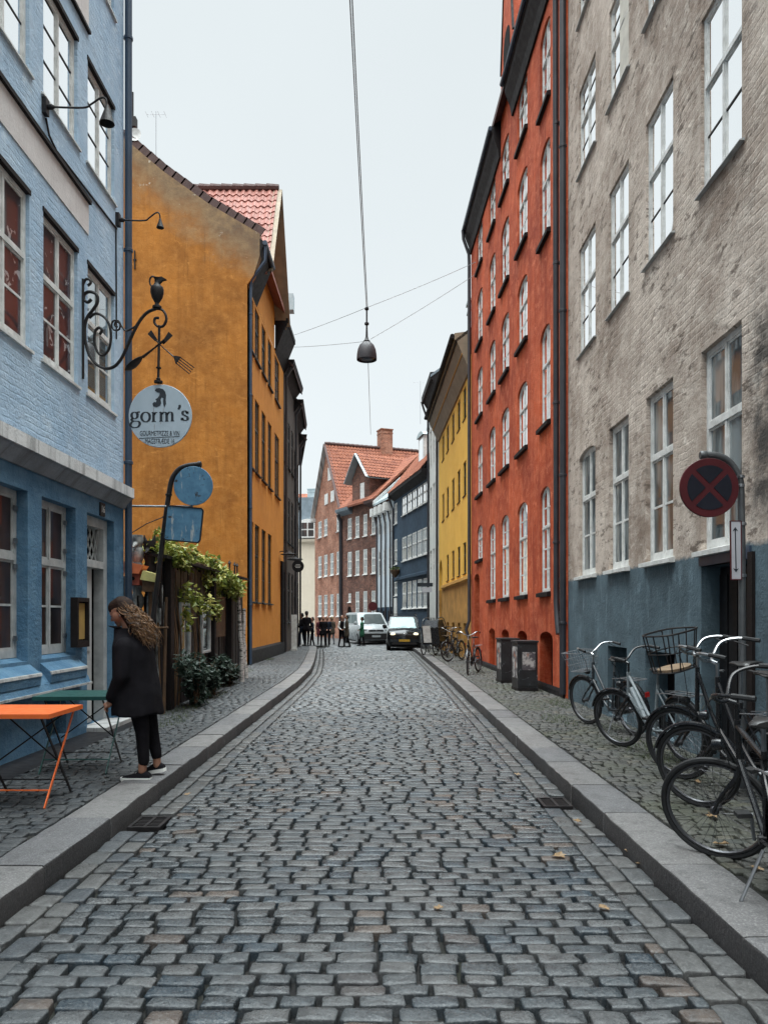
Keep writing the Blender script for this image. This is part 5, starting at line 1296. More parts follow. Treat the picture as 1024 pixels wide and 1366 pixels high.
table('dark green metal folding table by the blue house door, behind the orange table', (-2.93, 7.5, 0.13), 'green_paint', 'iron', 0.03)

# leaning sign pole on the left
PY = 11.5
pxx = lambda px, Y: (px - 512) * Y / 1024
pzz = lambda py, Y: 1.6 + (824 - py) * Y / 1024
t = thing('sign_pole', 'leaning rusty hooked pole with a round blue sign and a blue plate', 'sign', (pxx(196, PY), PY, 0.12))
o3 = Vector((pxx(196, PY), PY, 0.12))
Q = lambda px, py, dy=0.0: (pxx(px, PY) - o3.x, dy, pzz(py, PY) - o3.z)
mb = MB(); mb.tube([Q(196, 955)] + [Q(x, y) for x, y in curve2([(203, 835), (214, 745), (221, 690), (226, 655), (230, 638), (239, 626), (252, 621), (267, 619.5)], 5)], 0.038, 10); mb.lathe([(0.04, -0.03), (0.05, -0.02), (0.05, 0.02), (0.04, 0.03)], Q(266, 619.6), 10, 'x'); mb.build('pole', M['iron'], t, smooth=True)
M['sign_back'] = pm('faded blue sign back', (0.10, 0.24, 0.36), (0.06, 0.16, 0.26), 3.5, 0.55, bump=0.2)
def worn_sign():
    n = NT('scratched blue sign')
    c = n.mix(n.ramp(n.noise(5, 8, 0.7), 0.4, 0.62), (0.105, 0.25, 0.38), (0.06, 0.165, 0.27))
    c = n.mix(n.ramp(n.noise(4.0, 9, 0.75, n.scaled(n.tc.outputs['Object'], 3.5, 1, 0.5)), 0.6, 0.63), c, (0.42, 0.45, 0.45))
    c = n.mix(n.ramp(n.noise(9, 8, 0.7), 0.6, 0.64), c, (0.035, 0.03, 0.03))
    return n.set(c, 0.5)
M['sign_worn'] = worn_sign()
mb = MB(); r_ = 26 * PY / 1024; mb.lathe([(r_ - 0.003, -0.012), (r_, -0.008), (r_, 0.008), (r_ - 0.003, 0.012)], Q(259, 649, -0.05), 40, 'y'); mb.build('round_sign', M['sign_worn'], t)
mb = MB(); rc = [(224.5, 675), (270, 679), (272, 682), (268, 721), (265, 724.5), (222, 720.5), (220, 718)]
rim = [(sx - 0, sz) for sx, sz in rc]
mb.prism([(Q(x, y)[0], Q(x, y)[2]) for x, y in rc], -0.055, -0.035); pt = mb.build('plate', M['sign_worn'], t)
mb = MB()
rl = [(224.5, 675), (270, 679), (272, 682), (268, 721), (265, 724.5), (222, 720.5), (220, 718), (224.5, 675)]
for a, b in zip(rl, rl[1:]): mb.bar(Q(a[0], a[1], -0.052), Q(b[0], b[1], -0.052), 0.018, 0.03, (0, 1, 0))
mb.build('plate_rim', M['iron'], pt)
mb = MB()
for py in (660, 690, 712): mb.lathe([(0.04, -0.015), (0.05, -0.012), (0.05, 0.012), (0.04, 0.015)], Q({660: 225, 690: 221, 712: 218}[py], py), 10)
mb.build('clamp', M['iron'], t)
mb = MB(); mb.tube([(-3.8, PY - 0.02, 3.27), (pxx(258, PY), PY - 0.03, 3.26)], 0.018, 6)
tag(mb.build('wall_bracket', M['steel'], None), 'thin steel bar from the corner drainpipe to the leaning sign pole', 'bracket')
mb = MB(); mb.tube([(pxx(172, PY), PY, pzz(713, PY)), (pxx(195, PY), PY, pzz(699, PY)), (pxx(222, PY), PY, pzz(688, PY))], 0.008, 5)
tag(mb.build('slack_cable', M['iron'], None), 'thin slack cable from the drainpipe to the sign pole, below the steel bar', 'cable')

M['dark_steel'] = pm('weathered dark steel', (0.12, 0.125, 0.13), (0.07, 0.072, 0.075), 6, 0.5, 0.4)
M['cable_grey'] = pm('pale grey cable', (0.3, 0.31, 0.32), None, 6, 0.6)
# no stopping sign on the right
NY = 6.6
o4 = Vector((pxx(988.5, NY), NY, 0.13))
t = thing('no_stopping_sign', 'dark red and blue no stopping sign with crossed bars on a grey hooked pole', 'sign', o4)
Q4 = lambda px, py, dy=0.0: (pxx(px, NY) - o4.x, dy, pzz(py, NY) - o4.z)
mb = MB(); mb.tube([(0.01, 0, 0)] + [Q4(x, y) for x, y in curve2([(989.5, 790), (989, 720), (987.5, 650), (983, 632), (972, 616), (957, 608), (938, 606.5)], 5)], [0.03] + [0.03] * 31, 12); mb.lathe([(0.03, -0.03), (0.037, -0.02), (0.037, 0.02), (0.03, 0.03)], Q4(938, 607), 12, 'x'); mb.build('pole', M['dark_steel'], t, smooth=True)
M['sign_red'] = pm('faded red sign film', (0.085, 0.012, 0.016), (0.065, 0.010, 0.013), 7, 0.5, spec=0.25)
M['sign_navy'] = pm('faded navy sign film', (0.012, 0.013, 0.022), None, 7, 0.5, spec=0.25)
c4 = Q4(942, 652, -0.05); r_ = 0.252
mb = MB(); mb.lathe([(r_ - 0.003, -0.012), (r_, -0.008), (r_, 0.008), (r_ - 0.003, 0.012)], c4, 48, 'y'); ds = mb.build('sign_disc', M['sign_red'], t)
mb = MB(); n = 14
for s0 in (0, 90, 180, 270):
    pts = []
    ri, gap = 0.19, 0.024
    a0 = math.degrees(math.asin(gap / ri))
    for k in range(n + 1):
        q = RAD(s0 - 45 + a0 + (90 - 2 * a0) * k / n); pts.append((c4[0] + ri * math.cos(q), c4[2] + ri * math.sin(q)))
    q = RAD(s0); pts.append((c4[0] + gap * 1.42 * math.cos(q), c4[2] + gap * 1.42 * math.sin(q)))
    mb.prism(pts, c4[1] - 0.0155, c4[1] - 0.0115)
mb.build('blue_field', M['sign_navy'], ds)
M['sign_white'] = pm('white sign film', (0.5, 0.5, 0.53), (0.43, 0.43, 0.46), 4, 0.5)
mb = MB(); mb.prism([Q4(x, y)[::2] for x, y in ((970.5, 696), (984.5, 696), (985, 773.5), (971.5, 773.5))], -0.05, -0.04); pp = mb.build('arrow_plate', M['sign_white'], t)
mb = MB(); a, b = Q4(976.7, 704), Q4(977.7, 764)
mb.bar((a[0], -0.0515, a[2] - 0.02), (b[0], -0.0515, b[2] + 0.02), 0.0085, 0.003, (0, 1, 0))
mb.prism([(a[0], a[2]), (a[0] + 0.024, a[2] - 0.036), (a[0], a[2] - 0.024), (a[0] - 0.024, a[2] - 0.036)], -0.053, -0.0505); mb.prism([(b[0], b[2]), (b[0] + 0.024, b[2] + 0.036), (b[0], b[2] + 0.024), (b[0] - 0.024, b[2] + 0.036)], -0.053, -0.0505); mb.build('arrow', M['ink'], pp)
mb = MB(); rl = [(970.5, 696), (984.5, 696), (985, 773.5), (971.5, 773.5), (970.5, 696)]
for a, b in zip(rl, rl[1:]): mb.bar(Q4(*a, -0.046), Q4(*b, -0.046), 0.008, 0.014, (0, 1, 0))
mb.build('plate_rim', M['sign_red'], pp)
mb = MB()
for py in (699, 768, 636, 648):
    x = 988.7 if py > 690 else 986.5
    mb.lathe([(0.031, -0.014), (0.04, -0.012), (0.04, 0.012), (0.031, 0.014)], Q4(x, py), 12); mb.bar(Q4(x, py, -0.02), Q4(x - 6, py, -0.045), 0.014, 0.014)
mb.build('clamp', M['steel'], t)

# overhead wires and the street pendant
LY = 19.0; LX, LZ = pxx(489, LY), pzz(410, LY)
mb = MB()
def sag(a, b, s_, n=16):
    a, b = Vector(a), Vector(b); return [a.lerp(b, k / n) - Vector((0, 0, s_ * 4 * (k / n) * (1 - k / n))) for k in range(n + 1)]
mb = MB(); mb.tube(sag((pxx(489.5, LY) - 0.015, LY, LZ), (-0.405, 2.0, 9.55), 0.25), 0.009, 5); mb.tube(sag((LX + 0.02, LY, LZ), (-0.375, 2.0, 9.55), 0.25), 0.009, 5)
tag(mb.build('power_cable', M['cable_grey'], None), 'twin power cable running above the street from the pendant lamp towards the viewer', 'cable')
mb = MB(); mb.tube(sag((LX, LY, LZ - 0.3), (-0.62, 36.0, 10.2), 0.12), 0.009, 5)
tag(mb.build('power_cable', M['cable_grey'], None), 'thin single power cable running on from the pendant lamp up the street', 'cable')
def wire(a, b, lb):
    mb = MB(); mb.tube(sag(a, b, 0.03), 0.008, 5); tag(mb.build('span_wire', M['cable_grey'], None), lb, 'wire')
wire((pxx(385, 33.5), 33.5, pzz(449, 33.5)), (LX, LY, LZ), 'upper span wire from the left roofs to the pendant lamp')
wire((LX, LY, LZ), (pxx(632, 25.0) + 0.0, 24.6, pzz(357, 25.0)), 'upper span wire from the pendant lamp to the red house')
wire((pxx(386, 33.5), 33.5, pzz(463, 33.5)), (LX, LY, pzz(455, LY)), 'lower span wire from the left roofs to the pendant lamp')
wire((LX + 0.1, LY, pzz(452, LY)), (pxx(632, 25.0), 24.6, pzz(373, 25.0)), 'lower span wire from the pendant lamp to the red house')
t = thing('pendant_street_lamp', 'dark domed street lamp hanging on wires over the middle of the street', 'street lamp', (LX, LY, pzz(480, LY)))
mb = MB(); z0 = pzz(480, LY)
zz = lambda py: pzz(py, LY) - z0
R_ = 13.3 * LY / 1024
M['lamp_dome'] = pm('oxidised lamp dome', (0.03, 0.022, 0.026), (0.018, 0.016, 0.02), 6, 0.55)
mb.lathe([(R_, zz(480)), (R_ * 1.01, zz(478)), (R_ * 0.98, zz(472)), (R_ * 0.9, zz(466)), (R_ * 0.72, zz(460.5)), (R_ * 0.45, zz(457)), (R_ * 0.2, zz(455.5)), (R_ * 0.17, zz(455)), (R_ * 0.4, zz(458)), (R_ * 0.8, zz(468)), (R_ * 0.95, zz(479.5))], (0, 0, 0), 32, caps=False); mb.build('lamp_shade', M['lamp_dome'], t, smooth=True)
mb = MB(); mb.lathe([(R_ * 0.94, zz(476)), (R_ * 0.7, zz(479)), (0.0, zz(479.6))], (0, 0, 0), 24, caps=False); mb.build('diffuser', M['pipe_blue'], t, smooth=True)
mb = MB(); mb.lathe([(0.07, zz(457)), (0.09, zz(455)), (0.05, zz(452.5)), (0.03, zz(449)), (0.02, zz(434)), (0.055, zz(433)), (0.055, zz(430.5)), (0.02, zz(430)), (0.02, zz(414)), (0.05, zz(413)), (0.05, zz(410.5)), (0.02, zz(410))], (0, 0, 0), 10); mb.build('hanger', M['iron'], t, smooth=True)

# two street cabinets with old posters
def cabinet(label, x, y, rot, seed):
    rg = random.Random(seed)
    t = thing('street_cabinet', label, 'utility cabinet', (x, y, 0.13), rot); w, d, h_ = 0.2, 0.27, 0.97
    mb = MB(); mb.box(-w, w, -d, d, 0, h_); mb.build('body', M['cabinet'], t)
    mb = MB(); mb.box(-w - 0.02, w + 0.02, -d - 0.02, d + 0.02, h_, h_ + 0.035); mb.build('lid', M['cabinet'], t)
    mb = MB(); mb.box(-w - 0.01, w + 0.01, -d - 0.01, d + 0.01, 0.0, 0.06); mb.build('base', M['iron'], t)
    mb = MB(); mb.box(-w + 0.03, w - 0.03, -d - 0.008, -d - 0.002, 0.1, h_ - 0.05); dr_ = mb.build('door', M['cabinet'], t)
    mb = MB(); mb.box(w - 0.08, w - 0.06, -d - 0.025, -d - 0.008, 0.48, 0.58); mb.build('handle', M['steel'], dr_)
    return t, w, d
def worn_cab():
    n = NT('graffitied cabinet paint')
    c = n.mix(n.ramp(n.noise(4, 8, 0.7), 0.4, 0.62), (0.012, 0.0125, 0.014), (0.022, 0.025, 0.028))
    c = n.mix(n.ramp(n.noise(6, 9, 0.75, None, 1.2), 0.6, 0.63), c, (0.2, 0.22, 0.235))
    return n.set(c, 0.55)
M['cabinet'] = worn_cab()
def poster_mat():
    n = NT('torn poster')
    c = n.mix(n.ramp(n.noise(9, 5, 0.6), 0.42, 0.55), (0.5, 0.48, 0.46), (0.09, 0.08, 0.09))
    c = n.mix(n.ramp(n.noise(6, 4, 0.6), 0.58, 0.64), c, (0.42, 0.14, 0.06))
    return n.set(c, 0.6)
M['poster'] = poster_mat()
c1, w, d = cabinet('narrow black street cabinet by the red house, the farther of the two', 2.82, 17.55, 0.06, 1)
mb = MB(); mb.box(-w - 0.004, -w, -d + 0.05, d - 0.1, 0.3, 0.9); mb.build('poster', M['poster'], c1)
c2, w, d = cabinet('black street cabinet by the red house with a torn poster on its front', 2.86, 15.63, 0.05, 2)
mb = MB(); mb.box(-0.11, 0.15, -d - 0.013, -d - 0.0085, 0.42, 0.78); mb.build('poster', M['poster'], c2)
mb = MB(); mb.box(-w - 0.004, -w, -d + 0.06, d - 0.06, 0.25, 0.88); mb.build('poster', M['poster'], c2)

# small things high up on the left
t = thing('satellite_dish', 'small pale satellite dish on a mast above the orange gable', 'satellite dish', (pxx(177, 23.8), 23.8, 15.9))
mb = MB(); mb.tube([(0, 0, 0.0), (0, 0, 2.0)], 0.03, 6); mb.box(-0.12, 0.12, -0.1, 0.1, 0.9, 1.2); mb.build('mast', M['iron'], t)
mb = MB(); mb.lathe([(0.0, 0.05), (0.1, 0.04), (0.19, 0.0), (0.2, -0.005), (0.1, 0.02), (0.0, 0.03)], (0.1, -0.12, 0.62), 18, 'y'); mb.build('dish', M['win_white'], t, smooth=True)
def aerial(x, y, z, h_, w, lb):
    t = thing('aerial', lb, 'aerial', (x, y, z)); mb = MB(); mb.tube([(0, 0, 0), (0, 0, h_)], 0.01, 5); mb.build('mast', M['steel'], t)
    mb = MB(); mb.tube([(-w, 0, h_ - 0.1), (w, 0, h_ - 0.1)], 0.006, 5)
    for k in range(4): mb.tube([(-w + 2 * w * k / 3, -0.16, h_ - 0.1), (-w + 2 * w * k / 3, 0.16, h_ - 0.1)], 0.004, 4)
    mb.build('rods', M['steel'], t)
aerial(pxx(208, 25), 25.0, 15.9, 2.2, 0.3, 'thin television aerial above the orange gable')
aerial(pxx(560.5, 46), 46.0, 13.2, 2.6, 0.4, 'thin television aerial on the dark blue house roof')
# things on the dark houses and the white house
t = thing('round_hanging_sign', 'black round hanging sign with pale lettering on the dark house', 'sign', (-4.2, 34.3, 3.9))
mb = MB(); mb.tube([(0, 0, 0.35), (0.55, 0, 0.35)], 0.015, 5); mb.build('bracket', M['iron'], t)
mb = MB(); mb.lathe([(0.26, -0.03), (0.27, 0.0), (0.26, 0.03)], (0.36, 0, 0.0), 24, 'y'); dsk = mb.build('disc', M['black_paint'], t)
mb = MB()
for k, w in enumerate((0.09, 0.13, 0.1)):
    mb = MB(); mb.box(0.36 - w, 0.36 + w, -0.034, -0.031, 0.05 - 0.06 * k, 0.075 - 0.06 * k); mb.build('lettering', M['win_white'], dsk)
for Y, z, lb in ((30.9, 4.15, 'black hooded wall lantern by the orange house doorway'), (33.0, 4.1, 'black hooded wall lantern on the dark brown house')):
    t = thing('wall_lantern', lb, 'lamp', (-4.2, Y, z)); mb = MB(); mb.tube([(0, 0, 0.1), (0.3, 0, 0.16), (0.36, 0, 0.1)], 0.02, 6); mb.build('arm', M['iron'], t)
    mb = MB(); mb.lathe([(0.03, 0.12), (0.12, 0.06), (0.34, 0.0), (0.33, -0.02), (0.1, 0.0)], (0.38, 0, 0), 16); mb.build('lamp_shade', M['iron'], t, smooth=True)
t = thing('white_board', 'tall white board standing against the dark house', 'board', (-4.0, 34.2, 0.13)); mb = MB(); mb.box(-0.12, 0.12, -0.03, 0.03, 0.08, 1.6); mb.build('panel', M['win_white'], t); mb = MB(); mb.box(-0.13, 0.13, -0.16, 0.16, 0.0, 0.08); mb.build('foot', M['weathered_white'], t)
t = thing('wall_sign', 'small white sign board projecting from the white house', 'sign', (2.5, 39.3, 3.1)); mb = MB(); mb.box(-0.55, -0.05, -0.02, 0.02, -0.2, 0.05); mb.build('board', M['sign_white'], t); mb = MB(); mb.box(-0.8, 0.0, -0.03, 0.03, 0.09, 0.28); mb.build('header', M['ink'], t)
t = thing('flower_basket', 'hanging flower basket on the dark blue house', 'flower basket', (0.95, 48.0, 4.55)); mb = MB(); mb.tube([(0.2, 0.3, 0.55), (-0.3, -0.2, 0.6)], 0.02, 5); mb.tube([(-0.25, -0.15, 0.6), (-0.25, -0.15, 0.1)], 0.012, 5); mb.build('bracket', M['iron'], t); mb = MB(); mb.lathe([(0.05, -0.45), (0.22, -0.25), (0.3, 0.0), (0.28, 0.02)], (-0.25, -0.15, 0), 14); mb.build('basket', M['brown_wood'], t, smooth=True)
mb = MB(); rg = random.Random(4)
for k in range(160):
    v = Vector((rg.gauss(0, 0.15), rg.gauss(0, 0.15), rg.uniform(0.0, 0.2))); a = Vector((rg.gauss(0, 1), rg.gauss(0, 1), rg.gauss(0, 1))).normalized() * 0.06; b = a.orthogonal().normalized() * 0.04; c = v + Vector((-0.25, -0.15, 0)); mb.poly([c - a, c + b, c + a, c - b])
mb.build('flowers', M['grass'], t, fix=False)
t = thing('round_road_sign', 'dark round road sign on a pole in front of the dark brick house', 'sign', (pxx(497.5, 51), 51, 0.0)); mb = MB(); mb.tube([(0, 0, 0), (0, 0, 2.6)], 0.035, 8); mb.build('pole', M['steel'], t); mb = MB(); mb.lathe([(0.3, -0.01), (0.3, 0.01)], (-0.02, -0.05, 2.35), 24, 'y'); mb.build('sign_disc', M['sign_red'], t); mb = MB(); mb.box(-0.12, 0.16, -0.06, -0.045, 1.75, 2.0); mb.build('plate', M['sign_white'], t)
# ---------------------------------------------------------------- yard: shed, carved poles, vine, shrubs
def leaf_mat(name, ca, cb, cc):
    n = NT(name); g = n.n('ShaderNodeNewGeometry'); r_ = g.outputs['Random Per Island']
    c = n.mix(n.ramp(r_, 0, 0.5), ca, cb); c = n.mix(n.ramp(r_, 0.6, 1.0), c, cc)
    n.set(c, 0.5, None, 0, 0.4)
    tr = n.n('ShaderNodeBsdfTranslucent'); n.l(c, tr.inputs['Color']); mx = n.n('ShaderNodeMixShader'); mx.inputs[0].default_value = 0.25
    n.l(n.b.outputs[0], mx.inputs[1]); n.l(tr.outputs[0], mx.inputs[2]); n.l(mx.outputs[0], n.out.inputs['Surface']); return n.m
M['leaf_vine'] = leaf_mat('vine leaves', (0.07, 0.105, 0.017), (0.22, 0.25, 0.04), (0.45, 0.4, 0.12))
M['leaf_dark'] = leaf_mat('ivy leaves', (0.018, 0.035, 0.022), (0.03, 0.05, 0.035), (0.05, 0.075, 0.06))
def leaves(blobs, seed, size):
    """leaf-sized folded blades spread through several uneven clumps"""
    rg = random.Random(seed); mb = MB()
    for (c, rad, n) in blobs:
        for k in range(n):
            d = Vector((rg.gauss(0, 1), rg.gauss(0, 1), rg.gauss(0, 1))).normalized() * (rg.random() ** 0.4)
            p = Vector(c) + Vector((d.x * rad[0], d.y * rad[1], d.z * rad[2]))
            t = Vector((rg.gauss(0, 1), rg.gauss(0, 1), rg.gauss(-0.5, 0.8))).normalized(); u = t.cross(Vector((rg.gauss(0, 0.4), rg.gauss(0, 0.4), 1))).normalized()
            s_ = size * rg.uniform(0.4, 1.6); w = t.cross(u) * s_ * 0.12
            a, b = p, p + t * s_; m1 = p + t * s_ * 0.42
            mb.add([a, m1 + u * s_ * 0.33 + w, b, m1 - u * s_ * 0.33 + w], [(0, 1, 2), (0, 2, 3)])
    return mb
t = thing('garden_shed', 'dark low timber shed with window frames in its wall, overgrown by a vine', 'shed', (-3.5, 12.0, 0.1), RAD(90))
# local x runs up the street, local -y faces the street
mb = MB(); mb.box(0, 7.0, 0.03, 0.13, 0, 2.35)
rg = random.Random(2)
for k in range(46): x = 7.0 * k / 46; mb.box(x + 0.005, x + 0.146, -rg.uniform(0.0, 0.02), 0.03, rg.uniform(0.0, 0.05), 2.35 + rg.uniform(-0.05, 0.08))
mb.box(-0.02, 0.0, 0.0, 0.13, 0, 2.35)
mb.build('plank_wall', M['black_paint'], t)
mb = MB(); mb.extrude([(-0.15, 2.42), (0.16, 2.46), (0.16, 2.51), (-0.15, 2.47)], -0.15, 7.1); mb.build('roof', M['eave'], t)
for x0, x1, z0, z1 in ((1.0, 1.62, 0.8, 1.76), (2.5, 3.2, 0.82, 1.76)):
    mb = MB(); y0, y1 = -0.075, -0.03
    mb.box(x0, x0 + 0.05, y0, y1, z0, z1); mb.box(x1 - 0.05, x1, y0, y1, z0, z1); mb.box(x0 + 0.05, x1 - 0.05, y0, y1, z0, z0 + 0.05); mb.box(x0 + 0.05, x1 - 0.05, y0, y1, z1 - 0.05, z1)
    f = mb.build('window', M['win_grey'], t); mb = MB(); mb.poly([(x0 + 0.05, -0.045, z0 + 0.05), (x1 - 0.05, -0.045, z0 + 0.05), (x1 - 0.05, -0.045, z1 - 0.05), (x0 + 0.05, -0.045, z1 - 0.05)]); mb.build('pane', M['glass_mid'], f, fix=False)
mb = MB(); mb.box(3.7, 4.7, -0.055, -0.025, 1.1, 1.95); mb.build('wood_panel', M['brown_wood'], t)
for x in (4.3, 5.4, 6.0, 6.3): mb = MB(); mb.tube([(x, 0.0, 2.4), (x, 0, 2.72)], 0.018, 6); mb.lathe([(0.0, -0.05), (0.04, -0.02), (0.0, 0.06)], (x, 0, 2.75), 8); mb.build('finial', M['iron'], t)
for x0, x1 in ((0.15, 0.35), (3.3, 3.45), (5.0, 5.15)):
    mb = MB(); mb.box(x0, x1, -0.13, -0.03, 0, 2.45); mb.build('post', M['dark_wood'], t)
t = thing('climbing_vine', 'yellow green leafy vine spilling over the shed roof', 'vine', (-3.45, 13.6, 2.3))
rg = random.Random(9); bl = []
for k in range(34):
    f = rg.random(); Y = 11.9 + 6.2 * f - 13.6; z = 0.42 - 0.33 * f + rg.uniform(-0.22, 0.16)
    bl.append(((rg.uniform(-0.35, 0.2), Y, z), (0.26, 0.36, 0.18), 210))
for k in range(9): bl.append(((rg.uniform(0.02, 0.16), rg.uniform(-0.6, 2.2), rg.uniform(-0.75, -0.25)), (0.1, 0.17, 0.22), 50))
for k in range(6): bl.append(((rg.uniform(-0.3, 0.0), rg.uniform(-1.75, -0.8), rg.uniform(0.35, 0.72)), (0.2, 0.2, 0.13), 60))
leaves(bl, 5, 0.095).build('foliage', M['leaf_vine'], t, fix=False)
mb = MB()
for k in range(7):
    y0 = rg.uniform(-1.4, 1.5); pts = [(0.05, y0, -2.15), (0.07, y0 + 0.1, -1.2), (0.03, y0 - 0.05, -0.4), (-0.05, y0 + 0.3, 0.25), (0.05, y0 + 0.9, 0.3)]
    mb.tube(curve2(pts, 4), [0.018] * 8 + [0.01] * 9, 5)
mb.build('stem', M['brown_wood'], t, smooth=True)
for (x, y, z, r_, n, sd, lb) in ((-3.12, 12.7, 0.5, (0.25, 0.6, 0.45), 1500, 3, 'dark ivy shrub at the foot of the shed, just behind the woman'), (-3.22, 14.6, 0.42, (0.22, 0.75, 0.36), 1300, 4, 'dark ivy shrub at the foot of the shed, by the leaning window frames'), (-3.36, 16.7, 0.3, (0.16, 0.6, 0.25), 700, 6, 'low dark ivy shrub at the far end of the shed')):
    t = thing('shrub', lb, 'shrub', (x, y, 0.12)); b_ = []
    rg = random.Random(sd)
    for k in range(9): b_.append(((rg.uniform(-0.5, 0.5) * r_[0], rg.uniform(-0.9, 0.9) * r_[1], z + rg.uniform(-0.8, 0.7) * r_[2]), (r_[0] * 0.6, r_[1] * 0.4, r_[2] * 0.5), n // 9))
    leaves(b_, sd, 0.085).build('foliage', M['leaf_dark'], t, fix=False)
    mb = MB()
    for k in range(6): mb.tube([(0, 0, 0), (rg.uniform(-0.1, 0.1), rg.uniform(-0.4, 0.4), z), (rg.uniform(-0.15, 0.15), rg.uniform(-0.5, 0.5), z + r_[2] * 0.6)], [0.014, 0.01, 0.004], 5)
    mb.build('stem', M['brown_wood'], t)
M['birch'] = None
def birch():
    n = NT('birch bark'); v = n.scaled(n.tc.outputs['Object'], 3, 3, 14)
    return n.set(n.mix(n.ramp(n.noise(2.2, 6, 0.65, v), 0.5, 0.6), (0.5, 0.47, 0.44), (0.04, 0.035, 0.03)), 0.75)
M['birch'] = birch()
for (px0, px1, Y, top, lb) in ((316, 320, 17.6, 788, 'tallest pale birch trunk leaning at the corner of the shed'), (325, 319, 18.0, 812, 'second pale birch trunk crossing at the corner of the shed'), (325, 323.5, 18.6, 858, 'short pale birch stump at the corner of the shed')):
    zt = pzz(top, Y); a = (pxx(px1 + 4, Y), Y, 0.12)
    t = thing('birch_trunk', lb, 'trunk', a); mb = MB(); d = Vector((pxx(px0, Y) - a[0], 0.1, zt - 0.12))
    mb.tube([d * (k / 6) + Vector((R.uniform(-0.02, 0.02), 0, 0)) for k in range(7)], [0.055 - 0.003 * k for k in range(7)], 8); mb.build('trunk', M['birch'], t, smooth=True)
    mb = MB(); q = d * 0.72; mb.tube([q, q + Vector((0.05, 0, 0.07))], [0.02, 0.012], 6); mb.build('branch_stub', M['birch'], t)
# carved poles and nest boxes behind the woman
M['totem_white'] = pm('weathered carved wood', (0.36, 0.36, 0.34), (0.1, 0.1, 0.1), 9, 0.8, bump=0.5)
def totem(px, Y, top, mat, lb, ears):
    t = thing('carved_pole', lb, 'carved pole', (pxx(px, Y), Y, 0.1)); H_ = pzz(top, Y) - 0.1; mb = MB(); pr = []
    rg = random.Random(int(px)); z = 0.0
    while z < H_ - 0.25: pr += [(rg.uniform(0.075, 0.1), z), (rg.uniform(0.09, 0.115), z + 0.12), (0.07, z + 0.2)]; z += 0.24
    pr += [(0.085, H_ - 0.16), (0.1, H_ - 0.08), (0.09, H_)]
    mb.lathe(pr, (0, 0, 0), 10); mb.build('trunk', M[mat], t, smooth=True)
    mb = MB()
    for s_ in (-1, 1):
        if ears: mb.tube([(s_ * 0.06, 0, H_ - 0.03), (s_ * 0.085, 0, H_ + 0.1)], [0.045, 0.005], 7)
        else: mb.tube([(s_ * 0.07, 0, H_ * 0.78), (s_ * 0.2, 0, H_ * 0.81)], [0.05, 0.02], 7)
    mb.build('ear' if ears else 'wing', M[mat], t)
    mb = MB(); mb.tube([(0, -0.08, H_ - 0.14), (0, -0.2, H_ - 0.2)], [0.04, 0.008], 7); mb.build('beak', M[mat], t)
totem(183, 11.9, 714, 'totem_white', 'weathered white carved totem pole behind the orange nest box', False)
totem(199.5, 11.95, 722, 'dark_wood', 'dark carved pole with a cat-eared head behind the yellow nest box', True)
M['nest_orange'] = pm('orange painted wood', (0.75, 0.2, 0.075), (0.6, 0.14, 0.05), 8, 0.7); M['nest_red'] = pm('rust red painted wood', (0.3, 0.06, 0.03), None, 8, 0.7); M['nest_yellow'] = pm('pale yellow painted wood', (0.66, 0.6, 0.22), (0.5, 0.45, 0.18), 8, 0.7)
Y = 11.68; z0 = pzz(781, Y)
t = thing('nest_box', 'orange roofed nest box on a pole at the corner of the yard', 'nest box', (pxx(180, Y), Y, z0)); mb = MB(); mb.prism([(-0.1, 0), (0.1, 0), (0.1, 0.2), (-0.1, 0.2)], -0.1, 0.1); mb.build('box', M['nest_red'], t)
mb = MB(); mb.prism([(-0.13, 0.18), (0.1, 0.17), (0.17, 0.3), (-0.12, 0.36)], -0.14, 0.14); mb.build('roof', M['nest_orange'], t); mb = MB(); mb.tube([(0, 0.02, -z0 + 0.1), (0, 0.02, 0)], 0.025, 7); mb.build('pole', M['totem_white'], t); mb = MB(); mb.lathe([(0.03, -0.003), (0.03, 0.003)], (0, -0.102, 0.1), 12, 'y'); mb.build('entrance_hole', M['dark_void'], t)
z0 = pzz(779, Y)
t = thing('nest_box', 'pale yellow roofed nest box beside the leaning sign pole', 'nest box', (pxx(200, Y), Y, z0)); mb = MB(); mb.box(-0.09, 0.1, -0.09, 0.09, -0.12, 0.06); mb.build('box', M['brown_wood'], t)
mb = MB(); mb.prism([(-0.11, 0.06), (0.12, 0.02), (0.11, 0.15), (-0.07, 0.2)], -0.13, 0.13); mb.build('roof', M['nest_yellow'], t); mb = MB(); mb.tube([(0, 0.02, -z0 + 0.1), (0, 0.02, -0.12)], 0.03, 7); mb.build('pole', M['brown_wood'], t)
t = thing('paling_fence', 'rough fence of upright branches closing the yard beside the blue house', 'fence', (-3.75, 11.85, 0.1)); rg = random.Random(14)
mats = ['brown_wood', 'totem_white', 'dark_wood', 'brown_wood', 'dark_wood']
for m_ in ('brown_wood', 'totem_white', 'dark_wood'):
    mb = MB()
    for k in range(15): x = rg.uniform(-0.4, 0.36); mb.tube([(x, rg.uniform(-0.08, 0.1), 0), (x + rg.uniform(-0.05, 0.05), rg.uniform(-0.08, 0.1), rg.uniform(1.3, 2.15))], [rg.uniform(0.02, 0.04), rg.uniform(0.012, 0.025)], 6)
    mb.build('palings', M[m_], t)
mb = MB(); mb.tube([(-0.5, -0.1, 1.3), (0.45, -0.1, 1.35)], 0.02, 6); mb.build('rail', M['brown_wood'], t)

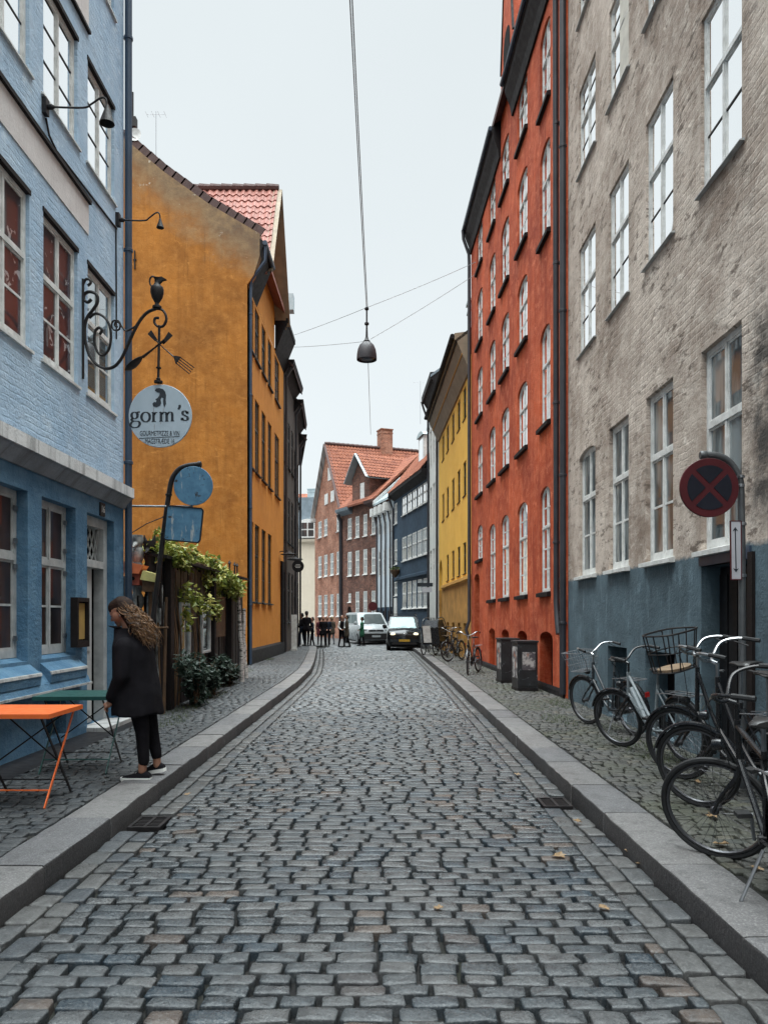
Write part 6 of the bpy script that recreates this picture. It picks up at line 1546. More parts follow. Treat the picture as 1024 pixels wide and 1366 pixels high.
# ---------------------------------------------------------------- bicycles
M['bike_black'] = pm('black bicycle enamel', (0.014, 0.014, 0.016), None, 9, 0.28)
M['bike_white'] = pm('pale bicycle enamel', (0.3, 0.34, 0.36), None, 9, 0.3)
M['bike_grey'] = pm('dark grey bicycle enamel', (0.05, 0.06, 0.07), None, 9, 0.3)
M['bike_red'] = pm('red reflector', (0.4, 0.02, 0.02), None, 9, 0.3)
M['basket_wood'] = pm('pale plywood', (0.24, 0.165, 0.1), None, 9, 0.6)
def ring(mb, c, r_, t_, n=40, m_=8, flat=1.0):
    vs_, fs_ = [], []
    for i in range(n):
        a = 2 * math.pi * i / n
        for k in range(m_):
            b = 2 * math.pi * k / m_; rr = r_ + t_ * math.cos(b)
            vs_.append((c[0] + rr * math.cos(a), c[1] + t_ * flat * math.sin(b), c[2] + rr * math.sin(a)))
    for i in range(n):
        for k in range(m_): fs_.append((i * m_ + k, ((i + 1) % n) * m_ + k, ((i + 1) % n) * m_ + (k + 1) % m_, i * m_ + (k + 1) % m_))
    mb.add(vs_, fs_)
def bicycle(label, rear, front, steer=0.0, frame='bike_black', lean=0.0, step=True, basket=None, rack=True, bar='chrome', high=0.0, fenders='bike_black', group=None, stand=True, guard=True, z=0.132, fork='bike_black', basket_z=0.0):
    """rear and front are the points where the tyres touch the ground"""
    rx, ry = rear; fx, fy = front; hd = math.atan2(fy - ry, fx - rx); wb = 1.08; r_ = 0.335
    t = thing('bicycle', label, 'bicycle', (rx, ry, z), hd, group); t.rotation_euler = (lean, 0, hd)
    HB, HT = Vector((0.86, 0, 0.62)), Vector((0.80, 0, 0.88 + high)); BB = Vector((0.46, 0, 0.28)); ST = Vector((0.31, 0, 0.78)); RH, FH = Vector((0, 0, r_)), Vector((wb, 0, r_))
    ax = (HT - HB).normalized(); S_ = Matrix.Translation(HB) @ Matrix.Rotation(steer, 4, ax) @ Matrix.Translation(-HB)
    def part(mb, name, mat, front_=False, par=t, smooth=True):
        if front_: mb.xf(S_)
        return mb.build(name, M[mat], par, smooth=smooth)
    for nm, hub, fr in (('rear', RH, False), ('front', FH, True)):
        mb = MB(); ring(mb, hub, r_ - 0.045, 0.011, 44, 6, 1.3); mb.lathe([(0.022, -0.045), (0.03, -0.03), (0.016, -0.02), (0.016, 0.02), (0.03, 0.03), (0.022, 0.045)], hub, 12, 'y')
        w = part(mb, 'wheel', 'rim_metal', fr)
        mb = MB()
        for k in range(32):
            a = 2 * math.pi * k / 32; o = a + (0.5 if k % 4 < 2 else -0.5); y = 0.03 if k % 2 else -0.03
            mb.tube([hub + Vector((0.024 * math.cos(o), y, 0.024 * math.sin(o))), hub + Vector(((r_ - 0.05) * math.cos(a), 0, (r_ - 0.05) * math.sin(a)))], 0.0016, 3, False)
        part(mb, 'spokes', 'rim_metal', fr, w, False)
        mb = MB(); ring(mb, hub, r_ - 0.019, 0.019, 48, 8); part(mb, 'tyre', 'rubber', fr, w)
        mb = MB(); n = 20
        a0, a1 = (RAD(-5), RAD(200)) if not fr else (RAD(20), RAD(190))
        vs_ = []
        for k in range(n + 1):
            a = a0 + (a1 - a0) * k / n
            for y, d in ((-0.026, -0.012), (-0.018, 0.004), (0, 0.009), (0.018, 0.004), (0.026, -0.012)): vs_.append(hub + Vector(((r_ + 0.018 + d) * math.cos(a), y, (r_ + 0.018 + d) * math.sin(a))))
        mb.add(vs_, [(k * 5 + j, (k + 1) * 5 + j, (k + 1) * 5 + j + 1, k * 5 + j + 1) for k in range(n) for j in range(4)])
        if guard or not fr: part(mb, 'mudguard', fenders, fr)
    mb = MB(); mb.tube([BB, ST], 0.016, 8); mb.tube([HB, HT], 0.019, 10)
    if step: mb.tube(curve2([HT - ax * 0.04, (0.66, 0, 0.62), (0.53, 0, 0.42), tuple(BB + Vector((-0.02, 0, 0.08)))], 5), 0.017, 8); mb.tube(curve2([HB + ax * 0.02, (0.68, 0, 0.42), (0.56, 0, 0.3), tuple(BB)], 5), 0.018, 8)
    else: mb.tube([HT - ax * 0.04, ST - Vector((0, 0, 0.04))], 0.016, 8); mb.tube([HB + ax * 0.02, BB], 0.018, 8)
    for s_ in (-1, 1): mb.tube([RH + Vector((0, 0.055 * s_, 0)), BB + Vector((-0.03, 0.03 * s_, 0))], 0.01, 6); mb.tube([RH + Vector((0, 0.055 * s_, 0)), ST + Vector((0, 0.02 * s_, -0.05))], 0.009, 6)
    mb.lathe([(0.026, -0.04), (0.026, 0.04)], BB, 12, 'y'); part(mb, 'frame', frame)
    mb = MB()
    for s_ in (-1, 1): mb.tube(curve2([tuple(HB + Vector((-0.005, 0.03 * s_, -0.02))), tuple(HB + Vector((0.04, 0.05 * s_, -0.09))), tuple(FH + Vector((-0.075, 0.055 * s_, 0.1))), tuple(FH + Vector((0, 0.055 * s_, 0)))], 4), [0.016] * 6 + [0.012] * 7, 8)
    mb.tube([HB + Vector((-0.005, -0.05, -0.02)), HB + Vector((-0.005, 0.05, -0.02))], 0.017, 8); part(mb, 'fork', fork, True)
    mb = MB(); T = HT + ax * 0.1; mb.tube([HT - ax * 0.02, T], 0.013, 8); mb.tube([T, T + Vector((0.04, 0, 0.02))], 0.015, 8); C = T + Vector((0.04, 0, 0.02))
    for s_ in (-1, 1): mb.tube(curve2([tuple(C), tuple(C + Vector((0.02, 0.09 * s_, 0.03))), tuple(C + Vector((0.0, 0.2 * s_, 0.1))), tuple(C + Vector((-0.1, 0.275 * s_, 0.11))), tuple(C + Vector((-0.24, 0.29 * s_, 0.08)))], 5), 0.0115, 8)
    hbm = part(mb, 'handlebar', bar, True)
    for s_ in (-1, 1):
        mb = MB(); mb.tube([C + Vector((-0.13, 0.282 * s_, 0.107)), C + Vector((-0.25, 0.292 * s_, 0.078))], 0.017, 8); part(mb, 'grip', 'rubber', True, hbm)
    mb = MB(); mb.tube(curve2([tuple(C + Vector((-0.06, 0.25, 0.11))), tuple(C + Vector((0.05, 0.17, 0.05))), tuple(C + Vector((0.08, 0.05, -0.1))), tuple(HB + Vector((0.05, 0.03, -0.05)))], 6), 0.0035, 5); mb.tube([C + Vector((-0.06, -0.26, 0.1)), C + Vector((-0.17, -0.27, 0.05))], 0.006, 5); part(mb, 'brake_cable', 'bike_black', True)
    mb = MB(); mb.lathe([(0.0, 0.0), (0.03, 0.005), (0.036, 0.03), (0.033, 0.06), (0.0, 0.065)], HB + Vector((0.06, 0, 0.12)), 14, 'x'); part(mb, 'headlamp', 'bike_black', True)
    mb = MB(); mb.tube([ST - Vector((-0.01, 0, 0.03)), ST + Vector((-0.035, 0, 0.13 + high))], 0.013, 8); part(mb, 'seat_post', 'steel')
    sd_ = ST + Vector((-0.06, 0, 0.16 + high)); mb = MB(); vs_ = []
    st_ = [(-0.13, 0.07, 0.02, 0.03), (-0.11, 0.095, 0.03, 0.05), (-0.03, 0.085, 0.025, 0.05), (0.05, 0.04, 0.02, 0.04), (0.12, 0.022, 0.018, 0.035), (0.15, 0.014, 0.005, 0.02)]
    for x, w, zt, th in st_:
        for a in range(10): q = 2 * math.pi * a / 10; vs_.append(sd_ + Vector((x, w * math.cos(q), zt - th / 2 + th / 2 * math.sin(q))))
    mb.add(vs_, [(i * 10 + a, i * 10 + (a + 1) % 10, (i + 1) * 10 + (a + 1) % 10, (i + 1) * 10 + a) for i in range(5) for a in range(10)] + [tuple(range(9, -1, -1)), tuple(50 + a for a in range(10))])
    part(mb, 'saddle', 'leather')
    mb = MB(); mb.lathe([(0.09, -0.004), (0.094, 0), (0.09, 0.004), (0.06, 0.004), (0.06, -0.004)], BB + Vector((0, -0.045, 0)), 24, 'y'); ca = RAD(-70)
    for s_ in (-1, 1): e = BB + Vector((0.165 * math.cos(ca) * -s_, 0.075 * s_, 0.165 * math.sin(ca) * -s_)); mb.tube([BB + Vector((0, 0.06 * s_, 0)), e], 0.01, 6)
    ck = part(mb, 'crank', 'steel')
    for s_ in (-1, 1):
        e = BB + Vector((0.165 * math.cos(ca) * -s_, 0.115 * s_, 0.165 * math.sin(ca) * -s_)); mb = MB(); mb.box(e.x - 0.045, e.x + 0.045, e.y - 0.035, e.y + 0.035, e.z - 0.012, e.z + 0.012); part(mb, 'pedal', 'rubber', False, ck, False)
    mb = MB(); mb.prism([(0.0, r_ - 0.045), (0.46, 0.185), (0.54, 0.24), (0.55, 0.32), (0.46, 0.375), (0.0, r_ + 0.045), (-0.05, r_)], -0.062, -0.05); part(mb, 'chain_guard', 'bike_black', smooth=False)
    if stand:
        mb = MB(); mb.tube([(0.34, 0.05, 0.26), (0.28, 0.2, 0.02)], 0.009, 6); mb.tube([(0.28, 0.2, 0.012), (0.34, 0.22, 0.008)], 0.01, 6); part(mb, 'kickstand', 'steel')
    if rack:
        mb = MB(); zr = 0.72
        for s_ in (-1, 1): mb.tube([(0.28, 0.06 * s_, zr - 0.02), (0.1, 0.07 * s_, zr), (-0.28, 0.07 * s_, zr)], 0.006, 6); mb.tube([(0.0, 0.065 * s_, r_), (-0.1, 0.07 * s_, zr)], 0.005, 5)
        for x in (-0.28, -0.1, 0.08): mb.tube([(x, -0.07, zr), (x, 0.07, zr)], 0.006, 6)
        mb.tube([(0.1, 0, zr), (-0.28, 0, zr)], 0.005, 5); part(mb, 'luggage_rack', 'steel'); mb = MB(); mb.box(-0.36, -0.35, -0.03, 0.03, 0.52, 0.58); part(mb, 'reflector', 'bike_red', False, t, False)
    if basket == 'wire':
        mb = MB(); x0, zb, zt = C.x + 0.08, C.z - 0.24, C.z + 0.02
        A = [(x0, -0.13, zb), (x0 + 0.24, -0.13, zb), (x0 + 0.24, 0.13, zb), (x0, 0.13, zb)]; B = [(x0 - 0.02, -0.18, zt), (x0 + 0.33, -0.18, zt), (x0 + 0.33, 0.18, zt), (x0 - 0.02, 0.18, zt)]
        for i in range(4):
            j = (i + 1) % 4
            for f in (0, 0.33, 0.66, 1.0): mb.tube([Vector(A[i]).lerp(Vector(B[i]), f), Vector(A[j]).lerp(Vector(B[j]), f)], 0.0045 if f in (0, 1) else 0.0028, 4)
            for k in range(8): mb.tube([Vector(A[i]).lerp(Vector(A[j]), k / 8), Vector(B[i]).lerp(Vector(B[j]), k / 8)], 0.0028, 4)
        for k in range(1, 8): mb.tube([Vector(A[0]).lerp(Vector(A[1]), k / 8), Vector(A[3]).lerp(Vector(A[2]), k / 8)], 0.0028, 4)
        part(mb, 'basket', 'steel', True, smooth=False)
    if basket == 'big':
        mb = MB(); cx_, zb, zt = C.x + 0.2, C.z - 0.2 + basket_z, C.z + 0.14 + basket_z; n = 24
        def rg_(f, rx_, ry_, z_, th): mb.tube([(cx_ + rx_ * math.copysign(abs(math.cos(q)) ** 0.6, math.cos(q)), ry_ * math.copysign(abs(math.sin(q)) ** 0.6, math.sin(q)), z_) for q in [2 * math.pi * k / n for k in range(n + 1)]], th, 6, False)
        rg_(1, 0.17, 0.26, zt, 0.009); rg_(1, 0.15, 0.235, (zt + zb) / 2, 0.006); rg_(1, 0.13, 0.21, zb, 0.008)
        for k in range(10):
            q = 2 * math.pi * (k + 0.5) / 10; cs = (math.copysign(abs(math.cos(q)) ** 0.6, math.cos(q)), math.copysign(abs(math.sin(q)) ** 0.6, math.sin(q)))
            mb.tube([(cx_ + 0.17 * cs[0], 0.26 * cs[1], zt), (cx_ + 0.13 * cs[0], 0.21 * cs[1], zb)], 0.006, 5)
        bk = part(mb, 'basket', 'iron', True)
        mb = MB(); mb.lathe([(0.0, -0.01), (0.15, -0.01), (0.15, 0.012), (0.0, 0.012)], (0, 0, 0), 20); mb.xf(Matrix.Translation((cx_, 0, zb + 0.012)) @ Matrix.Diagonal((0.8, 1.3, 1, 1))); part(mb, 'basket_floor', 'basket_wood', True, bk, False)
    return t
G = 'bicycles parked against the houses'
bicycle('black bicycle with a silver wire front basket, parked by the drainpipe', (3.12, 9.55), (2.83, 10.6), 0.15, 'bike_grey', RAD(-7), True, 'wire', group=G, fork='bike_grey')
b2 = bicycle('bicycle with a pale white frame tube, next to the wire basket one', (3.05, 7.72), (2.78, 8.62), 0.3, 'bike_white', RAD(-9), True, None, bar='bike_black', group=G, fork='bike_black')
mb = MB(); mb.tube([(0.72, 0.05, 0.72), (0.5, 0.05, 0.34)], 0.024, 8); mb.tube([(0.6, 0.05, 0.52), (0.585, 0.05, 0.49)], 0.028, 8); mb.build('pump', M['bike_white'], b2, smooth=True)
bicycle('black bicycle with a tall silver handlebar and large black front basket', (3.08, 5.98), (2.78, 6.95), 0.35, 'bike_black', RAD(-6), True, 'big', high=0.16, group=G, basket_z=0.06)
bicycle('black bicycle with silver curved handlebar, between the big basket one and the nearest', (2.8, 4.95), (2.56, 5.95), 0.5, 'bike_black', RAD(-8), True, None, high=0.16, group=G)
bicycle('nearest black bicycle at the right edge, its front wheel turned out over the kerb', (1.99, 3.66), (2.2, 4.74), 1.05, 'bike_black', RAD(-6), False, None, bar='bike_black', group=G, guard=False)
bicycle('dark bicycle standing by the red house doorway, beyond the cabinets', (2.55, 20.75), (2.13, 19.75), 0.25, 'bike_black', RAD(3), True, None, group=G, z=0.13)
bicycle('dark bicycle farther up, in front of the yellow house cellar slots', (2.7, 26.6), (2.25, 25.8), -0.3, 'bike_black', RAD(3), False, None, group=G)
bicycle('dark bicycle leaning on the yellow house next to the cargo bicycle', (2.75, 29.2), (2.35, 28.3), 0.2, 'bike_grey', RAD(4), True, 'big', group=G)
bicycle('dark bicycle parked in front of the yellow house gate, beyond the cargo bicycle', (2.4, 34.0), (2.0, 33.2), 0.2, 'bike_black', RAD(4), True, None, group=G)
# cargo bicycle with a box in front
cb = bicycle('cargo bicycle with a tall dark box and a pale front panel, by the yellow house', (2.5, 31.2), (2.05, 30.25), 0.0, 'bike_black', RAD(2), True, None, group=G)
mb = MB(); mb.prism([(0.78, 0.42), (1.5, 0.42), (1.62, 1.08), (0.7, 1.08)], -0.36, 0.36); bx_ = mb.build('cargo_box', M['bike_black'], cb)
mb = MB(); mb.prism([(1.515, 0.5), (1.53, 0.5), (1.645, 1.15), (1.63, 1.15)], -0.3, 0.02); mb.build('front_panel', M['win_white'], bx_)
mb = MB(); mb.tube(curve2([(0.72, -0.34, 1.08), (0.95, -0.3, 1.45), (1.5, -0.3, 1.4), (1.62, -0.34, 1.08)], 5), 0.02, 6); mb.tube(curve2([(0.72, 0.34, 1.08), (0.95, 0.3, 1.45), (1.5, 0.3, 1.4), (1.62, 0.34, 1.08)], 5), 0.02, 6); mb.prism([(0.75, 1.09), (1.55, 1.09), (1.4, 1.36), (0.95, 1.38)], -0.29, 0.29); mb.build('rain_hood', M['bike_grey'], bx_)
for y in (-0.42, 0.42): mb = MB(); ring(mb, (1.3, y, 0.27), 0.24, 0.025, 30, 6); mb.build('box_wheel', M['rubber'], cb, smooth=True)

# ---------------------------------------------------------------- cars
M['car_black'] = pm('dark car paint', (0.016, 0.019, 0.022), None, 3, 0.12, 0.3); M['car_white'] = pm('white van paint', (0.4, 0.43, 0.44), (0.35, 0.38, 0.39), 3, 0.25)
M['car_trim'] = pm('black car plastic', (0.012, 0.012, 0.013), None, 8, 0.55); M['plate_yellow'] = pm('yellow number plate', (0.55, 0.33, 0.03), None, 8, 0.5)
lampm = bpy.data.materials.new('lit headlamp'); lampm.use_nodes = True; lb_ = lampm.node_tree.nodes['Principled BSDF']; lb_.inputs['Base Color'].default_value = (0.9, 0.85, 0.7, 1); lb_.inputs['Emission Color'].default_value = (1, 0.85, 0.55, 1); lb_.inputs['Emission Strength'].default_value = 0.9; M['lamp_lit'] = lampm
M['lamp_off'] = pm('clear lamp lens', (0.35, 0.38, 0.4), None, 9, 0.12)
def car(name, label, loc, rot, paint, Lc, W, zb, zr, nose, cowl, hood_z, roof0, roof1, lit, plate, wheel_r=0.33, steps=None):
    """x forward from the rear bumper; zb belt line, zr roof"""
    t = thing(name, label, 'car' if name != 'parked_van' else 'van', loc, rot); w = W / 2; mb = MB()
    secs = [(0.0, 0.35, zb * 0.8, w * 0.88), (0.08, 0.25, zb * 0.97, w * 0.95), (0.5, 0.22, zb, w), (cowl - 0.2, 0.22, zb, w), (cowl, 0.22, zb * 1.0, w * 0.995), ((cowl + nose) / 2, 0.22, (zb + hood_z) / 2 + 0.03, w * 0.985), (nose - 0.12, 0.24, hood_z, w * 0.93), (nose, 0.28, hood_z - 0.12, w * 0.84), (nose + 0.07, 0.34, hood_z - 0.28, w * 0.74)]
    vs_ = []; K = 11
    for x, zl, zh, ww in secs:
        pr = [(-ww * 0.9, zl), (-ww * 0.99, zl + 0.12), (-ww, (zl + zh) / 2), (-ww * 0.985, zh - 0.12), (-ww * 0.93, zh - 0.03), (0, zh + 0.035), (ww * 0.93, zh - 0.03), (ww * 0.985, zh - 0.12), (ww, (zl + zh) / 2), (ww * 0.99, zl + 0.12), (ww * 0.9, zl)]
        vs_ += [(x, y, z) for y, z in pr]
    n = len(secs); mb.add(vs_, [(i * K + a, (i + 1) * K + a, (i + 1) * K + (a + 1) % K, i * K + (a + 1) % K) for i in range(n - 1) for a in range(K)] + [tuple(range(K)), tuple((n - 1) * K + a for a in range(K - 1, -1, -1))])
    wr = w * 0.8; wbm = w * 0.94
    g = [(0.12, wbm, zb - 0.02), (cowl + 0.06, wbm, zb - 0.02), (roof0, wr, zr - 0.05), (roof1, wr, zr - 0.05)]
    def gh(x, y, z): return (x, y, z)
    A = [(0.12, -wbm, zb - 0.03), (0.12, wbm, zb - 0.03), (cowl + 0.06, wbm, zb - 0.03), (cowl + 0.06, -wbm, zb - 0.03)]; B = [(roof1, -wr, zr - 0.06), (roof1, wr, zr - 0.06), (roof0, wr, zr - 0.06), (roof0, -wr, zr - 0.06)]; C_ = [(roof1 + 0.12, -wr * 0.82, zr), (roof1 + 0.12, wr * 0.82, zr), (roof0 - 0.15, wr * 0.82, zr), (roof0 - 0.15, -wr * 0.82, zr)]
    for P_, Q_ in ((A, B), (B, C_)):
        for i in range(4): j = (i + 1) % 4; mb.poly([P_[i], P_[j], Q_[j], Q_[i]])
    mb.poly(C_)
    mb.build('body', M[paint], t, smooth=True)
    def facet(a, b, c, d, m0, m1, n0, n1, off, name_, mat):
        a, b, c, d = map(Vector, (a, b, c, d)); nn = (b - a).cross(d - a).normalized() * off
        f = lambda u, v: a.lerp(b, u).lerp(d.lerp(c, u), v) + nn
        mb = MB(); mb.poly([f(m0, n0), f(m1, n0), f(m1, n1), f(m0, n1)]); return mb.build(name_, M[mat], t, fix=False)
    facet(A[3], A[2], B[2], B[3], 0.06, 0.94, 0.06, 0.93, -0.008 if False else 0.008, 'windscreen', 'glass_car'); facet(A[3], A[2], B[2], B[3], 0.06, 0.94, 0.06, 0.93, -0.008, 'windscreen', 'glass_car')
    for P0, P1, Q1, Q0 in ((A[2], A[1], B[1], B[2]), (A[0], A[3], B[3], B[0])):
        for m0, m1 in ((0.08, 0.46), (0.5, 0.92)): facet(P0, P1, Q1, Q0, m0, m1, 0.12, 0.88, 0.008, 'side_window', 'glass_car')
    facet(A[1], A[0], B[0], B[1], 0.1, 0.9, 0.2, 0.9, 0.008, 'rear_window', 'glass_car')
    for s_ in (-1, 1):
        for x in (0.75, nose - 0.72):
            mb = MB(); mb.lathe([(0.05, -0.1), (wheel_r * 0.66, -0.11), (wheel_r, -0.09), (wheel_r, 0.09), (wheel_r * 0.66, 0.11), (0.05, 0.1)], (x, s_ * (w - 0.1), wheel_r), 22, 'y'); wh = mb.build('wheel', M['rubber'], t, smooth=True)
            mb = MB(); mb.lathe([(0.03, 0.0), (wheel_r * 0.6, 0.0), (wheel_r * 0.6, 0.02), (0.03, 0.02)], (x, s_ * (w + 0.005) - 0.01, wheel_r), 16, 'y'); mb.build('rim', M['steel'], wh)
        y = s_ * w * 0.64
        mb = MB(); mb.lathe([(0.0, 0.02), (0.085, 0.0), (0.1, -0.1), (0.0, -0.12)], (0, 0, 0), 16, 'x'); mb.xf(Matrix.Translation((nose + 0.02, y, hood_z - 0.16)) @ Matrix.Diagonal((1, 1.45, 0.8, 1))); mb.build('headlight', M['lamp_lit' if lit else 'lamp_off'], t, smooth=True)
        mb = MB(); mb.lathe([(0.0, -0.06), (0.09, -0.05), (0.11, 0.0), (0.0, 0.05)], (cowl - 0.05, s_ * (w + 0.1), zb + 0.08), 12, 'x'); mb.bar((cowl - 0.05, s_ * (w - 0.05), zb), (cowl - 0.05, s_ * (w + 0.08), zb + 0.05), 0.04, 0.05); mb.build('mirror', M[paint], t, smooth=True)
    mb = MB(); mb.box(nose + 0.0, nose + 0.075, -w * 0.46, w * 0.46, hood_z - 0.24, hood_z - 0.14)
    mb.box(nose + 0.02, nose + 0.1, -w * 0.7, w * 0.7, 0.3, 0.42); gr = mb.build('grille', M['car_trim'], t)
    mb = MB(); mb.bar((nose + 0.085, -w * 0.44, hood_z - 0.19), (nose + 0.085, w * 0.44, hood_z - 0.19), 0.012, 0.012); mb.lathe([(0.05, 0.0), (0.062, 0.004), (0.05, 0.012), (0.046, 0.012), (0.046, 0.0)], (nose + 0.08, 0, hood_z - 0.17), 18, 'x'); mb.build('badge', M['chrome'], gr)
    mb = MB(); mb.box(nose - 0.1, nose + 0.115, -w * 0.8, w * 0.8, 0.3 if paint == 'car_white' else 0.42, 0.66 if paint == 'car_white' else 0.56); mb.build('bumper', M['car_trim' if paint == 'car_white' else paint], t)
    mb = MB(); mb.box(nose + 0.118, nose + 0.126, -0.26, 0.26, 0.44, 0.55); mb.build('number_plate', M[plate], t)
    mb = MB(); mb.box(0.3, nose - 0.3, -w * 0.8, w * 0.8, 0.16, 0.25); mb.build('underbody', M['car_trim'], t)
    mb = MB()
    for y in (-0.35, 0.28): mb.bar((cowl + 0.1, y, zb + 0.02), (cowl - 0.03, y + 0.45, zb + 0.1), 0.015, 0.012)
    mb.build('wiper', M['car_trim'], t)
    return t
ct = car('parked_car', 'dark family car with lit headlights, facing the viewer at the right kerb', (1.02, 41.2, -0.0), RAD(-90.5), 'car_black', 4.3, 1.72, 1.08, 1.70, 4.12, 3.15, 0.96, 2.35, 0.45, True, 'plate_yellow')
mb = MB()
for s_ in (-1, 1): mb.tube([(0.7, s_ * 0.62, 1.69), (0.8, s_ * 0.62, 1.75), (2.1, s_ * 0.62, 1.75), (2.25, s_ * 0.62, 1.69)], 0.02, 6)
mb.bar((1.9, -0.7, 1.78), (1.9, 0.7, 1.78), 0.05, 0.03); mb.build('roof_rack', M['car_trim'], ct)
car('parked_van', 'white van facing the viewer in front of the brick houses', (-1.75, 50.0, 0), RAD(-74), 'car_white', 4.8, 1.95, 1.2, 1.92, 4.6, 3.9, 1.02, 3.15, 0.25, False, 'car_white', 0.34)

# ---------------------------------------------------------------- people
M['skin'] = pm('skin', (0.42, 0.22, 0.15), (0.36, 0.18, 0.12), 12, 0.55); M['skin_shade'] = pm('warm tanned skin', (0.33, 0.165, 0.105), (0.28, 0.13, 0.08), 12, 0.55)
M['cloth_black'] = pm('black cloth', (0.007, 0.0062, 0.008), (0.011, 0.010, 0.0125), 8, 0.9, bump=0.4, bscale=150, spec=0.12); M['cloth_navy'] = pm('dark navy cloth', (0.02, 0.026, 0.042), None, 8, 0.9, spec=0.12); M['cloth_maroon'] = pm('maroon cloth', (0.11, 0.02, 0.03), None, 8, 0.9); M['cloth_green'] = pm('bottle green cloth', (0.015, 0.11, 0.055), None, 8, 0.9); M['cloth_white'] = pm('white cloth', (0.8, 0.8, 0.77), None, 8, 0.9); M['cloth_brown'] = pm('brown cloth', (0.06, 0.045, 0.03), None, 8, 0.9); M['cloth_grey'] = pm('grey cloth', (0.13, 0.14, 0.15), None, 8, 0.9)
M['hair_dark'] = pm('dark hair', (0.018, 0.013, 0.011), None, 20, 0.6); M['hair_fair'] = pm('fair hair', (0.35, 0.25, 0.14), None, 20, 0.6)
def passer(label, x, y, z, face, h_, coat, trousers, hair='hair_dark', stride=0.12, arm=0.15, long_coat=0.0, sleeves=None, holds=None):
    """a distant person: one continuous body, coloured by what covers each part; x forward"""
    t = thing('person', label, 'person', (x, y, z), face, 'people at the far end of the street'); s_ = h_ / 1.75; sg = []
    def S(a, b, r0, r1, mi): sg.append((tuple(c * s_ for c in a), tuple(c * s_ for c in b), r0 * s_, r1 * s_, mi))
    S((0.0, 0, 1.60), (0.02, 0, 1.66), 0.085, 0.09, 0); S((0.06, 0, 1.585), (0.09, 0, 1.6), 0.045, 0.03, 0); S((-0.02, 0, 1.68), (-0.04, 0, 1.62), 0.095, 0.085, 3); S((0, 0, 1.44), (0.0, 0, 1.58), 0.055, 0.05, 0)
    S((0, -0.11, 1.385), (0, 0.11, 1.385), 0.07, 0.07, 1); S((0, -0.05, 1.33), (0, -0.04, 1.0), 0.11, 0.1, 1); S((0, 0.05, 1.33), (0, 0.04, 1.0), 0.11, 0.1, 1); S((0, -0.07, 0.95), (0, 0.07, 0.95), 0.12, 0.12, 1 if long_coat else 2)
    if long_coat: S((0, -0.07, 0.95), (0, -0.08, 0.95 - long_coat), 0.125, 0.14, 1); S((0, 0.07, 0.95), (0, 0.08, 0.95 - long_coat), 0.125, 0.14, 1)
    for sd in (-1, 1):
        f = stride * sd
        S((0, 0.09 * sd, 0.9), (f * 0.5 + 0.03, 0.095 * sd, 0.49), 0.092, 0.062, 2); S((f * 0.5 + 0.03, 0.095 * sd, 0.49), (f, 0.1 * sd, 0.1), 0.062, 0.045, 2); S((f - 0.03, 0.1 * sd, 0.045), (f + 0.15, 0.11 * sd, 0.035), 0.045, 0.035, 4)
        S((0, 0.17 * sd, 1.38), (-0.03, 0.225 * sd, 1.1), 0.055, 0.045, 5); S((-0.03, 0.225 * sd, 1.1), (arm, 0.2 * sd, 0.9 + arm * 0.5), 0.045, 0.034, 5); S((arm, 0.2 * sd, 0.9 + arm * 0.5), (arm + 0.08, 0.19 * sd, 0.86 + arm * 0.5), 0.034, 0.025, 0)
    mb = MB()
    for a, b, r0, r1, mi in sg: mb.capsule(a, b, r0, r1, 10)
    remeshed(mb, 0.016, 'body', [M['skin'], M[coat], M[trousers], M[hair], M['rubber'], M[sleeves or coat]], t, 3, sg)
    if holds == 'bag': mb = MB(); mb.box(arm - 0.08, arm + 0.2, -0.3, -0.2, 0.45, 0.78); mb.build('bag', M['cloth_white'], t)
    return t
at = lambda px, Y: (px - 512) * Y / 1024
passer('person in black with a pale bag, tallest of three on the left pavement', at(409, 39.6), 39.6, 0.13, RAD(80), 1.8, 'cloth_black', 'cloth_black', long_coat=0.1)
passer('person in black leaning towards the dark house, leftmost of the three on the left pavement', at(402.5, 39.9), 39.9, 0.13, RAD(150), 1.7, 'cloth_black', 'cloth_navy')
passer('person in black holding something pale, rightmost of the three on the left pavement', at(416.5, 40.3), 40.3, 0.02, RAD(190), 1.6, 'cloth_black', 'cloth_black', sleeves='cloth_navy', arm=0.25)
passer('person in a maroon coat near the brick house', at(426.5, 45.5), 45.5, 0, RAD(100), 1.62, 'cloth_maroon', 'cloth_black', long_coat=0.25)
passer('person in a black coat walking in the street, left of a walking pair', at(431, 42.0), 42.0, 0, RAD(-80), 1.68, 'cloth_black', 'cloth_black', long_coat=0.2, stride=0.16)
passer('person in dark navy walking in the street, right of a walking pair', at(436.6, 42.2), 42.2, 0, RAD(-95), 1.68, 'cloth_navy', 'cloth_black', stride=0.14)
passer('fair haired person in a brown coat standing behind the walking pair', at(442.5, 45.8), 45.8, 0, RAD(120), 1.66, 'cloth_brown', 'cloth_grey', 'hair_fair', long_coat=0.2)
passer('person in a dark jacket with white sleeves beside the white van', at(455.5, 41.8), 41.8, 0, RAD(-40), 1.72, 'cloth_black', 'cloth_black', sleeves='cloth_white')
passer('person in a long dark brown coat crossing in front of the white van', at(462.5, 41.4), 41.4, 0, RAD(180), 1.74, 'cloth_brown', 'cloth_black', long_coat=0.3, stride=0.15)
passer('person in a green coat in front of the white van', at(482.8, 43.2), 43.2, 0, RAD(170), 1.64, 'cloth_green', 'cloth_black', long_coat=0.28)

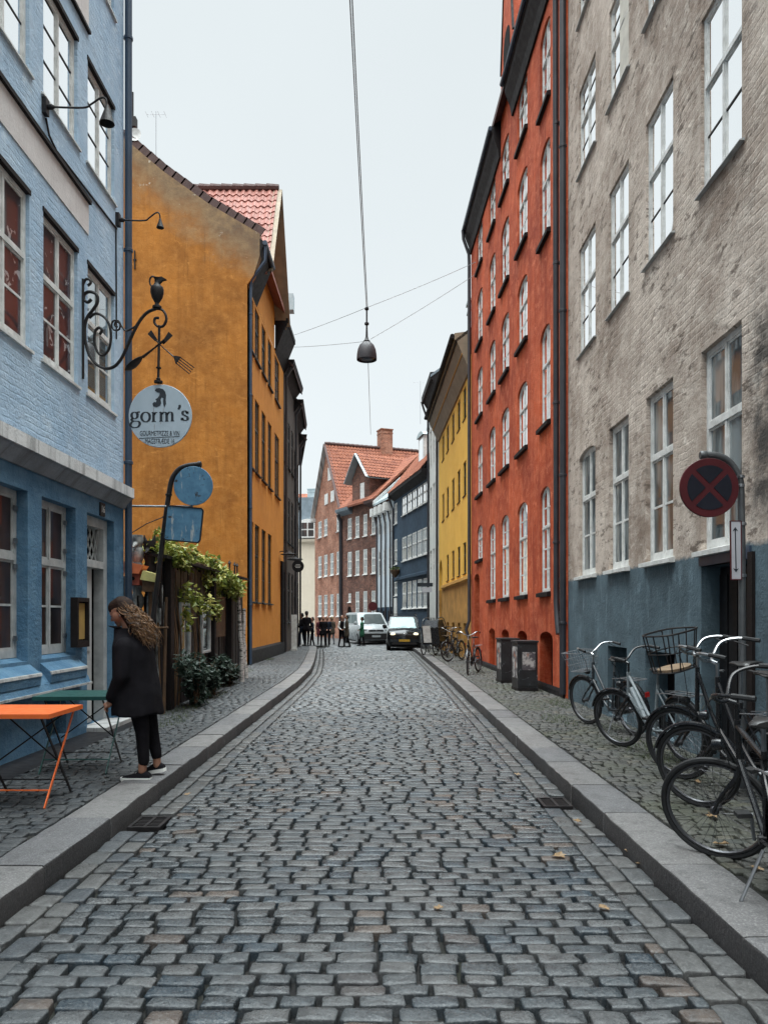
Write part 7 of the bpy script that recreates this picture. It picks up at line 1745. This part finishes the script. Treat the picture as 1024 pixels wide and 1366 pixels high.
# the woman on the left kerb: x forward (towards the blue wall), seen in profile
WX, WY = at(192.5, 7.05), 7.05
wt = thing('person', 'woman with long curly brown hair in a black coat, walking towards the blue house', 'person', (WX, WY, KH), RAD(176))
W = lambda px, py, y=0.0: ((195 - px) * WY / 1024, y, 1.6 - KH + (824 - py) * WY / 1024)
wx = lambda px: (195 - px) * WY / 1024
wz = lambda py: 1.6 - KH + (824 - py) * WY / 1024
sg = []
def S(a, b, r0, r1, mi): sg.append((a, b, r0, r1, mi))
hc = Vector(W(163, 817))                      # centre of the head
tilt = Matrix.Rotation(RAD(25), 3, 'Y')       # chin down
def Hd(x, y, z): v = tilt @ Vector((x, y, z)); return tuple(hc + v)
S(Hd(-0.02, 0, 0.035), Hd(0.005, 0, 0.03), 0.088, 0.086, 0); S(Hd(0.02, -0.02, -0.02), Hd(0.02, 0.02, -0.02), 0.068, 0.068, 0)
S(Hd(0.045, 0, -0.07), Hd(0.062, 0, -0.092), 0.042, 0.026, 0)                                  # jaw and chin
S(Hd(0.06, -0.02, 0.02), Hd(0.06, 0.02, 0.02), 0.036, 0.036, 0)                                # brow
S(Hd(0.086, 0, 0.0), Hd(0.108, 0, -0.03), 0.011, 0.013, 0); S(Hd(0.095, -0.01, -0.034), Hd(0.095, 0.01, -0.034), 0.01, 0.01, 0)   # nose
S(Hd(0.078, -0.016, -0.06), Hd(0.078, 0.016, -0.06), 0.012, 0.012, 5); S(Hd(0.076, -0.014, -0.073), Hd(0.076, 0.014, -0.073), 0.012, 0.012, 5)  # lips
for sd in (-1, 1):
    S(Hd(0.055, 0.045 * sd, -0.035), Hd(0.05, 0.048 * sd, -0.03), 0.026, 0.026, 0)                # cheeks
    S(Hd(-0.01, 0.078 * sd, -0.005), Hd(-0.015, 0.08 * sd, -0.035), 0.016, 0.012, 0)              # ears
S(Hd(-0.03, 0, -0.06), (wx(176), 0, wz(853)), 0.055, 0.06, 0)
sh = (wx(181), wz(862)); S((sh[0], -0.12, sh[1]), (sh[0], 0.12, sh[1]), 0.085, 0.085, 1); S((sh[0] - 0.0, 0, sh[1]), (wx(186), 0, wz(915)), 0.13, 0.125, 1); S((wx(187), -0.07, wz(925)), (wx(187), 0.07, wz(925)), 0.12, 0.12, 2)
# near leg, standing; far leg trailing with the heel lifted
S((wx(190), 0.09, wz(930)), (wx(197), 0.085, wz(973)), 0.095, 0.066, 2); S((wx(197), 0.085, wz(973)), (wx(199), 0.085, wz(1013)), 0.064, 0.05, 2); S((wx(198), 0.085, wz(1012)), (wx(197), 0.085, wz(1026)), 0.04, 0.038, 0)
S((wx(190), -0.09, wz(930)), (wx(199), -0.1, wz(973)), 0.095, 0.066, 2); S((wx(199), -0.1, wz(973)), (wx(205), -0.12, wz(1010)), 0.062, 0.05, 2); S((wx(205), -0.12, wz(1010)), (wx(206), -0.12, wz(1024)), 0.038, 0.036, 0)
# arms
for sd, hx, hz in ((1, 161, 931), (-1, 166, 925)):
    S((sh[0], 0.17 * sd, sh[1]), (wx(178), 0.2 * sd, wz(900)), 0.055, 0.048, 1); S((wx(178), 0.2 * sd, wz(900)), (wx(hx + 3), 0.19 * sd, wz(hz - 3)), 0.046, 0.032, 1)
    b = Vector((wx(hx), 0.19 * sd, wz(hz))); S(tuple(b), tuple(b + Vector((0.02, 0, -0.05))), 0.026, 0.024, 0); S(tuple(b + Vector((0.0, 0, -0.03))), tuple(b + Vector((0.05, 0, -0.045))), 0.024, 0.02, 0)
    for k in range(4):
        o = (k - 1.5) * 0.017; l_ = (0.026, 0.03, 0.028, 0.022)[k]
        p0 = b + Vector((0.035, o, -0.06)); p1 = p0 + Vector((0.014, 0, -l_)); p2 = p1 + Vector((-0.014, 0, -l_ * 0.7)); S(tuple(p0), tuple(p1), 0.0085, 0.008, 0); S(tuple(p1), tuple(p2), 0.008, 0.007, 0)
    p0 = b + Vector((0.02, -0.03 * sd, -0.02)); S(tuple(p0), tuple(p0 + Vector((0.028, -0.012 * sd, -0.03))), 0.011, 0.008, 0)
mb = MB()
for a, b, r0, r1, mi in sg: mb.capsule(a, b, r0, r1, 12)
remeshed(mb, 0.0065, 'body', [M['skin_shade'], M['cloth_black'], M['cloth_black'], M['hair_dark'], M['rubber'], pm('lips', (0.3, 0.09, 0.075), None, 9, 0.5)], wt, 3, sg)
mb = MB()
for sd in (-1, 1): mb.lathe([(0.0, -0.009), (0.007, -0.006), (0.0105, 0), (0.007, 0.006), (0.0, 0.009)], Hd(0.083, 0.031 * sd, 0.0), 10)
mb.build('eyes', M['hair_dark'], wt, smooth=True)
mb = MB(); mb.lathe([(0.0, -0.007), (0.008, 0.0), (0.0, 0.007)], Hd(-0.012, 0.094, -0.04), 10); mb.build('earring', M['chrome'], wt)
# coat: one cloth shell with sleeves and a turned up collar
def loft(rings, n=40, fold=0.0, seed=1):
    """rings of (cx, z, half depth, half width)"""
    mb = MB(); rg = random.Random(seed); ph = [rg.uniform(0, 6.28) for _ in range(5)]; vs_ = []
    for i, (cx_, z_, rx_, ry_) in enumerate(rings):
        k0 = fold * (i / (len(rings) - 1)) ** 1.4
        for k in range(n):
            q = 2 * math.pi * k / n; f = 1 + k0 * (0.5 * math.sin(5 * q + ph[0] + i * 0.12) + 0.35 * math.sin(9 * q + ph[1] - i * 0.2) + 0.2 * math.sin(14 * q + ph[2])) + 0.012 * math.sin(3 * q + i * 1.7)
            vs_.append((cx_ + rx_ * f * math.cos(q), ry_ * f * math.sin(q), z_ + (0.012 * math.sin(4 * q + ph[3]) * (i / len(rings)))))
    m_ = len(rings); mb.add(vs_, [(i * n + k, i * n + (k + 1) % n, (i + 1) * n + (k + 1) % n, (i + 1) * n + k) for i in range(m_ - 1) for k in range(n)] + [tuple(range(n)), tuple((m_ - 1) * n + k for k in range(n - 1, -1, -1))]); return mb
cr = [(wx(169), wz(838), 0.10, 0.095), (wx(172), wz(845), 0.12, 0.12), (wx(177), wz(853), 0.15, 0.19), (wx(179), wz(862), 0.17, 0.225), (wx(181), wz(878), 0.185, 0.225), (wx(182), wz(895), 0.195, 0.22), (wx(183), wz(910), 0.205, 0.23), (wx(184), wz(925), 0.215, 0.245), (wx(184.5), wz(940), 0.22, 0.26), (wx(185), wz(953), 0.222, 0.27)]
mb = loft(cr, 44, 0.075, 3)
sl = []
for sd, hx, hz in ((1, 163, 927), (-1, 168, 921)):
    for a, b, r0, r1 in (((wx(179), 0.18 * sd, wz(862)), (wx(178), 0.235 * sd, wz(900)), 0.085, 0.072), ((wx(178), 0.235 * sd, wz(900)), (wx(hx), 0.2 * sd, wz(hz)), 0.072, 0.056)): mb.capsule(a, b, r0, r1, 12)
remeshed(mb, 0.013, 'coat', M['cloth_black'], wt, 4)
mb = MB(); n = 26; vs_ = []
for i, (rx_, ry_, dz, dx_) in enumerate(((0.085, 0.085, 0.0, 0.0), (0.1, 0.095, 0.025, 0.008), (0.118, 0.1, 0.03, 0.024), (0.108, 0.094, 0.02, 0.02), (0.09, 0.088, 0.01, 0.0))):
    for k in range(n + 1):
        q = RAD(-158 + 316 * k / n); op = 1 + 0.12 * (abs(q) < 0.6); vs_.append((wx(169) + dx_ + rx_ * op * math.cos(q), ry_ * math.sin(q), wz(842) + dz + 0.02 * math.cos(q)))
mb.add(vs_, [(i * (n + 1) + k, i * (n + 1) + k + 1, (i + 1) * (n + 1) + k + 1, (i + 1) * (n + 1) + k) for i in range(4) for k in range(n)]); mb.build('collar', M['cloth_black'], wt, smooth=True)
# shoes with white soles
for sd, x0, y_, zt, pitch, nm in ((1, 208.5, 0.085, 1040.5, 0, ''), (-1, 216.5, -0.13, 1032.5, 10, '')):
    base = Vector((wx(x0), y_, wz(1040.5))); Lf = 0.275
    st_ = [(0.0, 0.034, 0.065), (0.03, 0.04, 0.09), (0.09, 0.04, 0.095), (0.14, 0.044, 0.07), (0.2, 0.048, 0.055), (0.25, 0.04, 0.042), (0.275, 0.02, 0.03)]
    for part_, mat in (('sneaker', 'cloth_black'), ('sole', 'cloth_white')):
        mb = MB(); vs_ = []
        for x, w, h_ in st_:
            if part_ == 'sole':
                ww = w + 0.004
                for y, z in ((-ww, 0.0), (-ww, 0.032), (ww, 0.032), (ww, 0.0)): vs_.append((x * 1.01 - 0.002, y, z))
            else:
                for k in range(9): q = math.pi * k / 8; vs_.append((x, w * math.cos(q), 0.02 + (h_ - 0.02) * math.sin(q) ** 0.7))
        m_ = 4 if part_ == 'sole' else 9; n = len(st_)
        mb.add(vs_, [(i * m_ + k, i * m_ + (k + 1) % m_, (i + 1) * m_ + (k + 1) % m_, (i + 1) * m_ + k) for i in range(n - 1) for k in range(m_)] + [tuple(range(m_)), tuple((n - 1) * m_ + k for k in range(m_ - 1, -1, -1))])
        zoff = 0.008 + (0.0 if sd > 0 else 0.0)
        mb.xf(Matrix.Translation(base + Vector((0, 0, zoff))) @ Matrix.Rotation(RAD(pitch), 4, 'Y') @ Matrix.Translation((0, 0, 0.0)) if pitch == 0 else Matrix.Translation(base + Vector((0, 0, zoff + 0.275 * math.sin(RAD(pitch))))) @ Matrix.Rotation(RAD(pitch), 4, 'Y'))
        mb.build(part_, M[mat], wt, smooth=part_ == 'sneaker')
# hair: a cap over the skull and many long curls falling down the back
M['hair_curly'] = None
def curly():
    n = NT('curly brown hair'); g = n.n('ShaderNodeNewGeometry'); c = n.mix(n.ramp(g.outputs['Random Per Island'], 0, 1), (0.015, 0.008, 0.005), (0.27, 0.13, 0.045)); c = n.mix(n.ramp(n.noise(22, 3), 0.45, 0.7, 0, 0.6), c, (0.05, 0.024, 0.011)); return n.set(c, 0.5)
M['hair_curly'] = curly()
M['hair_root'] = pm('dark brown hair', (0.016, 0.008, 0.006), (0.03, 0.015, 0.009), 40, 0.7, bump=0.5, bscale=90, spec=0.15)
mb = MB()
for a, b, r0, r1 in ((Hd(-0.035, 0, 0.05), Hd(0.015, 0, 0.055), 0.094, 0.082), (Hd(-0.05, -0.02, 0.0), Hd(-0.05, 0.02, 0.0), 0.085, 0.085), (Hd(-0.06, 0, 0.03), (wx(183), 0, wz(835)), 0.085, 0.075), ((wx(183), 0, wz(833)), (wx(196), 0, wz(846)), 0.055, 0.03)): mb.capsule(a, b, r0, r1, 14)
hcap = remeshed(mb, 0.01, 'hair', M['hair_root'], wt, 3)
mb = MB(); rg = random.Random(8)
for k in range(520):
    a = rg.uniform(0, 1); sd = rg.uniform(-1, 1)
    s0 = Vector(Hd(rg.uniform(-0.1, 0.0), 0.085 * sd, rg.uniform(0.0, 0.125) * (1 - 0.5 * abs(sd))))
    endx = rg.gauss(199, 6.5); endz = rg.uniform(836, 852) + (endx - 190) * 0.55 + rg.gauss(0, 3)
    e = Vector((wx(endx), sd * 0.15 + rg.uniform(-0.03, 0.03), wz(endz))); mid = (s0 + e) / 2 + Vector((-0.05 - 0.02 * rg.random(), sd * 0.035, 0.04)); pts = []; m_ = 16; ph = rg.uniform(0, 6.28); am = rg.uniform(0.009, 0.024); fr = rg.uniform(14, 24)
    for i in range(m_ + 1):
        u = i / m_; p = s0 * (1 - u) ** 2 + mid * 2 * u * (1 - u) + e * u * u; p = p + Vector((math.cos(ph + fr * u), math.sin(ph + fr * u), math.sin(ph * 2 + fr * u))) * am * min(1, u * 2.5); pts.append(p)
    q_ = rg.uniform(0.5, 1.1); mb.tube(pts, [0.0042 * q_] * 12 + [0.0036 * q_, 0.003 * q_, 0.0024 * q_, 0.0016 * q_, 0.0008 * q_], 5)
mb.build('curls', M['hair_curly'], hcap, smooth=True)
# ---------------------------------------------------------------- fallen leaves
M['leaf_dry'] = leaf_mat('dry fallen leaf', (0.2, 0.11, 0.05), (0.3, 0.2, 0.11), (0.15, 0.07, 0.035))
rg = random.Random(31)
spots = []
for (px, py, z) in ((852, 1155, 0.0), (895, 1186, 0.0), (838, 1138, 0.0), (950, 1091, 0.13), (962, 1129, 0.13), (745, 1145, 0.0), (690, 1035, 0.0), (1008, 1162, 0.13), (585, 1215, 0.0), (930, 1045, 0.13), (250, 1062, 0.13), (805, 1215, 0.0), (770, 1098, 0.0)):
    Y = (1.6 - z) * 1024 / (py - 824); spots.append((at(px, Y), Y, z + 0.012))
for i, (x, y, z) in enumerate(spots):
    mb = MB(); s_ = rg.uniform(0.035, 0.06); out = [(1.0, 0), (0.55, 0.32), (0.6, 0.75), (0.12, 0.5), (-0.3, 0.7), (-0.45, 0.3), (-0.9, 0.12), (-0.9, -0.12), (-0.45, -0.3), (-0.3, -0.65), (0.1, -0.5), (0.55, -0.72), (0.55, -0.3)]
    vs_ = [(0, 0, 0.0)] + [(a * s_, b * s_, s_ * rg.uniform(0.05, 0.35)) for a, b in out]; mb.add(vs_, [(0, k, k % len(out) + 1) for k in range(1, len(out) + 1)])
    o = mb.build('fallen_leaf', M['leaf_dry'], None, fix=False); o.location = (x, y, z); o.rotation_euler = (rg.uniform(-0.2, 0.2), rg.uniform(-0.2, 0.2), rg.uniform(0, 6.28))
    tag(o, 'dry brown autumn leaf lying on the stones', 'leaf', 'fallen leaves on the street')
